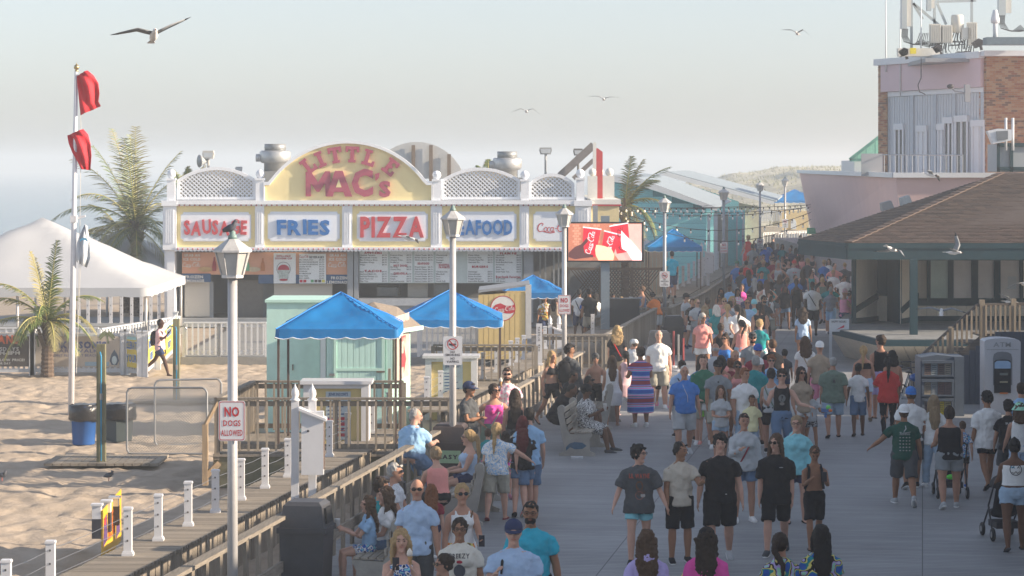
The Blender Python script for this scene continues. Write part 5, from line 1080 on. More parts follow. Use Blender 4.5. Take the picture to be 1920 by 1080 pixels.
# pink lower mass with flared parapet
r=E('pink_parapet_building',(14,100,0),'low pink building with a flared parapet and white coping below the tower','building'); zt=5.25; near=Vector((12.95,90,zt)); far=Vector((15.3,142,zt)); PK=M('pink_stucco',(.66,.47,.45),rough=.85,var=.06,scale=.8,bump=.15)
m=MB(); m.add([near,far,far+Vector((.7,0,-3.6)),near+Vector((.45,.6,-3.6)),near+Vector((14,0,0)),near+Vector((14,.6,-3.6)),far+Vector((12,0,0))],[(0,1,2,3),(0,3,5,4),(0,4,6,1)]); m.build('parapet_wall',PK,r)
m=MB(); m.beam(near+Vector((-.06,0,.02)),far+Vector((-.06,0,.02)),.14,.17); m.beam(near+Vector((-.1,-.06,.02)),near+Vector((14,-.06,.02)),.14,.17); m.build('coping',WT,r)
m=MB(); m.box(13.8,27,91,140,-.1,1.8); m.build('ground_floor',M('shop_pale',(.4,.33,.32)),r)
m=MB(); m.box(u(1520,139)-.2,u(1560,139),138,139,v(438,139),v(427,139)); m.build('green_awning',M('awning_green',(.1,.42,.22)),r)
# mint gable behind
r=E('mint_gable_roof',A(1620,298,150),'small mint green gable roof peeping out left of the tower','building'); m=MB(); MN=M('mint_roof',(.22,.52,.40),rough=.6)
m.add([A(1595,298,150),A(1650,298,150),A(1650,256,150),A(1650,256,158),A(1595,298,158)],[(0,1,2),(0,2,3,4)]); m.build('gable',MN,r); m=MB(); m.beam(A(1593,299,149.9),A(1650,255,149.9),.12,.16); m.build('barge_board',M('mint_dark',(.10,.33,.25)),r); m=MB(); m.beam(A(1593,300,149.9),A(1640,300,149.9),.12,.16); m.build('eave_board',M('mint_dark',(.10,.33,.25)),r)
m=MB(); m.box(u(1602,151),u(1650,151),151,157,0,v(301,151)); m.build('wall',SID,r)
for x in(1607,1624,1641): m=MB(); m.beam(A(x,299,149.8),A(x,291-(x-1607)*.75,149.8),.06,.06,up=(0,1,0)); m.build('seam',M('mint_dark',(.10,.33,.25)),r)
# ---------------------------------------------------------------- roof antennas
GA=M('antenna_grey',(.42,.47,.48),rough=.5,var=.05); GAW=M('antenna_cream',(.62,.60,.54),rough=.5,var=.06); BK=M('cable_black',(.03,.03,.035),rough=.5,var=0); Yk=107
def panel(x,y0,y1,w,label,cables=True):
    r=E('cell_antenna',A(x,y1,Yk),label,'antenna'); k=Yk/F; a=A(x,y1,Yk); b=A(x,y0,Yk); m=MB(); m.box(a.x-w*k/2,a.x+w*k*.05,Yk-.1,Yk+.25,a.z,b.z); m.build('radome',GA,r); m=MB(); m.box(a.x+w*k*.06,a.x+w*k/2,Yk-.05,Yk+.2,a.z+.1,b.z); m.build('radome_side',GAW,r)
    if cables:
        for i in range(6):
            x0=x-w/2+2+i*2; m=MB(); m.tube([A(x0,y1,Yk),A(x0-1,y1+14,Yk),A(x0+3+i,y1+24+i,Yk),A(x+14+i*3,y1+30,Yk+.1),A(x+30+i*2,y1+18+i*2,Yk)],.018,5,cap=False); m.build('cable',BK,r)
panel(1699,-10,54,18,'tall grey cell antenna panel at the left of the tower roof'); panel(1745,-10,20,14,'cream cell antenna panel behind the remote radio boxes',False); panel(1884,-10,29,24,'tall grey cell antenna panel on the right roof beam')
for i,(x,y0,y1,w) in enumerate([(1751,46,81,20),(1773,48,81,19),(1795,28,61,24),(1808,53,74,16),(1820,43,86,17)]):
    k=Yk/F; r=E('radio_unit',A(x,y1,Yk),['white ribbed radio box, leftmost of the roof cluster','white ribbed radio box, second from the left on the roof','tall white round topped antenna box rising above the radio boxes','small white box under the round topped antenna','long white radio box at the right of the roof cluster'][i],'radio unit')
    m=MB(); a=A(x-w/2,y1,Yk); b=A(x+w/2,y0,Yk); 
    if i==2: m.lathe(A(x,y1,Yk-.2),[(w*k/2,0),(w*k/2,(y1-y0)*k*.9),(w*k*.42,(y1-y0)*k)],14)
    else: m.box(a.x,b.x,Yk-.45,Yk-.1,a.z,b.z)
    cs=m.build('casing',GAW,r,i==2)
    if i in(0,1,4):
        for q in range(5): m=MB(); xx=a.x+(b.x-a.x)*(q+.5)/5; m.box(xx-.012,xx+.012,Yk-.49,Yk-.45,a.z+.03,b.z-.03); m.build('cooling_rib',GAW,cs)
    m=MB(); m.tube([A(x,y1+1,Yk-.1),A(x,y1+18,Yk-.1)],.03,6); m.build('stem',GA,r)
    m=MB()
    for q in range(4): m.tube([A(x-6+q*4,y1,Yk-.3),A(x-10+q*5,y1+12,Yk-.35),A(x-14+q*9,y1+22,Yk-.3),A(x+4-q*7,y1+25,Yk-.2)],.02,5,cap=False)
    m.build('cable',BK,r)
r=E('antenna_mast_frame',A(1720,100,Yk+.6),'pale steel mast frame with diagonal braces on the tower roof','mast'); m=MB()
for a,b in(((1709,-10),(1709,95)),((1752,-10),(1752,70)),((1712,6),(1762,48)),((1712,6),(1730,36)),((1757,6),(1774,46)),((1756,3),(1830,1)),((1822,-10),(1822,80))): m.beam(A(*a,Yk+.5),A(*b,Yk+.5),.10,.08,up=(0,1,0))
m.build('strut',GA,r)
m=MB()
for k_ in range(10): m.tube([A(1725+k_*3,62,Yk),A(1718+k_*4,82-k_,Yk),A(1740+k_*4,88-k_,Yk),A(1755+k_*6,70+k_,Yk+.1),A(1750+k_*7,92,Yk)],.018,5,cap=False)
m.build('cable_bundle',BK,r)
for x,y0,y1,lb in((1661,-10,135,'thin whip aerial on the far left roof corner'),(1688,20,180,'thin whip aerial clipped to the pink panel'),(1727,-10,108,'thick whip aerial at the middle of the pink panel')):
    tq=(x-1660)/190; Yq=110-7.5*tq-.6; m=MB(); m.tube([A(x,y1,Yq),A(x,y0,Yq)],[.035,.018],7); solo('whip_aerial',m,M('whip_white',(.62,.65,.66),rough=.4),lb,'aerial',smooth=True)
m=MB(); m.tube([A(1727,108,103.5),A(1727,146,103.2),A(1721,160,103.2),A(1724,172,103.2),A(1735,177,103.2)],.02,5); solo('wall_cable',m,BK,'black cable hanging down the pink panel','cable')
def spot(x,y,lb,Y=106): 
    r=E('spotlight',A(x,y+12,Y),lb,'spotlight'); m=MB(); m.prism([A(x+a,y+b,Y-.3) for a,b in((-9,0),(2,-8),(10,-5),(10,5),(-2,10))],(0,.4,0)); m.build('hood',M('spot_black',(.04,.035,.035),rough=.4),r); m=MB(); m.tube([A(x+5,y+4,Y),A(x+8,y+14,Y)],.06,6); m.build('arm',M('spot_black',(.04,.035,.035),rough=.4),r)
spot(1833,80,'black spotlight at the right end of the tower roof'); spot(1693,97,'black spotlight at the left end of the tower roof'); spot(1757,90,'black spotlight under the white radio boxes')
m=MB(); m.box(u(1682,106),u(1760,106),105.7,106.1,v(106,106),v(91,106)); solo('roof_cabinet',m,GAW,'long low cream cabinet behind the roof edge','cabinet')
m=MB(); m.box(u(1706,105.6),u(1717,105.6),105.5,105.6,v(101,105.6),v(90,105.6)); solo('warning_sign',m,M('sign_yellow',(.75,.62,.02),rough=.5),'small yellow warning sign on the roof cabinet','sign')
r=E('security_camera',A(1812,175,101.8),'security camera arm on the pink panel','camera'); m=MB(); c=A(1813,176,101.5); m.tube([c,A(1803,173,101.4),A(1790,171,101.4),A(1784,164,101.4)],.035,6); m.build('arm',GREYP,r); m=MB(); m.ell(A(1782,162,101.4),(.14,.1,.09)); m.build('head',BK,r,True); m=MB(); m.box(c.x-.1,c.x+.1,101.3,101.6,c.z-.3,c.z+.35); m.build('bracket',GREYP,r)
r=E('roof_camera',A(1866,70,101.5),'white dome camera post on the right roof beam','camera'); m=MB(); m.tube([A(1866,70,101.2),A(1866,36,101.2)],.09,9); m.build('post',WT,r,True); m=MB(); m.lathe(A(1866,36,101.2),[(.16,-.15),(.17,.0),(.12,.2),(.08,.35)],12); m.build('dome',WT,r,True)
# speaker and cabinet on the kiosk roof side
r=E('outdoor_speaker',A(1875,265,86),'white box loudspeaker tilted on two white pipes above the kiosk','loudspeaker'); Yq=86; m=MB(); m.prism([A(x,y,Yq) for x,y in((1852,246),(1874,241),(1897,243),(1897,263),(1862,270))],(0,.4,0)); m.build('box',WT,r); m=MB(); m.prism([A(x,y,Yq-.03) for x,y in((1868,246),(1890,245),(1890,261),(1870,264))],(0,.02,0)); m.build('grille',M('grille',(.16,.18,.2)),r)
for x in(1886,1899): m=MB(); m.tube([A(x,282,Yq+.5),A(x,221,Yq+.5)],.045,7); m.build('pipe',WT,r,True)
r=E('rooftop_box',A(1900,300,87),'grey panelled rooftop box with dark green frame at the right edge','cabinet'); Yq=87; m=MB(); m.box(u(1872,Yq),u(1960,Yq),Yq,Yq+2,v(322,Yq),v(270,Yq)); m.build('panel',M('box_grey',(.33,.36,.38),var=.08,stretch=(8,1,1)),r)
m=MB()
for q in((1869,1874,268,322),(1893,1899,268,322),(1869,1960,268,275),(1869,1960,313,320)): m.box(u(q[0],Yq),u(q[1],Yq),Yq-.08,Yq-.002,v(q[3],Yq),v(q[2],Yq))
m.build('frame',TEAL,r)
for i,(x,y,w) in enumerate([(1665,384,24),(1700,374,22)]):
    m=MB(); Yq=88; m.prism([A(x+a,y+b,Yq) for a,b in((-w/2,-3),(w/2-6,-8),(w/2,6),(-w/2+2,12))],(0,.5,0)); solo('roof_loudspeaker',m,M('speaker_grey%d'%i,((.20,.22,.24),(.32,.37,.40))[i],rough=.5),('dark grey box loudspeaker behind the kiosk roof slope','pale grey box loudspeaker higher up behind the kiosk roof slope')[i],'loudspeaker')
# off to the right: the low arcade row whose shade covers the near boardwalk
def arcade(y0,y1,h,x0,label):
    r=E('arcade_building',(bw(x0,y0),y0,0),label,'building'); m=MB(); m.prism([(bw(x0,y0),y0,-.1),(bw(x0+9,y0),y0,-.1),(bw(x0+9,y1),y1,-.1),(bw(x0,y1),y1,-.1)],(0,0,h+.1)); m.build('wall',M('arcade_stucco',(.42,.36,.32),rough=.8,bump=.1),r)
    m=MB(); m.prism([(bw(x0-.25,y0-.1),y0-.1,h),(bw(x0+9.2,y0-.1),y0-.1,h),(bw(x0+9.2,y1+.1),y1+.1,h),(bw(x0-.25,y1+.1),y1+.1,h)],(0,0,.25)); m.build('roof',M('arcade_roof',(.25,.24,.23)),r)
    y=y0+1.2
    while y<y1-2.4: m=MB(); m.beam((bw(x0-.03,y),y,1.5),(bw(x0-.03,y+2),y+2,1.5),.06,2.4); m.build('window',GLS,r); y+=2.8
arcade(6,57.3,5.2,4.6,'low stucco arcade beside the near boardwalk, outside the picture to the right')
arcade(59.4,62.6,4.1,4.9,'smaller stucco shop next to the arcade, outside the picture to the right')
# ---------------------------------------------------------------- blue canopies
BLUEC=M('canopy_blue',(.002,.17,.44),rough=.6,var=.2,scale=2,bump=.15)
def canopy(cx,cy,w,ze,zp,zb,label,legs=True):
    r=E('blue_canopy',(cx,cy,zb),label,'canopy'); n=14; h=w/2
    def P(a,b): q=max(abs(a),abs(b)); d=min(1,(1-q)); return Vector((cx+a*h,cy+b*h,ze+(zp-ze)*d-.06*math.sin(math.pi*q)*min(1,3*abs(abs(a)-abs(b)))+.05*noise.noise(Vector((a*3,b*3,cx)))*math.sin(math.pi*q)+.022*noise.noise(Vector((a*9,b*9,cy)))))
    ax=[-1+2*i/(2*n) for i in range(2*n+1)]; V=[P(a,b) for b in ax for a in ax]; k=2*n+1; m=MB(); m.add(V,[(j*k+i,j*k+i+1,(j+1)*k+i+1,(j+1)*k+i) for j in range(k-1) for i in range(k-1)]); top=m.build('canopy_top',BLUEC,r,True)
    m=MB(); per=[]; s_=28
    for (x0,y0),(x1,y1) in[((-1,-1),(1,-1)),((1,-1),(1,1)),((1,1),(-1,1)),((-1,1),(-1,-1))]:
        for i in range(s_): per.append((x0+(x1-x0)*i/s_,y0+(y1-y0)*i/s_))
    kk=len(per); low=[ze-.15-.035*abs(math.sin(i*math.pi/4)) for i in range(kk)]
    V=[Vector((cx+a*h,cy+b*h,ze+.005)) for a,b in per]+[Vector((cx+a*h*1.012,cy+b*h*1.012,low[i])) for i,(a,b) in enumerate(per)]
    m.add(V,[(i,(i+1)%kk,(i+1)%kk+kk,i+kk) for i in range(kk)]); va=m.build('valance',BLUEC,r,True)
    m=MB(); V=[Vector((cx+a*h*1.016,cy+b*h*1.016,low[i]+.004)) for i,(a,b) in enumerate(per)]; m.tube(V+[V[0]],.009,4,cap=False); m.build('white_piping',TRIM,va)
    m=MB()
    for a in(-1,1):
        for b in(-1,1): m.tube([P(a*t,b*t)+Vector((0,0,.012)) for t in(0,.25,.5,.75,1)],.012,4)
    m.build('seam',M('canopy_seam',(.02,.25,.68)),top)
    if legs:
        for a in(-.96,.96):
            for b in(-.96,.96): m=MB(); m.box(cx+a*h-.022,cx+a*h+.022,cy+b*h-.022,cy+b*h+.022,zb,ze-.01); m.build('leg',M('leg_brown',(.12,.085,.07),rough=.5),r)
    return r
canopy(LX(639,50.2),50.2,2.25,2.58,3.20,.4,'near blue peaked canopy in front of the mint hut')
canopy(LX(843,63.5),63.5,2.50,1.98,2.62,-.2,'blue peaked canopy between the mint hut and the soda hut')
canopy(LX(1000,82),82,1.9,1.72,2.22,0,'blue peaked canopy behind the soda hut by the snack bar corner')
canopy(LX(1262,102),102,2.05,2.50,3.15,.9,'blue peaked canopy in front of the aqua building')
canopy(LX(1490,205),205,3.6,2.9,3.75,0,'small far blue canopy below the dune')
# ---------------------------------------------------------------- mint huts
MINT=M('mint_paint',(.50,.74,.66),rough=.6,var=.14,scale=2.5,bump=.12); MINTD=M('mint_trim',(.50,.74,.64),rough=.6,var=.05)
r=E('mint_shed',(LX(550,58),58,-.2),'tall mint green shed left of the near blue canopy','hut'); Yh=58
m=MB(); m.box(LX(500,Yh),LX(609,Yh),Yh,Yh+1.9,-.2,v(567,Yh)); m.build('wall',MINT,r); m=MB(); m.box(LX(497,Yh),LX(612,Yh),Yh-.06,Yh+1.95,v(567,Yh),v(562,Yh)); m.build('roof',MINTD,r)
m=MB(); m.box(LX(541,Yh),LX(600,Yh),Yh-.03,Yh-.002,v(745,Yh),v(612,Yh)); d=m.build('door',MINT,r); m=MB(); m.box(LX(548.5,Yh),LX(550.5,Yh),Yh-.07,Yh-.03,v(694,Yh),v(683,Yh)); m.build('handle',M('rust_metal',(.15,.11,.09)),d)
m=MB(); m.box(LX(601,Yh),LX(611,Yh),Yh-.05,Yh-.003,v(760,Yh),v(618,Yh)); m.build('corner_board',TRIM,r)
r=E('mint_hut',(LX(690,57),57,-.2),'mint green hut with a boarded stable door and shingle roof behind the near blue canopy','hut'); Yh=57.0; x0,x1=LX(612,Yh),LX(770,Yh)
zt=v(612,Yh); m=MB(); m.box(x0,x1-.42,Yh,Yh+2.6,-.2,zt); m.build('wall',MINT,r)
m=MB(); m.prism([(x1-.42,Yh,-.2),(x1-.1,Yh+2.4,-.2),(x1-.1,Yh+2.4,zt),(x1-.42,Yh,zt)],(-.05,0,0)); m.build('side_wall',MINTD,r)
dx0,dx1=LX(626,Yh),LX(722,Yh)
pieces('door_board',MINT,r,[(dx0+.05+i*(dx1-dx0-.1)/8,dx0+.05+(i+1)*(dx1-dx0-.1)/8-.008,Yh-.03,Yh-.004,v(760,Yh),v(630,Yh)) for i in range(8)])
m=MB(); 
for q in((626,631,628,760),(716,722,628,760),(631,716,626,633),(631,716,690,695)): m.box(LX(q[0],Yh),LX(q[1],Yh),Yh-.05,Yh-.031,v(q[3],Yh),v(q[2],Yh))
m.build('door_frame',MINTD,r)
m=MB(); m.box(LX(706,Yh),LX(722,Yh),Yh-.065,Yh-.05,v(698,Yh),v(695,Yh)); m.build('hinge',M('rust_metal',(.15,.11,.09)),r); m=MB(); m.box(LX(618,Yh),LX(628,Yh),Yh-.09,Yh-.05,v(704,Yh),v(700,Yh)); m.build('door_latch',CABLE,r)
pieces('wall_board',MINT,r,[(LX(613+i*4.2,Yh),LX(613+i*4.2+3.9,Yh),Yh-.02,Yh-.003,v(760,Yh),v(622,Yh)) for i in range(3)]+[(LX(724+i*4,Yh),LX(724+i*4+3.7,Yh),Yh-.02,Yh-.003,v(760,Yh),v(622,Yh)) for i in range(3)])
m=MB(); P=[Vector((x0-.1,Yh-.12,zt-.0)),Vector((x1-.30,Yh-.12,zt-.02)),Vector((x1+.08,Yh+2.7,zt-.1)),Vector((x0+.9,Yh+2.7,zt+.5)),Vector((x0+.6,Yh+.9,zt+.62))]
P=[A(610,614,57),A(757,600,57),A(790,612,59.5),A(748,583,58.6),A(640,560,58.5)]
rt=[A(752,600,57.2)+Vector((0,0,.02)),A(741,580,58.2),A(760,572+10,59.8),A(793,612,59.6),A(742,618,56.9)]
m=MB(); m.add([A(742,620,56.85),A(792,612,59.6),A(745,575,59.0),A(700,566,58.2),A(612,620,56.9),A(640,590,59.8)],[(0,1,2),(0,2,3),(0,3,4),(3,2,5),(3,5,4)]); m.build('roof',M('hut_shingle',(.24,.20,.16),rough=.95,var=.35,scale=6,stretch=(2,2,9),bump=.5),r)
m=MB(); m.beam(A(741,622,56.84),A(792,614,59.6),.05,.09); m.build('barge_board',MINTD,r)
side=Fr(Vector((x1-.415,Yh,0)),(.32,2.4,0)); 
m=MB(); rect(m,side,.15,2.0,.95,2.35,.03,.012); po=m.build('poster',M('poster_warm',(.62,.48,.40),rough=.4,var=.35,scale=5),r,fix=False); m=MB(); text(m,side,'Fresh',1.15,2.1,.22,1.1,.05,w=.046); text(m,side,'Berry',1.15,1.85,.16,.8,.05,w=.046); m.add([side(a,b,.046) for a,b in((.9,1.5),(1.3,1.5),(1.3,1.7),(1.6,1.35),(1.3,1.05),(1.3,1.2),(.9,1.2))],[(0,1,2,3,4,5,6)]); m.build('lettering',RED,po,fix=False)
m=MB(); m.box(LX(728,52.5),LX(733,52.5),52.4,52.5,.4,1.6) ; m.build('stub_post',WOODZ,r)
# ---------------------------------------------------------------- soda hut
Yc=77.0; CREAMB=M('hut_yellow',(.62,.47,.20),rough=.7,var=.08,scale=2); r=E('soda_hut',(LX(945,Yc),Yc,0),'yellow board hut with a round red and white soda logo','hut'); x0,x1=LX(897,Yc),LX(995,Yc)
n=9; 
for i in range(n):
    a=x0+i*(x1-x0-.15)/n; b=x0+(i+1)*(x1-x0-.15)/n-.012; m=MB(); t=i/n; m.prism([(a,Yc,0),(b,Yc,0),(b,Yc,v(553-t*7,Yc)),(a,Yc,v(553-(t-.1)*7,Yc))],(0,.04,0)); m.build('wall_board',CREAMB,r)
m=MB(); m.box(x0+.02,x1-.1,Yc+.05,Yc+2.2,0,v(552,Yc)); m.build('wall_core',M('hut_yellow_dark',(.45,.34,.15)),r)
m=MB(); m.prism([A(897,549,Yc),A(993,536,Yc),A(993,532,Yc),A(897,544,Yc)],(0,2.4,0)); m.build('roof',GREYP,r); m=MB(); m.box(x1-.15,x1+.02,Yc-.02,Yc+.2,.6,v(534,Yc)); m.build('steel_edge',M('galvanised',(.50,.50,.49)),r)
fc=Fr(Vector((0,Yc,0))); cu,cv=LX(943,Yc),v(578,Yc); R_=.365
m=MB(); disc(m,fc,cu,cv,R_,w=.012,n=36); lg=m.build('logo_disc',M('logo_white',(.72,.72,.70),var=.03),r,fix=False); m=MB(); ringf(m,fc,cu,cv,R_*.94,R_,.016,36)
top=[(-R_*.93*math.cos(t*.0)-0,0)]; 
ww=[(-.93,-.10),(-.6,.28),(-.2,.40),(.2,.22),(.6,.20),(.93,.32)]; wl=[(.93,-.30),(.6,-.42),(.2,-.40),(-.2,-.22),(-.6,-.28),(-.93,-.20)]
m.add([fc(cu+a*R_,cv+b*R_,.016) for a,b in ww+wl],[(0,1,10,11),(1,2,9,10),(2,3,8,9),(3,4,7,8),(4,5,6,7)]); m.build('logo_wave',M('logo_red',(.50,.03,.05),var=.03),lg,fix=False); m=MB(); script_logo(m,fc,cu+.04,cv-.02,.58,w=.021,rot=.12); m.build('script_lettering',M('logo_white',(.72,.72,.70)),lg,fix=False)
# ---------------------------------------------------------------- picket fence with banners on the sand
def picket(a,b,label,banner=None,zb=-.22,h=1.18):
    a=Vector(a);b=Vector(b); d=b-a; e=d.normalized(); L_=d.length; r=E('picket_fence',a,label,'fence'); org=ORG[r.name]; ang=math.atan2(d.y,d.x); up=Vector((0,0,1)); n=Vector((e.y,-e.x,0))
    me=MB().box(-.5,.5,-.5,.5,0,1).mesh('picket'); me.materials.append(WRAIL); k=int(L_/.145)
    for i in range(k): o=bpy.data.objects.new('picket',me); COL.objects.link(o); o.parent=r; o.location=a+d*((i+.5)/k)+up*.13-org; o.scale=(.06,.02,h-.23); o.rotation_euler=(0,0,ang)
    m=MB(); m.beam(a+up*(h-.07),b+up*(h-.07),.05,.10); m.beam(a+up*.13,b+up*.13,.05,.10); m.build('rail',WRAIL,r)
    for p in(a,b): m=MB(); m.box(p.x-.07,p.x+.07,p.y-.07,p.y+.07,p.z-.1,p.z+h+.05); m.prism([(p.x-.09,p.y-.09,p.z+h+.05),(p.x+.09,p.y-.09,p.z+h+.05),(p.x+.09,p.y+.09,p.z+h+.05),(p.x-.09,p.y+.09,p.z+h+.05)],(0,0,.04)); m.build('post',WRAIL,r)
    fr_=Fr(a+n*.05,e,up); return r,fr_,L_
Yp=74.0; zf=-.22
def pf(x): return LX(x,Yp)
BAN=lambda nme,c,**k: M(nme,c,rough=.6,**k)
r,f,L_=picket((pf(-60),Yp,zf),(pf(60),Yp,zf),'white picket fence with a dark banner of orange letters at the left edge')
m=MB(); rect(m,f,.05,L_-.06,.24,1.08,.0,.01); bn=m.build('banner',BAN('banner_dark',(.075,.065,.06),var=.25,scale=2),r,fix=False)
g=lambda x:(x+60)*Yp/F; vv=lambda y:(CH-(y-HZ)*Yp/F)-zf
for s_,x,y,h,wd,c in(('ISLAND',5,636,15,70,(.55,.12,.05)),('TUESDAYS',8,654,6.5,56,(.5,.5,.48)),('6PM-11PM',12,661.5,6.5,52,(.5,.5,.48)),('ONE LOW PRICE!',14,674.5,4.5,66,(.5,.5,.48)),('FOR DAY',8,681,3.8,26,(.5,.5,.48))):
    m=MB(); text(m,f,s_,g(x),vv(y),h*Yp/F,wd*Yp/F,.07 if h>10 else .04,w=.016); m.build('lettering',M('bl%s'%s_,c,var=.05),bn,fix=False)
r,f,L_=picket((pf(62),Yp,zf),(pf(231),Yp,zf),'white picket fence with a sandy boardwalk banner behind the flagpole')
m=MB(); rect(m,f,.08,L_-.1,.24,1.08,.0,.01); bn=m.build('banner',BAN('banner_sand',(.47,.41,.34),var=.2,scale=1.5),r,fix=False); g=lambda x:(x-62)*Yp/F
for s_,x,y,h,wd,c,b_ in(("JENKINSON'S",142,646.5,11.5,116,(.10,.12,.24),.09),('BOARDWALK',138,657.5,6.2,94,(.12,.14,.26),.02),('POINT PLEASANT BEACH',140,666,4.5,86,(.15,.16,.26),.02)):
    m=MB(); text(m,f,s_,g(x),vv(y),h*Yp/F,wd*Yp/F,b_,w=.016); m.build('lettering',M('bn'+s_[:4],c,var=.05),bn,fix=False)
m=MB()
for cx_,cy_,sx_ in((201,626,1),(70,632,.8)):
    for q in range(9): a=R(-30+q*30); stroke(m,f,[(g(cx_),vv(cy_)),(g(cx_+9*sx_*math.cos(a)),vv(cy_-7*math.sin(a)+1)),(g(cx_+15*sx_*math.cos(a)),vv(cy_-7*math.sin(a)+7))],.05,.014+q*.0003)
    stroke(m,f,[(g(cx_),vv(cy_)),(g(cx_+3),vv(cy_+18))],.05,.0135)
m.build('palm_print',M('palm_print',(.17,.20,.11),var=.2),bn,fix=False)
m=MB(); P=[(215,655),(221,665),(224,676),(220,684),(210,684),(206,676),(209,665)]; m.add([f(g(a),vv(b),.015) for a,b in P],[tuple(range(7))[::-1]]); m.build('bird_print',M('pengu',(.10,.13,.17),var=.1),bn,fix=False); m=MB(); disc(m,f,g(215),vv(675),.07,w=.017,ry=.12); disc(m,f,g(110),vv(624),.10,w=.017); m.build('bird_print',M('lt_print',(.5,.6,.62)),bn,fix=False)
m=MB(); rect(m,f,g(160),g(205),.26,.37,.0135); m.build('sea_print',M('sea_print',(.30,.42,.5)),bn,fix=False)
fx=[(231,74.0),(262,73.4),(287,76.2),(329,83.0)]; txt=[('CELEBRATE','YOUR'),('BIRTHDAY','HERE'),('BIRTHDAY','PARTY')]
for i in range(3):
    (xa,Ya_),(xb,Yb_)=fx[i],fx[i+1]; r,f,L_=picket((LX(xa,Ya_)+(.12 if i==0 else .15),Ya_,zf),(LX(xb,Yb_),Yb_,zf),['white picket fence panel with a yellow CELEBRATE banner','white picket fence panel with a yellow BIRTHDAY banner, behind the walking woman','last yellow bannered picket panel, nearest the white railing'][i])
    m=MB(); rect(m,f,.08,L_-.08,.24,1.08,.0,.01); bn=m.build('banner',BAN('banner_yellow',(.68,.55,.10),var=.08,scale=2),r,fix=False); m=MB(); rect(m,f,.08,L_-.08,1.0,1.08,.012); m.build('banner_band',M('band_aqua',(.35,.6,.65)),bn,fix=False)
    for q,s_ in enumerate(txt[i]):
        m=MB(); text(m,f,s_,L_/2,.85-.36*q,.21,min(L_*.86,len(s_)*.24),.08,w=.016+q*.0); m.build('lettering',M('band_white',(.7,.72,.75)),bn,fix=False)
        m=MB(); text(m,f,s_,L_/2,.85-.36*q,.19,min(L_*.84,len(s_)*.235),.03,w=.020); m.build('lettering',M('ban_blue',(.04,.16,.45)),bn,fix=False)
baluster_rail([(LX(-20,79),79,zf),(LX(185,79),79,zf)],'white deck railing under the beach tent',name='white_railing',mat=WRAIL,matr=WRAIL,step=.2,h=1.0,wb=.05)
baluster_rail([(LX(185,79),79.3,zf),(LX(335,86),86,zf)],'white deck railing reaching the snack bar',name='white_railing',mat=WRAIL,matr=WRAIL,step=.24,h=.95,wb=.05)
posts([(LX(x,95),95) for x in(148,165,186,208,228,247,265,283,298)],-.1,['pale blue grey post on the far beach deck, '+q for q in('leftmost, beside the flagpole','second right of the flagpole','third right of the flagpole','fourth right of the flagpole','in the middle of the row','sixth right of the flagpole','third from the snack bar','second from the snack bar','nearest the snack bar')],'posts on the far beach deck',h=1.25,cable=False)
m=MB(); m.box(LX(-40,100),LX(320,100),93,99,-.3,-.02); tag(m.build('beach_deck',M('deck_far',(.25,.26,.26),bump=.2)),kind='structure')
# ---------------------------------------------------------------- palms
def frond(m,base,az,el,L_,droop,wd,rn,seg=16,ms=None,tw=0):
    d=Vector((math.cos(az)*math.cos(el),math.sin(az)*math.cos(el),math.sin(el))); p=Vector(base); pts=[p.copy()]
    for i in range(seg): d=(d+Vector((.0,0,-droop/seg*(1+i/seg)))).normalized(); p=p+d*L_/seg; pts.append(p.copy())
    ms[0].tube(pts,[.022*(1-.85*i/seg)+.004 for i in range(seg+1)],5)
    for i in range(1,seg+1):
        t=i/seg; dd=(pts[i]-pts[i-1]).normalized(); sd=dd.cross(Vector((0,0,1))); sd=sd.normalized() if sd.length>.05 else Vector((1,0,0)); upv=sd.cross(dd)
        for q in(0,.33,.66):
            b=pts[i-1].lerp(pts[i],q); ll=wd*math.sin(math.pi*min(1,.10+.86*t))**.6*rn.uniform(.8,1.1)
            for s_ in(-1,1):
                dv=(sd*s_*.75+dd*.75+Vector((0,0,-.25-rn.random()*.35))+upv*.1).normalized(); tip=b+dv*ll+Vector((rn.uniform(-.03,.06),0,-.08*ll)); mid=b+dv*ll*.5+Vector((0,0,.015)); wv=dd*.018
                ms[1+(rn.random()<.5)].add([b-wv,b+wv,mid+wv*.9,mid-wv*.9,tip],[(0,1,2,3),(3,2,4)])
LEAF=M('palm_leaf',(.12,.165,.045),rough=.5,var=.3,scale=3,spec=.4); LEAF2=M('palm_leaf_dry',(.23,.205,.085),rough=.6,var=.3,scale=3)
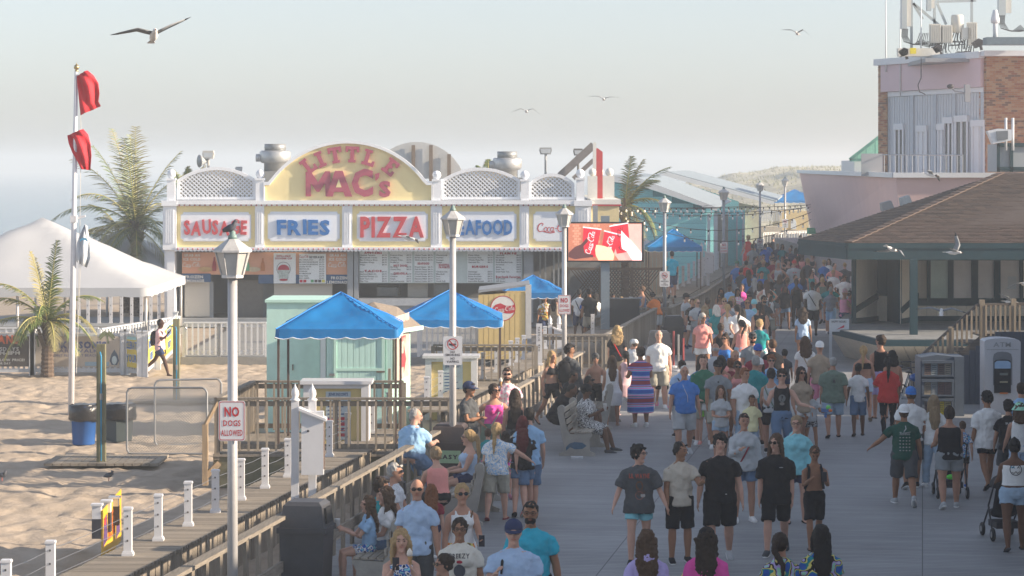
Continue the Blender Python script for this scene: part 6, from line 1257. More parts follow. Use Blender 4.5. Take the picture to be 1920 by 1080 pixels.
def palm(loc,hgt,label,fronds,L_,tr=.16,wd=.42,seed=1,skirt=6,lean=(0,0),trunkc=(.13,.095,.07)):
    rn=random.Random(seed); r=E('palm_tree',loc,label,'palm tree'); top=Vector(loc)+Vector((lean[0],lean[1],hgt)); m=MB(); n=int(hgt/.11); pts=[];rd=[]
    for i in range(n): t=i/n; p=Vector(loc).lerp(top,t); pts+= [p,p+Vector((0,0,.06))]; q=tr*(1.15-.3*t); rd+=[q*.94,q*1.06]
    m.tube(pts,rd,10); m.build('trunk',M('palm_trunk',trunkc,rough=.95,var=.35,scale=8,bump=.7),r)
    m=MB()
    for i in range(26): a=rn.uniform(0,6.28); z=rn.uniform(-.55,.15); m.beam(top+Vector((math.cos(a)*tr*.8,math.sin(a)*tr*.8,z-.15)),top+Vector((math.cos(a)*tr*1.9,math.sin(a)*tr*1.6,z+.2)),.10,.02,up=(math.cos(a),math.sin(a),.3))
    m.build('old_leaf_base',M('leaf_base',(.10,.075,.05),var=.4,scale=9),r)
    for i,(az,el,q,dr) in enumerate(fronds):
        ms=[MB(),MB(),MB()]; frond(None,top+Vector((0,0,.05)),R(az),R(el),L_*q,dr,wd,rn,ms=ms)
        f=ms[0].build('frond',M('rachis',(.40,.36,.10),rough=.5),r); ms[1].build('leaflet',LEAF if i%3 else LEAF2,f,fix=False); ms[2].build('leaflet',LEAF2 if i%2==0 else LEAF,f,fix=False)
    return r
rn=random.Random(9)
near_=[(150,78,1.2,.5),(60,82,1.35,.35),(175,50,1.3,1.1),(165,20,1.5,.9),(185,62,1.1,.9),(10,60,1.1,1.3),(-10,40,1.0,1.5),(20,25,1.0,1.6),(200,0,1.0,1.3),(-30,10,.9,1.6),(90,70,1,.9),(-90,55,1,1.4),(-70,20,.9,1.6),(-120,30,.9,1.6),(240,35,1,1.5),(120,30,1,1.5),(45,10,.9,1.5),(160,-10,.8,1.3),(-45,-20,.8,1.0),(215,-25,.8,1.0),(100,85,1.25,.2)]
palm(G(89,706,-.22),1.45,'small palm tree standing in the sand in front of the dark banner',near_[:17],1.7,tr=.16,wd=.42,seed=3)
big=[(100,84,1.25,.15),(170,70,1.15,.5),(140,75,1.3,.4),(20,70,1.1,.6),(40,60,1.15,.8),(185,45,1.2,1.2),(190,15,1.3,1.1),(0,50,1.0,.9),(-10,30,.9,1.4),(210,60,1,1.2),(-90,60,1,1.3),(-60,40,1,1.5),(240,30,1,1.6),(-120,10,.9,1.6),(150,30,1,1.6),(60,20,1,1.6),(170,-5,.9,1.3),(5,0,.9,1.3),(-30,-20,.9,1.0),(200,-30,.9,1.0),(95,60,1.1,1),(280,-30,.8,.8),(260,75,1.2,.6)]
palm((LX(255,101),101,-.1),3.3,'big palm tree behind the white tents, left of the snack bar',big+[(110,50,1.1,1.1),(70,45,1.1,1.0),(130,84,1.15,.25),(155,60,1.3,.7)],3.1,tr=.22,wd=.75,seed=5)
palm((LX(235,103),103,-.1),2.6,'second palm crown behind the white tents, lower and left of the big palm',[(170,50,1,1.2),(190,35,1.3,1.0),(180,70,1,1.0),(150,10,1,1.4),(200,10,1,1.4),(240,60,1,1),(90,60,1,1)],2.2,tr=.2,wd=.6,seed=8)
palm((LX(1172,104),104,0),4.0,'palm tree with wind blown fronds right of the snack bar',[(30,72,1.0,.5),(20,55,1.25,.6),(60,78,1.0,.4),(0,35,1.0,1.1),(45,50,1.1,.7),(-30,10,1.0,1.6),(-60,-10,1.0,1.2),(20,0,1.0,1.6),(-20,60,.9,.9),(150,50,.7,1.2),(-80,-30,1,.8),(80,40,1.1,1.0)],2.0,tr=.15,wd=.5,seed=12)
palm((LX(915,101),101,0),5.0,'palm tips showing behind the right lattice arch',[(40,60,.5,.6),(140,60,.5,.6),(90,80,.5,.5)],1.6,tr=.12,wd=.3,seed=14)
palm((LX(345,101.5),101.5,0),4.4,'palm leaning out behind the left lattice arch',[(40,60,.8,.4),(20,45,.9,.4),(60,80,.6,.4),(140,70,.6,.6)],1.9,tr=.12,wd=.35,seed=15)
# ---------------------------------------------------------------- flagpole
Yq=F*(CH+.2)/(775-HZ); 
r=E('flagpole',(LX(133,Yq),Yq,-.2),'tall white flagpole with a gold ball standing in the sand','flagpole'); pt=A(143,133,Yq); pbm=Vector((LX(133,Yq),Yq,-.25)); m=MB(); m.tube([pbm,pbm.lerp(pt,.5),pt],[.075,.065,.04],12); m.build('pole',M('pole_white',(.68,.68,.70),rough=.35,var=.08,bump=.1),r,True)
GOLD=M('gold_ball',(.45,.36,.18),metal=.8,rough=.35,var=.1); m=MB(); m.ell(A(143.5,126,Yq),.065,12,9); m.lathe(A(143.5,133,Yq),[(.03,-.03),(.05,.0),(.02,.03)],8); m.lathe(A(143.5,121.5,Yq),[(.02,0),(.004,.05)],6); m.build('ball_finial',GOLD,r,True)
m=MB(); m.tube([A(148,150,Yq),A(152,240,Yq),A(150,420,Yq),A(146,600,Yq)],.006,4); m.tube([A(157,430,Yq),A(150,520,Yq),A(143,700,Yq)],.006,4); m.build('halyard',M('rope',(.5,.48,.44)),r)
m=MB(); m.beam(A(133,412,Yq),A(160,405,Yq),.05,.05); m.box(A(133,414,Yq).x,A(144,0,Yq).x,Yq-.1,Yq+.1,A(0,417,Yq).z,A(0,404,Yq).z); m.build('bracket',M('pole_white',(.68,.68,.70)),r)
def flag(name,ol,or_,label,mat,extra=None):       # two matching edge polylines of photo points, cloth between them with folds
    m=MB(); n=len(ol); k=14
    for j in range(n):
        for i in range(k+1):
            t=i/k; x=ol[j][0]*(1-t)+or_[j][0]*t; y=ol[j][1]*(1-t)+or_[j][1]*t; p=A(x,y,Yq-.05); p.y+=.11*math.sin(t*7+j*.55)*t+.05*math.sin(t*13-j); m.v.append(tuple(p))
    m.f=[(j*(k+1)+i,j*(k+1)+i+1,(j+1)*(k+1)+i+1,(j+1)*(k+1)+i) for j in range(n-1) for i in range(k)]; o=m.build(name,mat,None,True); md=o.modifiers.new('t','SOLIDIFY'); md.thickness=.004; return tag(o,label,'flag')
RF=M('flag_red',(.60,.022,.035),rough=.75,var=.08,bump=.1)
flag('red_flag',[(144,142),(145,155),(147,170),(148,185),(149,200),(151,216)],[(163,132),(175,142),(184,156),(186,175),(184,190),(189,199)],'upper red flag flying at the top of the flagpole',RF)
flag('red_flag',[(126,254),(129,268),(136,286),(145,302),(152,317)],[(155,242),(164,252),(169,270),(171,292),(169,319)],'lower red flag folded over the flagpole',RF)
o=flag('white_flag',[(159,420),(150,440),(145,455),(143,470),(143,490)],[(162,423),(166,445),(169,465),(169,485),(162,503)],'small white and blue flag on the side bracket of the flagpole',M('flag_white',(.62,.66,.70),rough=.7,var=.06))
m=MB(); f=Fr(Vector((0,Yq-.16,0))); cx_,cz_=LX(157,Yq-.16),v(449,Yq-.16)
for q in range(8): a=R(-20+q*31); stroke(m,f,[(cx_,cz_),(cx_+.055*math.cos(a),cz_+.045*math.sin(a)),(cx_+.09*math.cos(a),cz_+.045*math.sin(a)-.03)],.022,.0+q*.0004)
stroke(m,f,[(cx_,cz_),(cx_-.01,cz_-.12)],.014,.0); m.build('palm_emblem',M('flag_blue',(.10,.35,.55),var=0),o,local=True,fix=False)
# ---------------------------------------------------------------- beach bins, shower posts, gates
def bin_round(loc,label,colr,bag=True,r0=.27,h=.80,sq=False):
    r=E('trash_can',loc,label,'trash can'); L_=Vector(loc); m=MB(); m.lathe(L_,[(r0*.82,0),(r0*.86,.02),(r0,h),(r0*1.04,h),(r0*1.04,h+.02)],4 if sq else 20); m.build('barrel',M('bin_'+label[:9],colr,rough=.5,var=.08),r,not sq)
    if bag:
        m=MB(); rr=random.Random(2); pts=[(r0*1.06,h*.62),(r0*1.14,h*.70),(r0*1.12,h*.9),(r0*1.17,h*1.03),(r0*1.0,h*1.06),(r0*.8,h*.9)]
        m.lathe(L_,pts,22); m.v=[(x+rr.uniform(-.018,.018),y+rr.uniform(-.018,.018),z+rr.uniform(-.02,.02)) for x,y,z in m.v]; m.build('bin_bag',M('bag_black',(.02,.02,.022),rough=.3,bump=.5,bscale=25,spec=.6),r,True)
bin_round(G(157,833,-.2),'blue barrel trash can with a black bag on the sand',(.02,.10,.33),r0=.27,h=.78); bin_round(G(222,827,-.2),'dark green grey square trash can behind the shower post',(.05,.07,.075),r0=.33,h=.74,sq=True)
def shower(x,yb,yt,w,label,plat):
    Y=F*(CH+.15)/(yb-HZ); k=Y/F; r=E('shower_post',(LX(x,Y),Y,-.15),label,'post'); m=MB(); xx=LX(x,Y); m.box(xx-w*k/2,xx+w*k/2,Y-.08,Y+.08,-.2,v(yt,Y)); m.build('timber_post',wood('green_post',(.21,.20,.12),'z'),r)
    m=MB(); m.tube([(xx+.01,Y-.10,-.1),(xx+.01,Y-.10,v(yt+22,Y)),(xx-.01,Y-.10,v(yt+14,Y))],.014,7); m.build('blue_pipe',M('pipe_blue',(.03,.30,.55),rough=.35),r,True)
    m=MB(); m.lathe((xx+.01,Y-.10,v(yt+98 if yt>640 else yt+90,Y)),[(.03,-.06),(.03,.06)],8); m.build('valve',CABLE,r)
    rp=E('shower_platform',(xx,Y,-.17),plat,'platform'); pieces('plank',WOOD,rp,[(xx-1.05+i*.17,xx-1.05+i*.17+.155,Y-.35,Y+1.25,-.17,-.12) for i in range(13)])
    return r,Y
shower(190,868,645,16,'green timber shower post with a blue pipe beside the trash cans','square wooden platform under the near shower post'); 
_,Y2=shower(331,752,598,12,'green timber shower post with two bent shower arms by the yellow banners','wooden platform under the far shower post')
m=MB(); a=A(327,613,Y2); b=A(335,613,Y2); m.tube([a,A(318,611,Y2),A(314,616,Y2)],.02,6); m.tube([b,A(345,611,Y2),A(351,617,Y2)],.02,6); tag(m.build('shower_arm',CABLE,bpy.data.objects['shower_post.001'],True))
def gate(x0,x1,y0,y1,Y,label,rake=0):
    k=Y/F; r=E('chain_link_gate',A(x0,y1,Y),label,'gate'); GM=M('gate_steel',(.26,.27,.28),metal=.2,rough=.45,var=.1)
    def P(x,y): p=A(x,y,Y); p.y+=rake*(x-x0)*k; return p
    c=9; pts=[P(x0,y1-c),P(x0,y0+c),P(x0+c*.4,y0+2),P(x0+c,y0),P(x1-c,y0),P(x1-c*.4,y0+2),P(x1,y0+c),P(x1,y1-c),P(x1-c*.4,y1-2),P(x1-c,y1),P(x0+c,y1),P(x0+c*.4,y1-2),P(x0,y1-c)]
    m=MB(); m.tube(pts,.021,8,cap=False); m.build('frame',GM,r,True); m=MB(); st=5.2
    n=int((x1-x0+(y1-y0))/st)
    for i in range(1,n):
        s_=i*st
        for sg in(0,1):
            xa=x0+max(0,s_-(y1-y0)); ya=y0+min(s_,y1-y0); xb=x0+min(s_,x1-x0); yb=y0+max(0,s_-(x1-x0))
            if sg: xa,xb=x1-(xa-x0),x1-(xb-x0)
            m.tube([P(xa,ya)+Vector((0,.004*sg,0)),P(xb,yb)+Vector((0,.004*sg,0))],.0042,3,cap=False)
    tag(m.build('chain_mesh',GM,r,fix=False),kind='stuff'); return r
gate(238,388,727,851,53.5,'near chain link gate leaning on the sand by the trash cans'); gate(290,411,713,836,55.5,'second chain link gate standing behind the first',.3)
# ---------------------------------------------------------------- white display boxes on posts
def dispbox(x,ytop,s,zb,label,k=1.0):
    Y=F/s; X=LX(x,Y); r=E('display_box',(X,Y,zb),label,'display box'); z=lambda y:v(y,Y); zt=z(ytop)
    for dx,t in((-.13,0),(.12,.03)):
        m=MB(); m.box(X+dx-.055,X+dx+.055,Y-.05+t,Y+.06+t,zb,zt-.26*k); po=m.build('post',VIN,r); m=MB(); m.lathe((X+dx,Y+t,zt-.26*k),[(.075,0),(.075,.02),(.04,.04),(.06,.09),(.055,.14),(.02,.2),(.003,.25)],8); m.build('finial',VIN,po,True)
    a=zt-.34*k; m=MB(); m.box(X-.02,X+.30,Y-.24,Y-.07,a-.98*k,a-.06); bx=m.build('box',VIN,r); m=MB(); m.prism([(X-.06,Y-.28,a-.04),(X+.34,Y-.28,a-.20),(X+.34,Y-.28,a-.16),(X-.06,Y-.28,a+.0)],(0,.30,0)); m.build('lid',VIN,r)
    m=MB(); m.box(X+.302,X+.31,Y-.22,Y-.09,a-.9*k,a-.22); m.build('display_window',M('display_brown',(.22,.15,.12),rough=.2),bx); m=MB(); m.ell((X+.08,Y-.245,a-.34*k),(.018,.01,.018)); m.build('knob',INK,bx)
    return r
dispbox(570,718,128,.3,'white display box with gem shaped post tops left of the ticket stand'); dispbox(1040,592,66,.5,'white display box beside the avenue name post',.9); dispbox(1322,455,48,.9,'white display box at the top of the board sided walk',.9)
r=E('street_name_post',(LX(1011,68),68,.5),'white post reading ARNOLD AVE downwards','sign'); X=LX(1011,68); m=MB(); m.box(X-.075,X+.075,67.95,68.05,.5,v(607,68)); m.box(X-.1,X+.1,67.92,68.08,.5,.55); m.build('post',VIN,r)
m=MB(); f=Fr(Vector((0,67.948,0)))
for i,ch in enumerate('ARNOLD AVE'):
    if ch!=' ': put_glyph(m,f,ch,X,v(614+i*4.7,68),.045,1.0,.06,w=.003)
m.build('lettering',INK,r,fix=False)
# poster stand
Yw=38.6; r=E('poster_stand',(LX(190,Yw),Yw,.5),'yellow festival poster hung on three white posts at the bottom left','poster stand'); 
for i,(x,yt,yb,Yp_) in enumerate([(182,948,1080,37.9),(200,941,1068,38.6),(215,934,1058,39.3)]):
    X=LX(x,Yp_); m=MB(); m.box(X-.062,X+.062,Yp_-.06,Yp_+.06,.58,v(yt,Yp_)); m.box(X-.08,X+.08,Yp_-.08,Yp_+.08,v(yt,Yp_),v(yt,Yp_)+.03); po=m.build('post',VIN,r); m=MB(); m.box(X-.065,X+.065,Yp_-.065,Yp_+.065,.3,.58); m.build('black_foot',INK,po)
f=Fr(Vector((LX(190,37.85),37.85,0)),Vector((LX(226,40.4)-LX(190,37.85),2.55,0))); z=lambda y:v(y,38.6); L_=(Vector((LX(226,40.4),40.4,0))-Vector((LX(190,37.85),37.85,0))).length
m=MB(); rect(m,f,0,L_,z(1046),z(945),.0,.012); po=m.build('poster',M('poster_yellow',(.78,.48,.03),rough=.35,var=.06,scale=3),r,fix=False)
m=MB()
for a,b,c,d in((.18,.5,.75,.30),(.8,.5,.78,.28)):
    pass
for u0,z0,zz in((.14,1015,960),(.80,1030,962)): m.add([f(L_*(u0-.10),z(z0),.016),f(L_*(u0+.12),z(z0-6),.016),f(L_*(u0+.08),z(zz),.016),f(L_*(u0-.05),z(zz+4),.016)],[(0,1,2,3)])
m.build('figure_print',M('fig_purple',(.10,.05,.16),var=.5,scale=9),po,fix=False); m=MB(); 
for i,s_ in enumerate(('LETS','PLAY','ARCADE')): text(m,f,s_,L_*.47,z(975+i*14),.14,L_*.36,.07,w=.018)
m.build('lettering',M('poster_orange',(.55,.12,.02),var=0),po,fix=False); m=MB(); disc(m,f,L_*.14,z(970),.12,w=.017,ry=.06); disc(m,f,L_*.78,z(975),.1,w=.017,ry=.06); m.build('figure_print',M('fig_red',(.5,.04,.05),var=.3),po,fix=False)
# ticket stand and second one
def stand(x0,x1,y0,Y,zb,label,h=None):
    r=E('ticket_stand',(LX((x0+x1)/2,Y),Y,zb),label,'ticket stand'); a,b=LX(x0,Y),LX(x1,Y); zt=v(y0,Y); m=MB(); m.box(a,a+.14,Y-.3,Y+.35,zb,zt-.06); m.box(b-.14,b,Y-.3,Y+.35,zb,zt-.06); m.box(a-.06,b+.06,Y-.36,Y+.4,zt-.06,zt); m.box(a+.14,b-.14,Y-.29,Y-.2,zt-.14,zt-.06); m.build('frame',VIN,r)
    m=MB(); m.box(a+.141,b-.141,Y-.22,Y-.18,zb,zt-.14); pn=m.build('panel',M('stand_yellow',(.62,.50,.22),var=.06),r); f=Fr(Vector((0,Y-.225,0))); c=(a+b)/2; w=(b-a)
    m=MB(); rect(m,f,c-w*.16,c+w*.22,zb+.12,zt-.2,.0,.006); po=m.build('poster',M('poster_paleblue',(.48,.56,.60),var=.05),pn,fix=False); m=MB(); text(m,f,"JENKINSON'S",c+w*.03,zt-.25,.055,w*.30,.05,w=.01)
    for i in range(9): rect(m,f,c-w*.13,c+w*(.1+.08*math.sin(i*3)),zt-.42-i*.07,zt-.395-i*.07,.01)
    m.build('lettering',M('poster_ink',(.06,.12,.25),var=0),po,fix=False); m=MB()
    for i in range(4): rect(m,f,c-w*.15,c+w*.21,zb+.18+i*.1,zb+.24+i*.1,.009)
    m.build('red_line',RINK,po,fix=False)
stand(571,693,712,49.6,.4,'white ticket stand with yellow panels on the ramp landing'); stand(798,895,665,61,-.2,'white ticket stand with a blue poster behind the no smoking sign')
# ---------------------------------------------------------------- lamps with signs
POLE=M('lamp_pole',(.50,.49,.48),rough=.45,metal=.25,var=.1,scale=3,bump=.1); LGL=M('lamp_glass',(.50,.49,.46),rough=.25,var=.08,spec=.6); LCAP=M('lamp_cap',(.56,.55,.53),rough=.5,var=.2,scale=14,metal=.2); GRN=M('lamp_verdigris',(.18,.26,.24),rough=.5,var=.2)
def lamp(x,s,label,kind,ytop,signlab=None,sy=None,dark=False):
    Y=F/s; X=LX(x,Y); r=E('street_lamp',(X,Y,0),label,'street lamp'); zt=v(ytop,Y); k=.415/.42
    m=MB(); m.tube([(X,Y,0),(X,Y,zt-.46)],[.062,.055],12); m.lathe((X,Y,0),[(.13,0),(.13,.06),(.08,.12)],12); m.build('pole',POLE if not dark else M('lamp_pole_grey',(.30,.33,.36),rough=.5,metal=.3),r,True)
    m=MB(); 
    def sq(rr,z): return [(X+a*rr,Y+b*rr,z) for a,b in((-1,-.45),(-.45,-1),(.45,-1),(1,-.45),(1,.45),(.45,1),(-.45,1),(-1,.45))]
    def band_(r0,z0,r1,z1): p,q=sq(r0,z0),sq(r1,z1); m.add(p+q,[(i,(i+1)%8,(i+1)%8+8,i+8) for i in range(8)]+[tuple(reversed(range(8))),tuple(range(8,16))])
    band_(.115,zt-.44,.18,zt-.18); hd=m.build('glass',LGL,r); m=MB(); band_(.215,zt-.18,.215,zt-.155); band_(.215,zt-.155,.055,zt-.03); m.build('lamp_roof',LCAP,r); m=MB(); band_(.12,zt-.475,.12,zt-.44); m.build('collar',LCAP,r)
    m=MB()
    p,q=sq(.122,zt-.44),sq(.187,zt-.18)
    for i in range(8): m.beam(p[i],q[i],.012,.012)
    m.build('glazing_bar',LCAP,r); m=MB(); m.lathe((X,Y,zt-.03),[(.055,0),(.05,.04),(.035,.05),(.035,.08),(.012,.10)],10); m.build('finial',GRN,r,True)
    if kind:
        w_,h_=(.305,.457) if kind=='dogs' else (.33,.50); zc=v(sy,Y)
        sg=E('no_dogs_sign' if kind=='dogs' else 'no_smoking_sign',(X,Y-.07,zc),signlab,'sign'); f=Fr(Vector((X,Y-.075,zc)))
        def rr_(m,a,b,rad,w,d=0):
            P=[]
            for cx_,cy_,a0 in((a-rad,b-rad,0),(-a+rad,b-rad,90),(-a+rad,-b+rad,180),(a-rad,-b+rad,270)):
                for i in range(5): t=R(a0+90*i/4); P.append(f(cx_+rad*math.cos(t),cy_+rad*math.sin(t),w))
            if d: m.prism(P,(0,d,0))
            return P
        m=MB(); rr_(m,w_/2,h_/2,.03,0,.006); pl=m.build('plate',M('sign_plate',(.70,.70,.71),rough=.3,var=.04),sg)
        SR=M('sign_red',(.50,.04,.05),var=0,rough=.4)
        if kind=='dogs':
            m=MB(); P=rr_(m,w_/2-.008,h_/2-.008,.025,.002); Q=rr_(m,w_/2-.016,h_/2-.016,.02,.002); n=len(P); m.add(P+Q,[(i,(i+1)%n,(i+1)%n+n,i+n) for i in range(n)]); m.build('border',SR,pl,fix=False)
            m=MB(); text(m,f,'NO',0,.105,.105,.17,.05,w=.003); text(m,f,'DOGS',0,-.025,.065,.20,.03,w=.003); text(m,f,'ALLOWED',0,-.135,.065,.245,.03,w=.003); m.build('lettering',SR,pl,fix=False)
        else:
            m=MB(); ringf(m,f,0,.115,.083,.098,.006,28); m.prism([f(-.072,.175,.005),f(-.058,.188,.005),f(.072,.055,.005),f(.058,.042,.005)],(0,-.001,0)); m.build('prohibition_ring',SR,pl,fix=False)
            m=MB(); rect(m,f,-.065,.04,.095,.125,.003); rect(m,f,.045,.062,.095,.125,.003); stroke(m,f,[(.05,.135),(.06,.15),(.045,.16),(.055,.175)],.008,.003); rect(m,f,-.03,.02,.08,.09,.003)
            for s_,y_,wd in(('NO',-.02,.075),('SMOKING',-.072,.25),('NO',-.135,.075),('VAPING',-.19,.21)): text(m,f,s_,0,y_,.04,wd,.04,w=.003)
            m.build('lettering',INK,pl,fix=False)
    return r
lamp(436,164,'nearest street lamp at the left, a pigeon on its top','dogs',443,'nearest NO DOGS ALLOWED sign on the left lamp pole',788)
lamp(849,108,'street lamp behind the seated man in blue, with the no smoking sign','smoke',392,'nearest NO SMOKING sign on the second lamp pole',657)
lamp(1058,79,'third street lamp, in front of the soda sign at the screen','dogs',388,'NO DOGS ALLOWED sign on the third lamp pole, left of the screen post',571)
lamp(1246,58,'grey topped street lamp right of the screen','smoke',370,'NO SMOKING sign on the grey topped lamp pole',523,dark=True)
lamp(1357,47,'fifth street lamp in front of the aqua wall','dogs',353,'far NO DOGS ALLOWED sign in front of the aqua wall',464,dark=True)
lamp(1425,37,'sixth street lamp, against the dune','smoke',341,'far NO SMOKING sign above the crowd',457); lamp(1472,33,'farthest street lamp, beside the far blue canopy','smoke',333,'farthest small sign on the last lamp pole',419)
r=E('pigeon',A(432,440,F/164),'pigeon perched on the nearest lamp top','bird'); PG=M('pigeon_grey',(.07,.075,.09),rough=.6,var=.3,scale=30); c=A(432,428,F/164); m=MB(); m.tube([c+Vector((-.09,0,-.03)),c+Vector((-.04,0,-.01)),c+Vector((.0,0,.0)),c+Vector((.04,0,.03)),c+Vector((.045,0,.065)),c+Vector((.06,0,.085)),c+Vector((.085,0,.08))],[(.01,.02),(.035,.035),(.048,.048),(.035,.035),(.022,.022),(.022,.022),(.004,.004)],10,ref=(0,1,0)); m.build('body',PG,r,True); m=MB(); m.tube([c+Vector((0,.0,-.04)),c+Vector((0,0,-.075))],.006,5); m.build('leg',M('pig_leg',(.4,.1,.08)),r)
def standbird(x,y,lab,sc=1):
    Y=F*(CH+.2)/(y-HZ); c=Vector((LX(x,Y),Y,-.1+.06*sc)); r=E('pigeon',c-Vector((0,0,.09)),lab,'bird'); m=MB(); m.tube([c+Vector((-.10,0,-.02)),c+Vector((-.04,0,.0)),c+Vector((.02,0,.01)),c+Vector((.06,0,.04)),c+Vector((.065,0,.08)),c+Vector((.10,0,.08))],[.01,.04,.05,.036,.024,.004],9); m.build('body',PG,r,True); m=MB(); m.tube([c+Vector((0,.02,-.02)),c+Vector((0,.02,-.10))],.005,4); m.tube([c+Vector((0,-.02,-.02)),c+Vector((0,-.02,-.10))],.005,4); m.build('leg',M('pig_leg',(.4,.1,.08)),r)
standbird(204,908,'grey pigeon standing on the sand below the shower platform'); standbird(4,908,'dark pigeon at the left edge of the sand')
# ---------------------------------------------------------------- screen
Ysn=83.0; r=E('video_screen',(LX(1135,Ysn),Ysn,0),'outdoor video screen on a steel post showing three red cups raised','screen'); f=Fr(Vector((0,Ysn-.12,0))); m=MB(); m.box(LX(1127,Ysn),LX(1143,Ysn),Ysn,Ysn+.26,0,v(405,Ysn)); m.build('post',M('post_galv',(.22,.27,.31),rough=.5,metal=.3,var=.1),r)
m=MB(); m.box(LX(1062,Ysn),LX(1206.5,Ysn),Ysn-.11,Ysn,v(491,Ysn),v(416,Ysn)); cs=m.build('casing',M('screen_black',(.02,.022,.026),rough=.4,var=0),r)
def em(n,c,s_=.42): return M('scr_'+n,c,emit=s_,var=.10,scale=5,rough=.4)
sx=lambda x:LX(x,Ysn-.12); sz=lambda y:v(y,Ysn-.12)
m=MB(); rect(m,f,sx(1065.5),sx(1203),sz(488.5),sz(419),.0); im=m.build('picture',em('brick',(.50,.17,.10)),cs,fix=False)
m=MB(); q=0
for yy in range(0,8):
    for xx in range(-1,12):
        x_=1067+xx*6.5+(yy%2)*3.2; y_=421+yy*5
        if 1066<x_<1122 and (xx*7+yy*3)%3: rect(m,f,sx(x_),sx(x_+5.6),sz(y_+4),sz(y_),.002)
m.build('picture_brick',em('brick2',(.62,.27,.17)),im,fix=False); m=MB(); m.add([f(sx(a),sz(b),.0025) for a,b in((1150,420),(1203,420),(1203,488),(1160,488),(1140,460))],[(4,3,2,1,0)]); m.build('picture_blur',em('warm',(.70,.42,.36)),im,fix=False)
def cup_(x,y,w,h,rot,lay,logo=WINK,ink='w'):
    c_,s__=math.cos(R(rot)),math.sin(R(rot)); 
    def q(a,b): return f(sx(x)+ (a*c_-b*s__)*Ysn/F, sz(y)+(a*s__+b*c_)*Ysn/F,lay)
    m=MB(); m.add([q(-w/2,h/2),q(w/2,h/2),q(w*.38,-h/2),q(-w*.38,-h/2)],[(3,2,1,0)]); o=m.build('picture_cup',em('red',(.72,.02,.04)),im,fix=False); m=MB(); m.add([q(-w/2-1,h/2+2.4),q(w/2+1,h/2+2.4),q(w/2+1,h/2),q(-w/2-1,h/2)],[(3,2,1,0)]); m.build('picture_lid',em('white',(.85,.75,.75)),im,fix=False)
    m=MB(); script_logo(m,f,sx(x),sz(y),h*.85*Ysn/F,w=lay+.004,rot=R(90+rot-6)); m.build('picture_script',em('white',(.85,.75,.75)) if ink=='w' else em('dk',(.15,.02,.03),.3),im,fix=False)
cup_(1107,455,33,52,-7,.004); cup_(1165,448,34,52,10,.006,ink='k'); cup_(1142,461,30,48,-14,.012)
def poly(n,c,pts,lay,s_=.9): m=MB(); m.add([f(sx(a),sz(b),lay) for a,b in pts],[tuple(range(len(pts)))[::-1]]); m.build('picture_hand',em(n,c,s_),im,fix=False)
poly('dkhand',(.09,.03,.03),[(1066,474),(1078,463),(1090,458),(1100,446),(1103,452),(1094,462),(1096,474),(1112,478),(1112,482),(1092,484),(1078,486),(1066,482)],.020,.5); poly('hand2',(.85,.42,.25),[(1118,459),(1132,461),(1146,466),(1152,478),(1150,488),(1122,488),(1117,478),(1116,468)],.022); poly('hand3',(.90,.55,.55),[(1165,432),(1172,440),(1184,452),(1203,474),(1203,488),(1186,488),(1176,472),(1166,466),(1164,450)],.024)
m=MB(); m.box(LX(1112,82.8),LX(1121,82.8),82.9,83,v(420,82.9),v(385,82.9)); m.build('small_bracket',GREYP,r)
# ---------------------------------------------------------------- string lights
WIRE=M('wire_black',(.02,.02,.02),var=0); BUL=M('bulb_glass',(.85,.82,.75),rough=.2,var=0,emit=.05); SOC=M('socket_black',(.02,.02,.02),var=0)
bm_=MB(); bm_.lathe((0,0,0),[(.016,-.07),(.032,-.11),(.036,-.15),(.02,-.18),(.003,-.19)],8); BLM=bm_.mesh('bulb',smooth=True); BLM.materials.append(BUL); bm_=MB(); bm_.lathe((0,0,0),[(.024,0),(.024,-.08)],6); SCM=bm_.mesh('socket'); SCM.materials.append(SOC)
for i,(xa,ya,Ya_,xb,yb,Yb_,sag,n,lab) in enumerate([(1150,388,98,1520,384,126,.10,26,'top string of bulbs from the snack bar'),(1150,390,100,1520,388,132,.22,22,'second string of bulbs from the top'),(1152,392,101,1505,390,120,.30,18,'third string of bulbs, slightly lower'),(1155,396,97,1520,398,118,.75,13,'string of bulbs that sags in the middle'),(1158,400,95,1520,412,112,.95,11,'lowest string of bulbs in front of the aqua wall'),(1150,389,103,1420,386,118,.05,16,'short tight string of bulbs near the snack bar')]):
    a=A(xa,ya,Ya_); b=A(xb,yb,Yb_); r=E('string_lights',a,lab,'string lights','strings of bulbs across the avenue'); P=[a.lerp(b,t)-Vector((0,0,sag*4*t*(1-t))) for t in[j/24 for j in range(25)]]; m=MB(); m.tube(P,.014,5); m.build('wire',WIRE,r)
    for j in range(n):
        t=(j+.5)/n+random.uniform(-.008,.008); p=a.lerp(b,t)-Vector((0,0,sag*4*t*(1-t))); o=bpy.data.objects.new('socket',SCM); COL.objects.link(o); o.parent=r; o.location=p-a; q=bpy.data.objects.new('bulb',BLM); COL.objects.link(q); q.parent=o
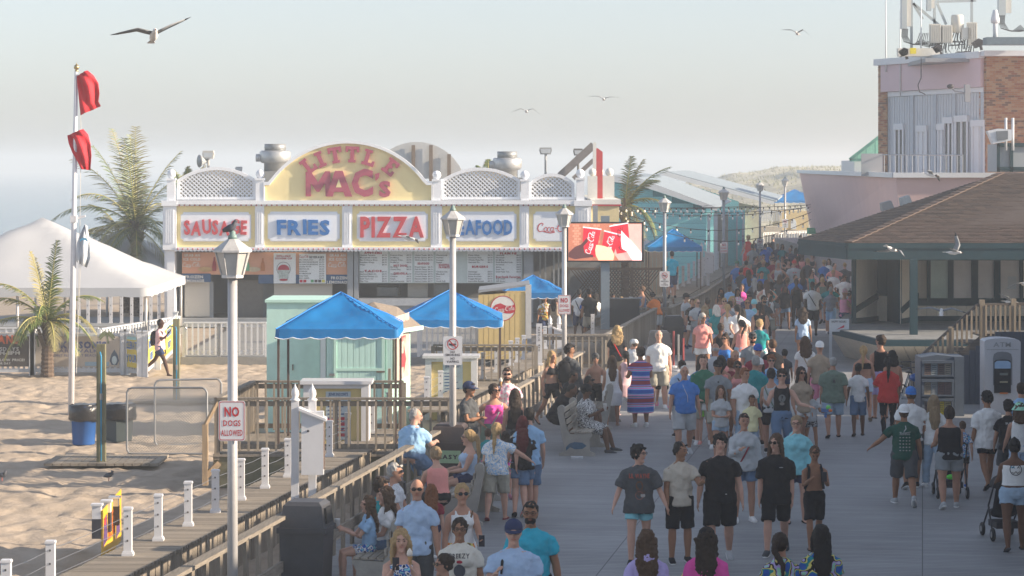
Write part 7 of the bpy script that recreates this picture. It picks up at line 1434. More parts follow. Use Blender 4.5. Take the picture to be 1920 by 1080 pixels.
# ---------------------------------------------------------------- aqua buildings
AQ=M('aqua_siding',(.30,.76,.76),rough=.6,var=.05,scale=1.5); RM_=M('metal_roof_grey',(.28,.33,.36),rough=.5,var=.05,scale=1); WF=M('white_fascia',(.60,.64,.66),var=.04)
r=E('aqua_building',(u(1270,120),120,0),'aqua clapboard building with a low grey metal gable roof','building'); Yq2=120
zl=lambda x:(CH-((346+(x-1195)*.33)-HZ)*Yq2/F) if x>1195 else CH-((346-(1195-x)*.10)-HZ)*Yq2/F
z=0.0; bx=[]; bh=.30; 
for i in range(19):
    z0=.0+i*bh; zt_=z0+bh
    xr=1324
    # right end where the roof comes down
    for xx in range(1324,1150,-4):
        if zl(xx)>zt_+.0: xr=xx; break
    else: continue
    bx.append((u(1140,Yq2),u(xr,Yq2),Yq2,Yq2+.03,z0,zt_-.012))
pieces('clapboard',AQ,r,bx); m=MB(); m.prism([A(1140,620,Yq2+.05),A(1324,620,Yq2+.05),A(1324,390,Yq2+.05),A(1195,347,Yq2+.05),A(1140,340,Yq2+.05)],(0,20,0)); m.build('wall_core',M('aqua_dark',(.13,.42,.44)),r)
m=MB(); a=A(1150,332,Yq2-.4); b=A(1200,338,Yq2-.4); c=A(1334,392,Yq2-.4); m.prism([A(1150,328,Yq2-.5),A(1196,333,Yq2-.5),A(1345,389,Yq2-.5),A(1345,396,Yq2-.5),A(1196,347,Yq2-.5),A(1150,341,Yq2-.5)],(0,.12,0)); m.build('fascia',WF,r)
m=MB(); m.prism([A(1150,328,Yq2-.4),A(1196,333,Yq2-.4),A(1345,389,Yq2-.4),A(1345,392,Yq2-.4),A(1196,337,Yq2-.4),A(1150,332,Yq2-.4)],(2.6,24,0)); m.build('roof',RM_,r)
for x,w in((1326,5),(1338,7)): m=MB(); m.box(u(x,Yq2),u(x+w,Yq2),Yq2-.2,Yq2-.02,0,v(400,Yq2)); m.build('corner_board',WF,r)
m=MB(); m.box(u(1345,124),u(1365,124),124,124.1,0,v(402,124)); m.build('doorway',M('tan_door',(.40,.36,.30),var=.1),r)
for x in(1362,1380,1392): m=MB(); m.box(u(x,126),u(x+3,126),125.9,126,0,v(398,126)); m.build('corner_board',WF,r)
m=MB(); m.box(u(1340,127),u(1394,127),126.2,127,0,v(394,127)); m.build('return_wall',AQ,r)
m=MB(); m.box(u(1391,125.8),u(1396,125.8),125.7,125.8,.5,v(420,125.8)); nm_=m.build('name_board',WF,r); m=MB(); f=Fr(Vector((0,125.69,0)))
for i,ch in enumerate('GAMES'): put_glyph(m,f,ch,u(1393.5,125.7),v(443+i*5,125.7),.09,1,.05,w=.003)
m.build('lettering',M('purple_ink',(.2,.08,.3),var=0),nm_,fix=False)
r=E('aqua_building',(u(1350,150),150,0),'second aqua building behind with a wider grey gable roof','building'); Y3=150
m=MB(); m.prism([A(1225,480,Y3),A(1385,480,Y3),A(1385,378,Y3),A(1250,332,Y3),A(1225,338,Y3)],(0,18,0)); m.build('wall_core',AQ,r)
bx=[]
for i in range(9):
    y_=338+i*8; xr=min(1385,1250+(y_-330)*2.9); bx.append((u(1228+0,Y3),u(xr,Y3),Y3-.04,Y3-.01,v(y_+7.6,Y3),v(y_,Y3)))
pieces('clapboard',AQ,r,bx)
m=MB(); m.prism([A(1217,335,Y3-.6),A(1250,322,Y3-.6),A(1452,378,Y3-.6),A(1450,384,Y3-.6),A(1250,331,Y3-.6),A(1217,342,Y3-.6)],(0,.15,0)); m.build('fascia',WF,r); m=MB(); m.prism([A(1217,333,Y3-.4),A(1250,321,Y3-.4),A(1455,376,Y3-.4),A(1455,379,Y3-.4),A(1250,326,Y3-.4),A(1217,336,Y3-.4)],(3.0,26,0)); m.build('roof',RM_,r)
m=MB(); m.box(u(1244,Y3),u(1266,Y3),Y3-.1,Y3-.04,v(346,Y3),v(341,Y3)); m.build('gable_vent',WF,r)
m=MB(); m.prism([A(1385,480,Y3+1),A(1425,480,Y3+1),A(1425,388,Y3+1),A(1385,380,Y3+1)],(0,9,0)); m.build('pale_wall',M('cream_wall',(.50,.44,.34),var=.1),r)
r=E('yellow_kiosk',(u(1495,190),190,0),'small cream kiosk with a white arched window under the far canopy','building'); Y4=190; m=MB(); m.box(u(1462,Y4),u(1516,Y4),Y4,Y4+5,0,v(396,Y4)); m.build('wall',M('cream_yellow2',(.62,.48,.24),var=.06),r)
m=MB(); P=[(1483,430),(1483,416),(1485,412),(1488,410),(1491,412),(1493,416),(1493,430)]; m.prism([A(x,y,Y4-.05) for x,y in P],(0,.04,0)); m.build('arched_window',WF,r)
m=MB(); m.box(u(1466,188),u(1510,188),187,188,0,v(432,188)); m.build('grey_counter',GREYP,r); m=MB(); m.box(u(1420,188.5),u(1466,188.5),188,190,0,v(425,188)); solo('sand_coloured_wall',m,M('cream_wall',(.50,.44,.34)),'low cream wall left of the far kiosk','wall')
m=MB()
for q in range(14): m.box(u(1425+q*3,187.5),u(1426+q*3,187.5),187.4,187.5,v(415,187.5),v(398,187.5))
m.box(u(1424,187.5),u(1468,187.5),187.4,187.55,v(398,187.5),v(396,187.5)); solo('far_deck_rail',m,WF,'far pale deck rail above the cream wall','railing')
# ---------------------------------------------------------------- benches and bins
CONC=M('bench_concrete',(.36,.34,.30),rough=.9,var=.18,scale=5,bump=.4); SLT=wood('bench_slat',(.38,.34,.28),'y')
def bench(x,Y,label,flip=1,L_=1.75,art=False,slatm=None):
    a=-R(8.75); r=E('bench',(x,Y,0),label,'bench'); s_=flip
    prof=[(.34,0),(.34,.05),(.24,.10),(.22,.30),(.28,.40),(.27,.44),(-.14,.42),(-.20,.50),(-.27,.80),(-.24,.88),(-.29,.95),(-.37,.93),(-.39,.84),(-.33,.55),(-.30,.35),(-.24,.10),(-.36,.05),(-.36,0)]
    for yy in(0,L_):
        m=MB(); m.prism([(s_*p,yy-.04,z) for p,z in prof],(0,.08,0)); ep=m.build('end_panel',CONC,r,local=True); m=MB(); m.lathe((s_*-.315,yy-.055,.90),[(.075,0),(.075,.11)],14,ax=(0,1,0)); m.lathe((s_*-.315,yy-.062,.90),[(.035,0),(.035,.124)],10,ax=(0,1,0)); m.build('scroll',CONC,ep,local=True)
        if art and yy==0:
            m=MB(); P=[(-.22,.17),(-.15,.24),(-.05,.27),(.10,.26),(.18,.20),(.10,.14),(-.05,.13),(-.14,.17),(-.22,.10)]; m.prism([(s_*p,-.045,z) for p,z in P],(0,.003,0)); m.build('fish_painting',M('fish_blue',(.06,.13,.20),var=.2,scale=20),ep,local=True)
    for i in range(4): m=MB(); m.box(*sorted((s_*(.26-i*.105),s_*(.26-i*.105-.088))),-.05,L_+.05,.445,.475); m.build('seat_slat',slatm or SLT,r,local=True)
    for i in range(4): t=i/3; m=MB(); m.beam((s_*(-.17-.09*t),-.05,.55+.11*i),(s_*(-.17-.09*t),L_+.05,.55+.11*i),.028,.085,up=(0,0,1)); m.build('back_slat',slatm or SLT,r,local=True)
    r.rotation_euler=(0,0,a); return r
bench(LX(1083,51.4),51.4,'near concrete and slat bench with a painted blue fish',1,1.7,True)
bench(LX(1125,56.6)-.1,56.6,'second concrete bench behind the one with the painted fish',-1,1.7)
bench(LX(700,34.9),34.9,'bench at the bottom left with the girl in light blue','' and 1 or -1,1.7)
bench(LX(862,41.5),41.5,'concrete bench beside the woman in floral white top',-1,1.7)
bench(LX(905,44.6),44.6,'farther concrete bench behind the floral top woman',-1,1.7)
BROWN=M('bin_brown',(.075,.055,.05),rough=.55,var=.12,scale=5,bump=.15); BGREY=M('bin_grey',(.06,.062,.07),rough=.55,var=.15,scale=5,bump=.15)
def plaza_bin(x,Y,label,mat,w=.56,h=1.12,door=False,rz=0,ends=None):
    r=E('litter_bin',(x,Y,0),label,'litter bin'); a=w/2; m=MB(); m.prism([(-a*.92,-a*.92,0),(a*.92,-a*.92,0),(a*.92,a*.92,0),(-a*.92,a*.92,0)],(0,0,.02)); 
    V=[(s1*q,s2*q,z) for q,z in((a*.90,0),(a,h*.66)) for s1,s2 in((-1,-1),(1,-1),(1,1),(-1,1))]; m.add(V,[(0,1,5,4),(1,2,6,5),(2,3,7,6),(3,0,4,7),(3,2,1,0),(4,5,6,7)]); m.build('body',mat,r,local=True)
    m=MB(); m.box(-a*1.10,a*1.10,-a*1.10,a*1.10,h*.66,h*.72); m.build('rim',mat,r,local=True)
    V=[(s1*q,s2*q,z) for q,z in((a*1.0,h*.72),(a*.86,h*.96),(a*.7,h)) for s1,s2 in((-1,-1),(1,-1),(1,1),(-1,1))]; m=MB(); m.add(V,[(i+k,(i+1)%4+k,(i+1)%4+4+k,i+4+k) for k in(0,4) for i in range(4)]+[(8,9,10,11),(3,2,1,0)]); lid=m.build('lid',mat,r,local=True)
    m=MB(); m.prism([(a*.96,-a*.6,h*.76),(a*.96,a*.6,h*.76),(a*.90,a*.55,h*.93),(a*.90,-a*.55,h*.93)],(.03,0,0)); m.build('flap',M('flap_dark',(.02,.02,.022)),lid,local=True)
    if ends:
        m=MB(); m.box(-a*.7,a*.7,-a*1.012,-a*1.005,h*.40,h*.60); sg=m.build('notice',M('notice_green',(.35,.5,.3)),r,local=True); m=MB(); text(m,Fr((0,-a*1.013,0)),ends,0,h*.5,.07,a*1.1,.06,w=.002); m.build('lettering',INK,sg,local=True,fix=False)
    r.rotation_euler=(0,0,rz); return r
plaza_bin(LX(575,35.2),35.2,'dark grey domed litter bin at the bottom, left of the benches',BGREY,.60,1.18,rz=-.15); plaza_bin(LX(845,46.5),46.5,'brown domed litter bin with a green EASY notice at the lamp pole',BROWN,.62,1.10,ends='EASY',rz=-.12)
plaza_bin(LX(728,39.5),39.5,'brown litter bin behind the seated man in plaid',BROWN,.5,.98); plaza_bin(LX(1236,71),71,'dark litter bin behind the man in a white tee',BGREY,.6,1.2); plaza_bin(LX(1262,79),79,'black litter bin at the barrier near the man in navy shorts',M('bin_black',(.02,.022,.025),rough=.5),.6,1.15)
for i,(x,yy,w,h) in enumerate([(1165,84,1.15,1.35)]): m=MB(); m.box(LX(x,yy)-w/2,LX(x,yy)+w/2,yy,yy+.8,.0,h); m.box(LX(x,yy)-w/2-.03,LX(x,yy)+w/2+.03,yy-.03,yy+.83,h,h+.05); solo('black_service_cart',m,M('cart_black',(.02,.022,.028),rough=.5),'black box cart beside the screen post','cart')
for i,x in enumerate((1263,1268,1273)):
    Y5=74-1.5*i; r=E('queue_post',(LX(x+4*i,Y5),Y5,0),['red and silver queue post, left one by the litter bin','red and silver queue post, middle one by the litter bin','red and silver queue post, right one by the litter bin'][i],'queue post'); m=MB(); m.tube([(LX(x+4*i,Y5),Y5,0),(LX(x+4*i,Y5),Y5,1.0)],.03,8); m.build('tube',M('post_red',(.3,.05,.05),rough=.4) if i!=1 else CABLE,r); m=MB(); m.lathe((LX(x+4*i,Y5),Y5,0),[(.17,0),(.16,.03),(.03,.05)],14); m.build('base',M('base_white',(.6,.6,.6)),r)
# bicycles by the kiosk, strollers
def wheel(c,r_,ax,par,name='wheel',w=.02,mat=None):
    ax=Vector(ax).normalized(); t=Vector((0,0,1)); s_=ax.cross(t).normalized(); m=MB(); pts=[Vector(c)+s_*math.cos(a)*r_+t*math.sin(a)*r_ for a in[i*2*math.pi/20 for i in range(21)]]; m.tube(pts,w,6,cap=False); o=m.build(name,mat or M('tyre',(.02,.02,.02),rough=.7,var=0),par,True)
    m=MB()
    for i in range(8): a=i*math.pi/4; m.tube([c,Vector(c)+s_*math.cos(a)*r_+t*math.sin(a)*r_],.003,3)
    m.ell(c,.02); m.build('spoke',CABLE,o); return o
def bike(x,Y,fcol,label):
    X=LX(x,Y); r=E('bicycle',(X,Y,0),label,'bicycle'); d=Vector((.62,.78,0)); n_=Vector((.78,-.62,0)); a=Vector((X,Y,.32))-d*.5; b=Vector((X,Y,.32))+d*.5; up=Vector((0,0,1)); wheel(a,.31,n_,r); wheel(b,.31,n_,r); st=a+d*.32+up*.5; hd=b-d*.18+up*.52; bb_=a+d*.42-up*.05; FM=M('bike_'+label[:6],fcol,rough=.3,var=0)
    m=MB()
    for p,q in((a,bb_),(a,st),(bb_,st),(st,hd),(bb_,hd),(hd,b),(hd,hd+up*.12)): m.tube([p,q],.016,6)
    m.build('frame',FM,r); m=MB(); m.tube([hd+up*.12-n_*.26,hd+up*.14,hd+up*.12+n_*.26],.014,6); m.build('handlebar',BK,r); m=MB(); m.ell(st+up*.08,(.09,.12,.03)); m.build('saddle',BK,r,True)
bike(1712,60.8,(.5,.5,.45),'pale framed bicycle leaning by the newspaper rack'); bike(1695,62.5,(.04,.04,.05),'black bicycle behind the woman in red'); 
m=MB(); m.ell(A(1718,708,60.6),(.16,.14,.10)); solo('bike_helmet',m,M('helmet_blue',(.02,.10,.35),rough=.3),'blue helmet hanging on the pale bicycle','helmet',smooth=True)
def stroller(x,Y,label,hood=(.015,.015,.018),accent=None,rz=0):
    X=LX(x,Y); r=E('stroller',(X,Y,0),label,'stroller'); up=Vector((0,0,1)); m=MB(); K_=M('stroller_frame',(.03,.03,.035),rough=.4)
    for s_ in(-1,1): m.tube([(s_*.27,-.30,.12),(s_*.27,-.05,.55),(s_*.25,-.38,1.0),(s_*.20,-.42,1.03)],.016,7); m.tube([(s_*.24,.42,.12),(s_*.25,-.02,.52)],.016,7)
    m.tube([(-.25,-.38,1.0),(-.2,-.42,1.03),(.2,-.42,1.03),(.25,-.38,1.0)],.02,7); m.build('frame',K_,r,local=True)
    for px_,py_ in((-.27,-.30),(.27,-.30),(-.24,.42),(.24,.42)):
        w=MB(); w.lathe((px_-.02,py_,.11),[(.10,0),(.11,.01),(.11,.035),(.10,.045)],16,ax=(1,0,0)); o=w.build('wheel',M('tyre',(.02,.02,.02)),r,True,local=True); w=MB(); w.lathe((px_-.025,py_,.11),[(.05,0),(.05,.055)],10,ax=(1,0,0)); w.build('hub',CABLE,o,local=True)
    w=MB(); w.tube([(0,.30,.42),(0,.05,.40),(0,-.12,.52),(0,-.24,.85),(0,-.22,.98)],[(.20,.05),(.22,.07),(.22,.06),(.20,.05),(.18,.03)],10,ref=(1,0,0)); w.build('seat',M('fabric_black%s'%label[:4],hood,rough=.8,bump=.2),r,True,local=True)
    w=MB(); w.ell((0,-.02,.86),(.24,.28,.20),14,8,lambda p:Vector((p.x,p.y,max(p.z,-.1)))); w.build('hood',M('fabric_black%s'%label[:4],hood,rough=.8),r,True,local=True); w=MB(); w.box(-.20,.20,-.28,.20,.20,.30); w.build('basket',M('basket_dark',(.03,.03,.035)),r,local=True)
    if accent: w=MB(); w.ell((-.20,-.38,.86),(.06,.04,.10)); w.build('green_toy_bag',M('acc_green',accent,rough=.5),r,True,local=True); w=MB(); w.ell((-.02,-.30,.40),(.10,.05,.05)); w.build('green_toy_bag',M('acc_green',accent,rough=.5),r,True,local=True)
    r.rotation_euler=(0,0,rz); r.scale=(.92,.92,.92)
stroller(1781,F/111,'black stroller with neon green bits pushed by the woman in the black tank top',accent=(.12,.75,.08)); stroller(1882,F/125,'black stroller at the right edge, pushed by the woman in a drawn white tee',rz=.1)
m=MB(); m.box(LX(1083,51.2)-.13,LX(1083,51.2)+.1,50.9,51.1,.0,.03); solo('paper_scrap',m,M('paper',(.55,.57,.58)),'scrap of white paper under the fish bench','litter')
# ---------------------------------------------------------------- gulls
GW=M('gull_white',(.72,.70,.67),rough=.7,var=.06,scale=20); GG=M('gull_grey',(.22,.23,.24),rough=.7,var=.12,scale=18); GT=M('gull_tip',(.04,.04,.045),rough=.7,var=.1); GH=M('gull_head',(.05,.045,.045),var=.1)
def gull(x,y,span,lw,rw,label,yaw=0,pitch=0,roll=0,head='w',ws=1.0,chord=1.0):
    """lw, rw: (inner, outer) wing elevation in degrees"""
    Y=F*1.05/span; r=E('seagull',A(x,y,Y),label,'seagull'); m=MB(); m.tube([(0,-.20,.0),(0,-.165,.012),(0,-.12,.01),(0,-.03,-.005),(0,.08,.0),(0,.16,.01),(0,.20,.012)],[(.012,.012),(.030,.032),(.032,.034),(.055,.052),(.045,.042),(.022,.018),(.014,.01)],10,ref=(1,0,0)); b=m.build('body',GW,r,True,local=True)
    if head=='b': m=MB(); m.ell((0,-.172,.014),(.034,.042,.034)); m.build('head',GH,b,True,local=True)
    m=MB(); m.lathe((0,-.205,.005),[(.010,0),(.004,.04)],6,ax=(0,-1,-.15)); m.build('beak',M('beak',(.25,.08,.03)),b,local=True)
    m=MB(); m.prism([(-.02,.15,.01),(.02,.15,.01),(.055,.27,.012),(0,.28,.012),(-.055,.27,.012)],(0,0,.006)); m.build('tail',GW,b,local=True)
    for s_,(e1,e2) in((-1,lw),(1,rw)):
        S0=Vector((s_*.03,-.05,.03)); d1=Vector((s_*math.cos(R(e1)),-.25,math.sin(R(e1)))).normalized()*.20*ws; d2=Vector((s_*math.cos(R(e2)),.28,math.sin(R(e2)))).normalized()*.36*ws
        def sec(p,c,t): return [p+Vector((0,-c*.35,0)),p+Vector((0,-c*.1,t)),p+Vector((0,c*.65,t*.3)),p+Vector((0,0,-t*.5))]
        st=[(S0,.15,.018),(S0+d1*.5,.15,.016),(S0+d1,.14,.013),(S0+d1+d2*.35,.115,.010),(S0+d1+d2*.7,.08,.007),(S0+d1+d2,.012,.003)]
        for nm,sl,mt in(('wing',(0,5),GG),('wing_tip',(4,6),GT)):
            V=[]; q=st[sl[0]:sl[1]]
            for p,c,t in q: V+=sec(p,c*chord,t)
            k=len(q); w=MB(); w.add(V,[(4*i+j,4*i+(j+1)%4,4*i+4+(j+1)%4,4*i+4+j) for i in range(k-1) for j in range(4)]+[(0,1,2,3),tuple(4*(k-1)+j for j in(3,2,1,0))])
            if nm=='wing': wg=w.build(nm,mt,r,True,local=True)
            else: w.build(nm,mt,wg,True,local=True)
    r.rotation_euler=(R(pitch),R(roll),R(yaw)); return r
gull(288,68,150,(8,-8),(24,30),'large seagull gliding at the upper left above the red flags',yaw=15,pitch=-20)
gull(1495,63,58,(25,5),(25,-38),'seagull flying high above the pink building',yaw=-20,pitch=-10); gull(1132,186,56,(22,0),(14,-2),'small seagull high above the screen'); gull(987,209,56,(20,-22),(20,-35),'seagull with arched wings above the right lattice arch',yaw=5)
gull(765,447,80,(18,0),(-10,-24),'seagull gliding in front of the pizza sign',yaw=60,pitch=10); gull(1745,328,72,(30,4),(-8,-32),'black headed seagull over the pink parapet',yaw=50,pitch=10,head='b')
gull(1672,467,80,(-40,-62),(10,20),'grey seagull banking with its tail spread under the kiosk roof',yaw=140,roll=25,pitch=20,head='b'); gull(1788,474,78,(10,12),(58,66),'white seagull wings raised in front of the kiosk fascia',yaw=70,pitch=0)
gull(1765,586,92,(12,-14),(16,-2),'white seagull with wings spread over the kiosk counter',yaw=170,pitch=-15); gull(1893,566,70,(35,20),(-15,-30),'seagull landing on the stair rail at the right edge',yaw=40); gull(1918,532,70,(-10,-30),(10,10),'dark winged seagull cut by the right edge',yaw=0)
gull(1291,452,48,(25,30),(-20,-50),'seagull flapping in front of the far blue canopy',yaw=60,head='b'); gull(1318,388,46,(15,5),(10,5),'small seagull among the string lights')
# ---------------------------------------------------------------- the crowd: x, head row, feet row or height, heading, ...
p=person
PH=((.55,.12,1.55,.42),(.55,.12,1.55,.42)); FR_=((.25,.12,1.35,.55),(.25,.12,1.35,.55)); CR=((.30,.14,1.5,.95),(.30,.14,1.5,.95)); HIP=((-.35,.75,.95,1.35),(-.35,.75,.95,1.35)); DN=((.05,.16,.25,.1),(-.05,.16,.3,.1)); BKH=((-.5,.25,.2,.75),(-.5,.25,.2,.75)); LAP=((.45,.12,1.0,.35),(.45,.12,1.0,.35)); PUSH=((.55,.15,.75,.1),(.55,.15,.75,.1))
ST=((.03,.06,.03),(-.03,.06,.03)); WK=((.38,.04,.12),(-.30,.04,.45)); WK2=((-.32,.04,.5),(.40,.04,.12)); MV=((.2,.05,.08),(-.18,.05,.3))
# near group walking towards the camera
p(1198,833,1.68,0,'l','mop:hblack','big:dgrey','short:aqua','sneak:black','teen in a charcoal tee printed LIL WAYNE and turquoise shorts, arms swinging out',arms=((.15,.42,.35,.1),(.1,.45,.4,.1)),legs=MV,head=(55,0),glasses='clear',w=1.02,
 prnt=[('T','F',.385,.065,(.45,.08,.05),'LIL WAYNE',.30),('D','F',.24,.055,(.15,.07,.04),0,.075),('D','F',.14,.07,(.10,.07,.06),.02,.05),('R','F',.10,.06,(.35,.12,.08)),('D','F',.10,.035,(.40,.38,.36),.05,.03)])
p(1275,828,1055,12,'t','short:hblack','tee:beige','shorts:black','sneak:black','teen in a beige tee and black shorts pointing across with one arm',arms=((.1,.14,.3,.1),(.75,.25,1.1,.35)),legs=ST,head=(40,5),pack=None)
p(1350,813,1052,-3,'l','mop:hblack','tee:black','shorts:black','sneak:lgrey','broad young man in a plain black tee and black cargo shorts',arms=((.0,.26,.3,.12),(-.05,.26,.35,.1)),legs=MV,w=1.18,belly=.02,prnt=[('D','F',.02,.014,(.5,.5,.5),.08,.006)])
p(1395,775,978,6,'m','short:hdark','long:lgrey','short:denim','sneak:white','woman in a pale grey sweater and cut-off denim shorts with a dark red bag strap',female=True,arms=((.5,.18,1.5,.5),(.05,.2,.3,.1)),legs=ST,w=1.05,strap='cross:maroon')
p(1455,808,1038,-8,'l','long:hbrown','big:black','shorts:black','sneak:dgrey','long haired young man in an oversized black tee',legs=WK,arms=((.1,.15,.25,.1),(-.15,.15,.3,.1)),head=(-25,0),glasses='sun',prnt=[('T','F',.36,.018,(.5,.5,.5),'VANS OFF',.09)] and [('D','F',.36,.03,(.45,.45,.45),.08,.006)])
p(1493,780,980,4,'l','pony:hstraw','hoodie:aqua','short:navy','sandal:black','woman in an aqua hoodie and navy shorts with glasses',female=True,w=1.12,glasses='clear',legs=ST,arms=((.1,.2,.4,.2),(.1,.2,.4,.2)),head=(-15,0))
p(1527,832,1.52,2,'t','short:hbrown','none','shorts:black','sandal:black','shirtless boy looking down at a phone with a black backpack',arms=PH,legs=WK,head=(0,28),pack='black',w=.9,hold=[('phone','L','small black phone in the hands of the shirtless boy')])
# bottom edge, seen from behind
p(1213,993,1.65,180,'l','wavy:hbrown','hoodie:lav','pants:dgrey','sneak:white','woman from behind with long brown hair over a lavender hoodie, bottom edge',female=True)
p(1325,986,1.68,172,'l','wavy:hdark','long:hotpink','pants:black','sneak:white','woman from behind in a black cap with pink sleeves, bottom edge',female=True,hat='cap:black')
p(1465,995,1.60,190,'m','pony:hdark','tee:tropic','short:navy','sandal:black','girl from behind with a dark ponytail and a multicoloured top',female=True,head=(-40,0))
p(1540,984,1.66,182,'m','long:hblack','tee:tropic','short:navy','sandal:black','woman from behind with very long black hair and a multicoloured top',female=True,w=1.05)
# middle of the boardwalk
p(1235,619,1.80,0,'l','buzz:hgrey','tee:white','shorts:khaki','sneak:white','grey haired man in a plain white tee behind the boy in black',w=1.15,legs=ST)
p(1241,649,762,2,'l','short:hstraw','tee:black','shorts:black','sandal:hotpink','boy in a black tee and black shorts holding an ice cream',child=True,arms=((.6,.12,1.6,.3),(0,.14,.3,.1)),prnt=[('D','F',.36,.04,(.35,.35,.35),0,.02)])
p(1217,668,1.18,10,'l','short:hblond','tee:mint','short:navy','sandal:black','small blond boy in a mint tee next to the boy in black',child=True)
p(1283,684,853,5,'m','buzz:hwhite','tee:blue','shorts:lgrey','sneak:lgrey','white haired man in a bright blue tee with a white lanyard',w=1.22,belly=.05,legs=MV,arms=((.1,.24,.25,.1),(-.1,.24,.35,.1)),prnt=[('S','F',0,.010,(.6,.6,.6),[(-.05,.46),(-.02,.36),(.03,.25),(.04,.12)]),('T','F',.38,.02,(.5,.55,.6),'NIKE',.06)] and [('S','F',0,.010,(.6,.6,.6),[(-.05,.46),(-.02,.36),(.03,.25),(.04,.12)])])
p(1279,673,1.62,185,'m','short:hdark','tee:lblue','shorts:navy','sneak:black','person in a pale blue shirt with a dark strap, behind the man with the lanyard',strap='cross:black')
p(1319,665,1.80,-5,'l','short:hbrown','tee:green','shorts:khaki','sneak:white','young man in a dark green tee behind the boy in neon shorts',legs=ST)
p(1322,696,833,-5,'l','short:hdark','tee:white','short:neon','sneak:coral','boy in a white printed tee and neon yellow shorts with white socks',child=True,arms=((.3,.1,1.3,.5),(.3,.1,1.3,.5)),strap='sock',prnt=[('T','F',.33,.05,(.06,.07,.12),'HOIST',.22)])
p(1342,641,1.78,182,'m','bald:hgrey','tee:lgrey','shorts:navy','sneak:white','bald man in a grey tee seen from behind in mid crowd',w=1.1)
p(1346,674,1.75,0,'t','bald:none','tee:grey','shorts:khaki','sneak:white','man in a black cap and grey tee with sunglasses hung at the collar',w=1.08,hat='cap:black',prnt=[('D','F',.40,.02,(.03,.03,.03),0,.015)])
p(1360,625,1.68,-25,'m','topbun:hdark','tank:blue','short:denim','sandal:black','woman with a top bun and a slate blue tank top',female=True,w=1.1,glasses='sun')
p(1411,622,1.80,0,'m','short:hblack','tee:grey','shorts:black','sneak:black','bearded man in sunglasses and a dark grey tee',w=1.1,glasses='sun',beard='hblack',hat='capback:dgrey')
p(1421,645,1.78,4,'l','bald:none','tee:maroon','shorts:khaki','sneak:white','man in a blue team cap, sunglasses and a dark red tee',w=1.18,glasses='sun',hat='cap:royal',belly=.03)
p(1423,671,1.68,10,'l','bob:hbrown','tee:blue','pants:denim','sneak:white','woman in a white cap and blue v-neck over jeans',female=True,w=1.1,hat='cap:white')
p(1396,688,1.80,15,'m','short:hauburn','tee:white','pants:ldenim','sneak:white','smiling red faced man in a plain white tee and light jeans',legs=MV,head=(15,0),arms=DN)
p(1351,722,1.47,2,'m','long:hbrown','tee:lgrey','mini:ldenim','sneak:white','girl in a grey tee and cut-off pale denim shorts, arms folded low',female=True,arms=((.35,.1,1.2,.6),(.35,.1,1.2,.6)),w=.9,legs=MV)
p(1410,740,1.30,5,'t','short:hdark','tee:lyellow','short:ldenim','sandal:white','child in a pale yellow tee between the white tee man and the muscle tee man',child=True)
p(1383,676,1.60,0,'t','pony:hdark','tank:coral','short:denim','sandal:black','woman with sunglasses and a pink strap behind the white tee man',female=True,glasses='sun',strap='cross:lpink')
p(1371,672,1.60,180,'l','mop:hauburn','tee:maroon','shorts:navy','sneak:white','auburn haired person in a dark red top half hidden behind the woman in sunglasses')
p(1466,691,1.80,-4,'l','mop:hdark','vest:black','pants:denim','sneak:black','slim man in a black sleeveless shirt and jeans gesturing with both hands',glasses='sun',arms=((.35,.35,1.7,.1),(.35,.55,1.1,-.2)),w=.92,legs=MV,prnt=[('D','F',.30,.065,(.16,.17,.17),0,.07),('D','F',.20,.045,(.22,.20,.18),0,.03)])
p(1446,690,1.66,165,'m','bun:hblack','tank:lgrey','bike:black','sneak:black','woman in a grey tank top and black bike shorts beside the gesturing man',female=True,strap='cross:olive')
p(1502,685,1.68,15,'m','long:hdark','tee:tan','mini:white','sandal:tan','woman with sunglasses in a taupe tee and white shorts',female=True,glasses='sun')
p(1449,636,1.66,180,'l','bun:hbrown','tee:black','short:black','sandal:black','woman in a black tee with a brown bun seen from behind',female=True,w=1.15)
p(1446,665,1.62,0,'l','mop:hauburn','tee:sky','shorts:navy','sneak:white','teen with auburn hair and sunglasses behind the tank top woman',glasses='sun')
p(1471,655,1.30,180,'t','curly:hblack','tee:dgrey','short:navy','sandal:black','small child with dark curls in a dark tee',child=True)
p(1510,629,1.68,182,'l','curlylong:hbrown','tee:white','pants:black','sneak:black','woman from behind with big frizzy hair, white tee and a tan bag strap',female=True,strap='cross:tan')
p(1537,638,1.76,178,'m','bald:none','tee:tan','shorts:pink','sneak:white','man from behind in a white backwards cap, tan tee and pink shorts',hat='capback:white',w=1.05)
p(1521,728,1.22,20,'t','short:hbrown','tee:lgrey','short:camo','sandal:black','boy in a grey tee and patterned shorts carrying a toy water gun',child=True,arms=((.2,.3,1.0,.1),(.5,.2,1.1,.2)),hold=[('gun','L','blue, green and orange toy water gun in the hand of the boy in grey')])
p(1562,668,820,180,'m','buzz:hgrey','big:olive','shorts:ldenim','sandal:black','stocky man from behind in a sage green tee and pale denim shorts',w=1.2,legs=MV,prnt=[('T','B',.42,.025,'dgrey','PARK CITY',.15),('R','B',.32,.055,'dgrey'),('D','B',.31,.03,'dgrey',0,.035),('T','B',.21,.02,'dgrey','THE BEACH',.12)])
p(1609,680,817,178,'b','buzz:hblack','tee:white','shorts:denim','sandal:black','boy from behind in a white tee and two-tone blue and white shorts',legs=MV,w=.95)
p(1619,647,788,175,'m','pony:hblond','bikini:black','short:lblue','sandal:tan','blonde woman from behind in a black bikini top and pale blue shorts',female=True,w=1.12)
p(1651,629,784,185,'m','curly:hdark','vest:black','shorts:lav','sandal:black','tall man from behind in a black tank top with dark curls',legs=ST,head=(40,0))
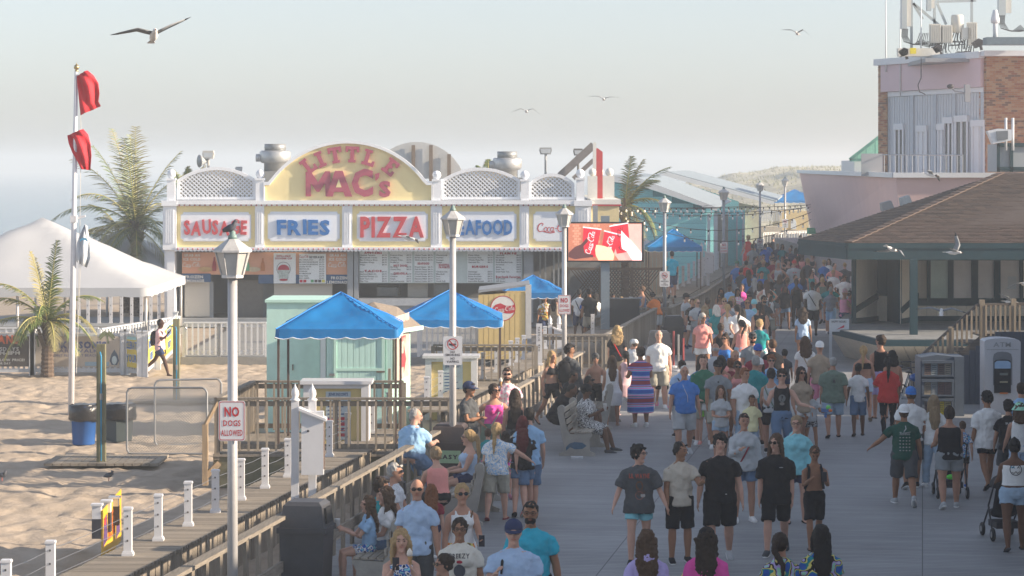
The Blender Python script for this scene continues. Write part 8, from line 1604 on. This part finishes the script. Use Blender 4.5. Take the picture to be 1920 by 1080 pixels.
p(1673,655,1.62,195,'m','bob:hblack','none','short:black','sandal:black','bare backed person with chin length black hair by the bicycles')
p(1665,670,1.64,182,'t','pony:hblack','big:red','leggings:black','sneak:black','woman from behind in a loose red tee and black leggings',female=True,hold=[('bag','R','black soft shoulder bag of the woman in the red tee')],arms=((.05,.2,.1,.1),(.4,.3,1.2,.3)))
# right foreground
p(1708,725,1.76,182,'t','short:hbrown','tee:white','shorts:dgrey','sneak:black','man from behind in a blue cap and white tee, left of the stroller',w=1.15,hat='capback:blue')
p(1695,754,947,178,'t','buzz:hbrown','tee:dgreen','shorts:dgrey','sneak:lgrey','man from behind in a white cap and dark green printed tee, grey shorts',w=1.12,hat='capback:white',legs=WK2,arms=((.05,.25,.35,.1),(.3,.75,.5,.1)),
 prnt=[('T','B',.34,.035,(.40,.42,.42),'FISHING',.17),('S','B',0,.02,(.40,.42,.42),[(-.02,.38),(.02,.43),(.01,.48)]),('S','B',0,.012,(.40,.42,.42),[(-.09,.37),(0,.36),(.10,.375)])]+[('D','B',.28-.055*(i//4),.015,(.34,.36,.36),-.08+.053*(i%4),.010) for i in range(20)])
p(1751,740,1.62,180,'l','long:hstraw','tee:white','pants:ldenim','sneak:white','woman from behind with very long ash blonde hair in white',female=True)
p(1780,762,953,180,'m','topbun:hdark','vest:black','short:grey','sneak:lgrey','woman from behind in a black racerback top pushing the stroller',female=True,w=1.28,arms=PUSH,legs=MV)
p(1805,788,1.18,180,'l','short:hbrown','tee:leaf','short:black','sneak:royal','small child in a patterned shirt and blue shoes right of the stroller woman',child=True)
p(1851,730,1.72,188,'t','curly:hblack','big:white','short:black','sandal:black','teen from behind with dark curls, loose white tee and black shorts',legs=WK,arms=((.1,.22,.2,.1),(0,.2,.3,.1)),head=(30,15))
p(1891,748,1.60,180,'m','mop:hblack','tee:black','shorts:dgrey','sneak:black','dark haired teen in a black tee lettered SURF behind the green bucket hat',prnt=[('T','B',.40,.035,(.6,.6,.6),'SURF',.16)])
p(1912,752,1.62,180,'m','bob:hbrown','vest:white','short:lblue','sneak:white','woman in a mint green bucket hat and white tank top at the right edge',female=True,hat='bucket:mint')
p(1902,822,1032,178,'b','topbun:hblack','crop:white','mini:ldenim','sandal:dgrey','woman from behind in a short white tee with a drawn face at the right stroller',female=True,w=1.22,arms=PUSH,legs=MV,prnt=[('R','B',.36,.095,'black'),('S','B',0,.012,'black',[(-.06,.42),(-.02,.38)]),('S','B',0,.012,'black',[(-.02,.42),(-.06,.38)]),('S','B',0,.012,'black',[(.02,.42),(.06,.38)]),('S','B',0,.012,'black',[(.06,.42),(.02,.38)]),('S','B',0,.012,'black',[(-.06,.32),(-.03,.30),(0,.33),(.03,.30),(.06,.33)]),('D','B',.40,.03,(.1,.45,.65),-.05,.02)])
p(1915,714,1.72,180,'m','short:hdark','tee:sky','shorts:navy','sneak:white','man in a washed blue tee cut by the right edge near the cash machine',w=1.1)
# bottom left group
p(782,896,1.76,0,'m','bald:hgrey','polo:lblue','pants:dgrey','sneak:black','bald man with sunglasses in a pale grey blue polo shirt',glasses='sun',legs=MV,arms=((.0,.16,.2,.05),(0,.18,.2,.05)))
p(752,992,1.66,5,'l','wavy:hblond','tank:leaf','short:denim','sandal:black','woman with sunglasses on her head taking a photo with an ice cream in hand',female=True,arms=((.75,.12,1.75,.45),(.75,.12,1.75,.45)),hold=[('phone','R','phone raised in the hand of the woman with sunglasses on her head'),('cone','L','small pale ice cream next to the raised phone')])
p(862,968,1.66,0,'t','bun:hdark','tee:cream','pants:dgrey','sneak:white','woman with round glasses in a cream tee printed BREEZY',female=True,w=1.25,glasses='clear',prnt=[('T','F',.40,.05,(.05,.04,.04),'BREEZY',.24),('D','F',.33,.035,(.45,.03,.05),0,.02),('D','F',.22,.07,(.08,.09,.11),0,.08),('D','F',.20,.05,(.25,.24,.26),.01,.045)])
p(866,905,1.68,10,'m','bun:hblond','tank:white','pants:sunset','sandal:tan','blonde woman with sunglasses in a white top holding a dark phone',female=True,glasses='sun',arms=((.1,.22,.3,.1),(.4,.2,1.1,.3)),hold=[('phone','L','dark phone in the hand of the woman in the white top')],strap='cross:brown')
p(834,1037,1.50,-60,'m','bun:hdark','tee:sky','pants:denim','sneak:white','woman with sunglasses and hair tied back at the very bottom edge',female=True,glasses='sun')
p(963,970,1.80,0,'l','buzz:hbrown','tee:lblue','shorts:khaki','sneak:white','man in a flag cap and pale blue tee holding a backpack strap',w=1.28,belly=.05,glasses='clear',hat='cap:navy',arms=((.35,.2,1.9,.5),(.0,.26,.3,.1)),prnt=[('S','F',0,.03,'black',[(-.11,.50),(-.12,.40),(-.13,.28)])])
p(995,938,1.82,-4,'t','short:hblack','tee:turq','shorts:black','sneak:black','bearded man with glasses in a turquoise athletic tee',w=1.2,belly=.03,glasses='clear',beard='hblack',arms=((0,.22,.2,.1),(-.05,.28,.25,.1)),legs=MV)
p(878,716,1.75,65,'t','short:hdark','tee:dgrey','shorts:khaki','sneak:black','man in a navy cap and charcoal tee with folded arms by the lamp pole',hat='cap:navy',arms=CR,w=1.1,legs=ST)
p(926,720,1.66,15,'m','bun:hdark','tank:hotpink','skirt:olive','sandal:tan','woman in a hot pink top with hands on her hips and a grey sling bag',female=True,w=1.15,glasses='sun',arms=HIP,head=(25,0),legs=ST,strap='cross:lgrey')
p(951,689,1.80,0,'l','short:hdark','tee:floralpink','shorts:khaki','sneak:white','bearded man in a light blue flowered shirt eating an ice cream',glasses='sun',beard='hdark',arms=((.75,.15,1.85,.45),(.1,.2,.4,.1)),hold=[('cone','R','orange tinted ice cream cone of the bearded man')],legs=ST)
p(966,727,1.62,185,'m','long:hdark','tank:black','short:dgrey','sandal:black','woman from behind with long dark hair next to the bearded man',female=True)
p(931,792,975,172,'l','braid:hblond','tee:dots','shorts:khaki','sandal:maroon','woman from behind with a blonde braid and a white and blue flowered shirt',female=True,w=1.12,arms=((.3,1.0,.4,.2),(.1,.2,.3,.1)),legs=MV)
p(980,779,1.60,178,'l','long:hred','tee:black','short:denim','sandal:black','woman from behind with dark red hair, black tee and denim shorts',female=True,w=1.02,arms=((0,.14,.2,.1),(0,.3,.3,.0)),hold=[('bag','L','pale yellow shoulder bag of the red haired woman')])
p(992,762,1.74,190,'l','short:hblack','tee:sky','shorts:denim','sneak:coral','man in a sky blue tee just right of the red haired woman')
p(915,802,1.18,170,'l','short:hbrown','tee:teal','short:hotpink','sandal:pink','child in a teal top leaning at the litter bin',child=True); p(948,806,1.15,180,'m','bob:hdark','dress:swim','none:','sandal:pink','child in a bright patterned dress between the adults',child=True)
# seated people, left
p(768,766,1.74,150,'l','buzz:hgrey','tee:sky','pants:denim','sneak:dgrey','large man in a blue shirt sitting on the railing with his back turned',sit=.72,w=1.38,belly=.06,lean=.25,head=(-60,0),legs=((1.1,.15,1.2),(1.5,.2,.9)),arms=LAP)
p(738,870,1.76,80,'m','short:hgrey','tee:plaid','shorts:khaki','sneak:white','grey haired man with sunglasses and a plaid shirt seated in profile',sit=.46,glasses='sun',arms=LAP)
p(713,898,1.66,70,'m','curly:hdark','tee:teal','short:denim','sandal:black','dark haired woman with sunglasses on her head, seated low beside the plaid shirt man',sit=.46,female=True,arms=LAP)
p(725,915,1.62,-70,'l','curlylong:hbrown','tee:white','short:denim','sandal:black','seated woman with curly brown hair in a white tee facing left',sit=.46,female=True,arms=LAP)
p(692,932,1.46,-80,'l','wavy:hbrown','tee:sky','short:leaf','sneak:aqua','girl in a light blue tee seated on the end of the nearest bench',sit=.46,female=True,arms=((.7,.1,1.3,.3),(.7,.1,1.3,.3)),child=True,hold=[('cup','R','pale snack cup in the hands of the girl in light blue')])
p(822,840,1.64,205,'l','bun:hstraw','vest:coral','short:black','sandal:black','woman in a coral sleeveless top seated with her back turned',sit=.46,female=True,w=1.18,lean=.15,arms=LAP)
p(880,808,1.66,-75,'l','pony:hblond','tank:lblue','short:navy','sandal:black','blonde woman with sunglasses in a pale blue tank seated in profile',sit=.46,female=True,w=1.12,glasses='sun',arms=LAP)
p(809,910,1.30,180,'l','wavy:hauburn','tee:maroon','short:navy','sandal:black','small child with ginger hair seated behind the bald man',sit=.40,child=True)
# bench and railing group
p(1034,656,1.62,40,'m','long:hblond','bikini:black','short:black','sandal:black','woman with long bronze hair in a black strap top by the second bench',female=True)
p(1067,643,1.76,150,'t','mop:hblack','hoodie:dgrey','pants:black','sneak:black','young man with a black backpack and dark hoodie, head turned',pack='black',head=(-70,0))
p(1057,692,1.62,60,'b','buzz:hblack','tee:black','shorts:black','sandal:black','young man with cropped hair seated and looking down, behind the crouched man',sit=.5,lean=.35,head=(0,25))
p(1036,708,1.74,75,'b','buzz:hblack','long:black','shorts:black','sandal:dgrey','man in a fitted black top bent forward over his knees, red shoes beside him',sit=.46,lean=.6,head=(0,20),arms=((.3,.1,.9,.2),(.3,.1,.9,.2)))
p(1086,703,1.62,70,'b','short:hblack','tee:dgrey','shorts:navy','sandal:black','person with a dark fringe seated between the crouched man and the cap woman',sit=.5,lean=.3,head=(0,15))
p(1098,722,1.66,78,'b','bun:hblack','big:zebra','shorts:zebra','sneak:dgrey','woman in a black cap and zebra print dress eating on the bench with the fish',sit=.47,female=True,w=1.15,hat='cap:black',glasses='clear',head=(0,15),arms=((.5,.15,1.6,.4),(.5,.15,1.6,.4)),hold=[('cup','R','white food cup of the woman in zebra print')],legs=((1.35,.08,1.15),(1.35,.12,1.0)))
p(1117,663,1.50,0,'m','mop:hblack','none','shorts:black','sandal:black','shirtless boy with a dark cloth over his hair behind the bench',hat='beanie:dgrey',w=.9,arms=((.2,.4,.4,.1),(.2,.3,.4,.1)))
p(1148,667,798,182,'m','long:hbrown','dress:white','none:','sandal:tan','girl from behind with very long brown hair in a loose white dress',female=True,legs=ST)
p(1157,610,1.66,180,'l','curlylong:hblond','tee:black','pants:tan','sandal:black','blonde curly haired woman from behind in a black tee with a red strap',female=True,w=1.1,strap='cross:red')
p(1179,632,1.52,150,'l','short:hgrey','tee:white','shorts:khaki','sneak:white','stooping man in a grey cap and white tee near the towel boy',hat='cap:lgrey',lean=.35); p(1196,634,1.50,200,'l','short:hbrown','tee:white','shorts:navy','sneak:white','person in a white visor cap bending behind the towel boy',hat='cap:white',lean=.3)
p(1173,657,778,-150,'m','pony:hblack','dress:lpink','none:','sandal:lpink','girl in a pink and white dress with dark hair beside the towel boy',female=True)
p(1201,651,800,-165,'t','mop:hdark','gown:towel','none:','sneak:white','boy wrapped in a big striped blue and pink beach towel',legs=ST,arms=((.3,.25,1.3,.5),(.3,.25,1.3,.5)),w=1.25)
# behind the screen pole
p(1204,535,1.66,-70,'m','bun:hbrown','tank:denim','short:camo','sandal:black','woman with sunglasses in a blue tank top at the barrier',female=True,w=1.15,glasses='sun',arms=((.3,.2,.6,.2),(.3,.2,.6,.2)))
p(1232,544,1.58,-150,'t','short:hblack','tee:orange','shorts:lgrey','sandal:black','man in an orange tee and backwards cap bending at the barrier',hat='capback:black',lean=.45,w=1.1)
p(1086,541,1.66,170,'b','short:hblack','tee:white','shorts:navy','sneak:white','man in a white tee with a black strap queueing at the lattice fence',strap='cross:black'); p(1100,549,1.55,200,'b','short:hblack','tee:royal','shorts:navy','sneak:white','man in a royal blue tee queueing at the lattice fence'); p(1105,540,1.72,190,'t','short:hblack','tee:black','shorts:khaki','sneak:black','man in a black cap and tee behind the royal blue tee',hat='cap:black'); p(1116,548,1.55,200,'b','bob:hblack','tee:white','shorts:tan','sneak:white','person in a white tee at the right of the queue by the lattice fence',female=True)
p(1040,548,1.62,160,'t','long:hdark','tank:tan','skirt:tan','sandal:black','woman in a brown dress under the small blue canopy by the snack bar',female=True); p(1022,551,1.55,0,'t','bob:hdark','tee:sunset','shorts:navy','sneak:black','person in a patterned top half hidden behind the soda hut corner')
p(1149,549,1.5,0,'b','short:hblack','tee:mint','shorts:navy','sneak:black','small person in pale green behind the black cart'); p(1165,555,1.45,180,'l','bob:hblond','tee:tan','shorts:navy','sneak:black','blonde person low behind the black cart',female=True)
p(300,594,705,75,'d','buzz:hblack','tee:lpink','short:navy','none:','woman walking on the sand with bags slung over her back',female=True,Y=None,gz=-.2,legs=((.45,.03,.15),(-.5,.03,.35)),arms=((.6,.2,1.9,.4),(-.1,.2,.4,.1)),pack='black')
# queue in the middle distance
p(1286,550,651,55,'m','short:hdark','tee:lgrey','shorts:navy','sneak:navy','man in a black cap, grey tee and navy shorts standing in profile',hat='cap:black',w=1.1,belly=.04,legs=ST,arms=DN)
p(1298,559,1.55,20,'m','short:hbrown','tee:black','short:white','sneak:navy','boy in a black printed tee behind the grey tee man',prnt=[('D','F',.3,.05,(.3,.28,.3))]); p(1326,558,1.7,-10,'l','buzz:hgrey','tee:navy','shorts:navy','sneak:black','older man with sunglasses in a navy tee at the queue',glasses='sun',w=1.1)
p(1322,570,1.60,165,'m','bob:hstraw','tank:floral','short:khaki','sandal:tan','woman in a blue flowered top and khaki shorts with a tan handbag',female=True,hold=[('bag','L','brown leather handbag of the woman in the flowered top')],arms=((0,.15,.3,.1),(.5,.25,.9,.2)))
p(1343,571,1.60,-160,'l','bob:hwhite','tee:teal','pants:lblue','sneak:white','white haired woman in a teal top facing away',female=True); p(1364,570,1.64,180,'l','pony:hblond','tank:white','short:lblue','sandal:tan','woman from behind in a white tank top, hands behind her back',female=True,arms=BKH,legs=ST)
p(1392,578,1.62,182,'m','long:hblack','tee:cream','mini:floralpink','sandal:tan','woman with very long black hair and flowered shorts',female=True,legs=ST); p(1423,567,1.68,190,'m','pony:hblack','vest:black','short:ldenim','sandal:tan','woman in a black tank top and denim shorts, dark ponytail',female=True,w=1.25)
p(1358,556,1.66,0,'l','short:hblond','vest:coral','short:white','sandal:tan','short haired blonde woman with sunglasses in coral',female=True,glasses='sun',w=1.1); p(1373,555,1.66,20,'l','wavy:hblond','tank:white','short:denim','sandal:tan','blonde woman talking in a white strappy top',female=True); p(1401,559,1.78,0,'t','buzz:hdark','tee:sky','shorts:navy','sneak:white','man with sunglasses in a grey blue tee behind the long black hair',glasses='sun')
p(1414,562,1.66,180,'l','bald:none','hoodie:aqua','pants:denim','sneak:white','person in a pale aqua hooded top with the hood up',hat='beanie:aqua'); p(1352,539,1.62,0,'t','long:hblack','tank:lgrey','short:denim','sandal:tan','woman with long black hair in a pale grey tank top',female=True); p(1368,531,1.66,0,'b','short:hblack','polo:sky','shorts:khaki','sneak:black','boy in a sky blue polo shirt by the far railing')
p(1383,540,1.60,10,'t','long:hblack','tee:floralpink','short:denim','sandal:tan','dark haired woman in a white and red patterned top',female=True); p(1390,531,1.62,15,'m','bun:hdark','tee:hotpink','short:denim','sandal:tan','woman in a vivid pink tee leaning by the far railing',female=True,w=1.1); p(1405,551,1.72,0,'t','short:hblack','tee:navy','shorts:khaki','sneak:black','dark haired man in navy behind the pink tee woman')
p(1382,489,1.72,-165,'l','short:hgrey','tee:blue','shorts:lgrey','sneak:white','man in a green cap and blue tee at the far railing',hat='cap:green',w=1.15); p(1399,488,1.76,180,'m','short:hblack','tee:red','shorts:navy','sneak:black','man from behind in a bright red tee',w=1.25)
p(1425,526,1.62,-10,'d','bob:hblack','tank:cream','short:navy','sandal:tan','woman with her hand to her mouth in a cream top',female=True,arms=((.9,.2,2.2,.5),(.1,.2,.3,.1))); p(1428,507,1.72,0,'m','short:hdark','tee:royal','shorts:khaki','sneak:black','man in a royal blue tee behind the woman with her hand raised'); p(1431,476,1.80,0,'l','short:hdark','tee:black','shorts:navy','sneak:black','tall man in a black tee and sunglasses far in the crowd',glasses='sun',w=1.1)
p(1448,482,1.74,0,'l','short:hbrown','tee:maroon','shorts:grey','sneak:white','man with sunglasses in a dusty maroon tee',glasses='sun',arms=((.3,.2,1.1,.3),(.1,.2,.3,.1))); p(1467,480,1.66,5,'m','short:hdark','tank:black','short:black','sandal:black','woman in a black tank left of the red cap',female=True,glasses='sun'); p(1478,485,1.66,0,'l','mop:hdark','tank:black','pants:black','sneak:black','woman in black shading her eyes with a raised arm',female=True,arms=((1.6,.5,1.8,.4),(.1,.2,.3,.1)))
p(1489,487,1.78,0,'l','bald:none','big:lgrey','shorts:khaki','sneak:white','man in a red cap and pale grey team tee',hat='cap:red',w=1.3,prnt=[('D','F',.34,.08,'red',0,.03)]); p(1481,463,1.74,-10,'m','buzz:hgrey','tee:navy','shorts:khaki','sneak:black','balding man in navy far in the crowd',w=1.2); p(1501,466,1.66,0,'m','long:hblack','dress:black','none:','sandal:black','woman in a black sundress far in the crowd',female=True,w=1.1)
p(1522,474,1.64,10,'l','short:hstraw','tank:black','short:denim','sandal:tan','short haired woman with folded arms in a black top',female=True,arms=CR); p(1557,471,1.78,0,'m','buzz:hdark','polo:lblue','shorts:khaki','sneak:white','man in a pale blue polo shirt at the kiosk eave',w=1.1); p(1554,484,1.62,-10,'m','wavy:hbrown','tee:white','pants:navy','sneak:white','woman in a white blouse in front of the blue polo man',female=True)
p(1578,497,1.40,0,'m','short:hdark','tee:grey','short:navy','sneak:black','boy in a slate grey tee near the kiosk wall',child=True,prnt=[('D','F',.3,.04,'coral')]); p(1525,503,1.60,178,'l','buzz:hwhite','tee:lpink','pants:lpink','sneak:white','short blonde person from behind in a pale pink top',female=True); p(1541,512,1.74,0,'d','short:hblack','tee:black','shorts:black','sneak:black','dark skinned man in black with a silver necklace',prnt=[('R','F',.42,.07,'lgrey')])
p(1523,527,630,180,'d','buzz:hblack','tee:white','shorts:black','sneak:black','security man from behind in a white shirt with a radio strap and black shorts',w=1.2,strap='cross:black',legs=MV); p(1461,517,590,0,'m','bun:hdark','tee:white','mini:black','sneak:black','woman in a white tee and black shorts walking in the gap',female=True); p(1472,533,617,0,'b','bob:hdark','tee:black','short:denim','sandal:black','woman in black and denim shorts holding a green bag',female=True,w=1.1)
p(1493,522,1.66,0,'d','bun:hblack','tank:black','leggings:black','sneak:black','woman in black with an ice cream at her mouth',female=True,arms=((.8,.15,1.9,.45),(.1,.2,.3,.1))); p(1558,537,627,150,'m','buzz:hgrey','tee:stripes','shorts:sky','sneak:navy','grey haired man in a striped blue tee beside the kiosk'); p(1583,541,1.70,120,'m','bald:none','vest:pink','shorts:navy','sneak:white','man in a patterned cap and pink tank top leaning at the kiosk',hat='cap:floralpink',w=1.1,arms=((.5,.2,1.0,.3),(.5,.2,1.0,.3))); p(1593,544,1.64,110,'m','short:hbrown','tee:pink','short:denim','sandal:tan','person in pink behind the pink tank top man',female=True)
p(1446,545,1.0,60,'m','wavy:hbrown','dress:white','none:','sandal:tan','little girl in a white dress carried at shoulder height',female=True,child=True,Y=81,gz=.72,legs=((.9,.1,.9),(.9,.1,.9))); p(1432,552,1.74,20,'t','short:hblack','tee:dgrey','shorts:black','sneak:black','bearded man with sunglasses carrying the little girl',glasses='sun',beard='hblack',arms=((.3,.2,1.3,.3),(.3,.2,1.3,.3)))
p(1505,575,1.62,180,'t','curlylong:hdark','tee:lblue','mini:denim','sandal:tan','woman from behind with dark wavy hair, pale tee and denim shorts',female=True,legs=MV)
p(1403,440,1.64,200,'l','mop:hblond','dress:red','none:','sandal:tan','blonde figure in a red dress on the far deck',female=True,gz=.9); p(1411,456,1.70,180,'t','short:hblack','tee:grey','shorts:khaki','sneak:black','man in grey on the far deck steps',gz=.5); p(1435,456,1.74,180,'m','short:hblack','tee:royal','shorts:navy','sneak:black','man in blue on the far deck steps',gz=.3); p(1352,460,1.66,180,'m','short:hblack','bikini:black','shorts:black','sandal:tan','bare shouldered person in the aqua doorway'); p(1372,473,1.30,0,'t','short:hblack','tee:dgrey','short:black','sandal:black','dark child beside the far no dogs sign',child=True)
p(1260,470,1.68,180,'m','short:hblack','tee:turq','shorts:navy','sneak:black','man from behind in a turquoise tee under the far blue canopy',gz=.9); p(1255,489,1.55,20,'l','long:hauburn','tank:white','short:denim','sandal:tan','girl in a white top beside the board sided walk',female=True,gz=.6)
rc=random.Random(21); cc=['black','navy','grey','white','dgrey','blue','maroon','lgrey','olive','coral','teal']
PL=['%s from the %s'%(n,e) for e in('left','right') for n in('first','second','third','fourth','fifth','sixth','seventh','eighth','ninth','tenth','eleventh','twelfth','thirteenth')]; PL=PL[:13]+PL[13:][::-1]
for i in range(26):
    hh_=rc.choice(['short:hdark','long:hdark','short:hbrown','bun:hblond','buzz:hgrey']); t1=rc.choice(cc); t2=rc.choice(cc[:5])
    p(1372+i*8.6,rc.uniform(438,468),rc.uniform(1.55,1.78),rc.choice([0,180,20,160]),rc.choice('lmtb'),hh_,'tee:'+t1,'shorts:'+t2,'sneak:white','distant hazy person, %s hair, %s top and %s shorts, %s'%(hh_.replace(':h',' '),t1,t2,PL[i]),group='distant figures at the far end of the boardwalk',fine=.045)

m=MB(); q=A(1317,1068,F/171); m.tube([q+Vector((-.26,0,-.16)),q+Vector((-.16,0,-.12)),q+Vector((0,0,-.03)),q+Vector((.14,0,.05)),q+Vector((.20,0,.09))],[(.02,.04),(.11,.06),(.14,.08),(.11,.07),(.03,.05)],12,ref=(0,0,1)); solo('lemon_bag',m,M('lemon_yellow',(.85,.58,.02),rough=.35,bump=.1),'shiny yellow lemon shaped bag at the bottom edge under the black cap','bag',smooth=True)
# more of the packed middle crowd
hn=dict(short='short',long='long',mop='tousled',bob='chin length',pony='tied back',bun='pinned up',buzz='cropped'); un={}
def filler(x0,x1,y0,y1,n,zone,grp):
    for i in range(n):
        st_=rc.choice(list(hn)); hc_=rc.choice(['hdark','hbrown','hblack','hblond','hdark','hgrey']); fem=st_ in('long','bob','pony','bun'); tk=rc.choice(['tee','tee','tank','vest'] if fem else ['tee','tee','tee','polo','vest']); tc=rc.choice(cc); bt=rc.choice(['denim','black','khaki','navy','ldenim','white','grey'])
        x=x0+(x1-x0)*(i+.5)/n+rc.uniform(-5,5); h=rc.uniform(1.56,1.80); yt=rc.uniform(y0,y1); key=(st_,hc_,tk,tc,bt,zone); un[key]=un.get(key,0)+1
        if un[key]>1: continue
        p(x,yt,h,rc.choice([0,5,-10,180,175,190,150,30]),rc.choice('lmmtb'),st_+':'+hc_,tk+':'+tc,rc.choice(['shorts','short'])+':'+bt,'sneak:'+rc.choice(['white','black','lgrey']),'person with %s %s hair, %s %s and %s shorts, %s'%(hn[st_],{'hdark':'dark','hbrown':'brown','hblack':'black','hblond':'blond','hgrey':'grey'}[hc_],{'lgrey':'pale grey','dgrey':'charcoal'}.get(tc,tc),{'tee':'tee','polo':'polo','tank':'tank top','vest':'sleeveless top'}[tk],{'ldenim':'pale denim'}.get(bt,bt),zone),female=fem,w=rc.uniform(.95,1.25),glasses=rc.choice([None,None,'sun']),arms=rc.choice([None,None,None,FR_,CR,HIP,PH,BKH]),head=(rc.uniform(-45,45),rc.uniform(0,15)),group=grp)
filler(1300,1440,585,608,4,'left middle crowd','people in the packed middle of the crowd'); filler(1300,1455,545,572,8,'middle crowd','people in the packed middle of the crowd'); filler(1380,1590,500,530,14,'upper crowd','people in the packed upper crowd'); filler(1400,1590,468,492,14,'far crowd','people in the packed upper crowd')
filler(1300,1430,655,668,4,'lower middle','people in the packed middle of the crowd')
flush_people()
# ---------------------------------------------------------------- sea haze
hz=MB(); hz.box(-960,960,-45,2560,-5.5,13.6); m,t,b=nt('haze'); t.nodes.remove(b); pv=N(t,'ShaderNodeVolumePrincipled'); pv.inputs['Color'].default_value=(.64,.70,.76,1); pv.inputs['Density'].default_value=.0013; pv.inputs['Anisotropy'].default_value=0
t.links.new(pv.outputs[0],t.nodes['Material Output'].inputs['Volume']); tag(hz.build('haze',m),kind='stuff')
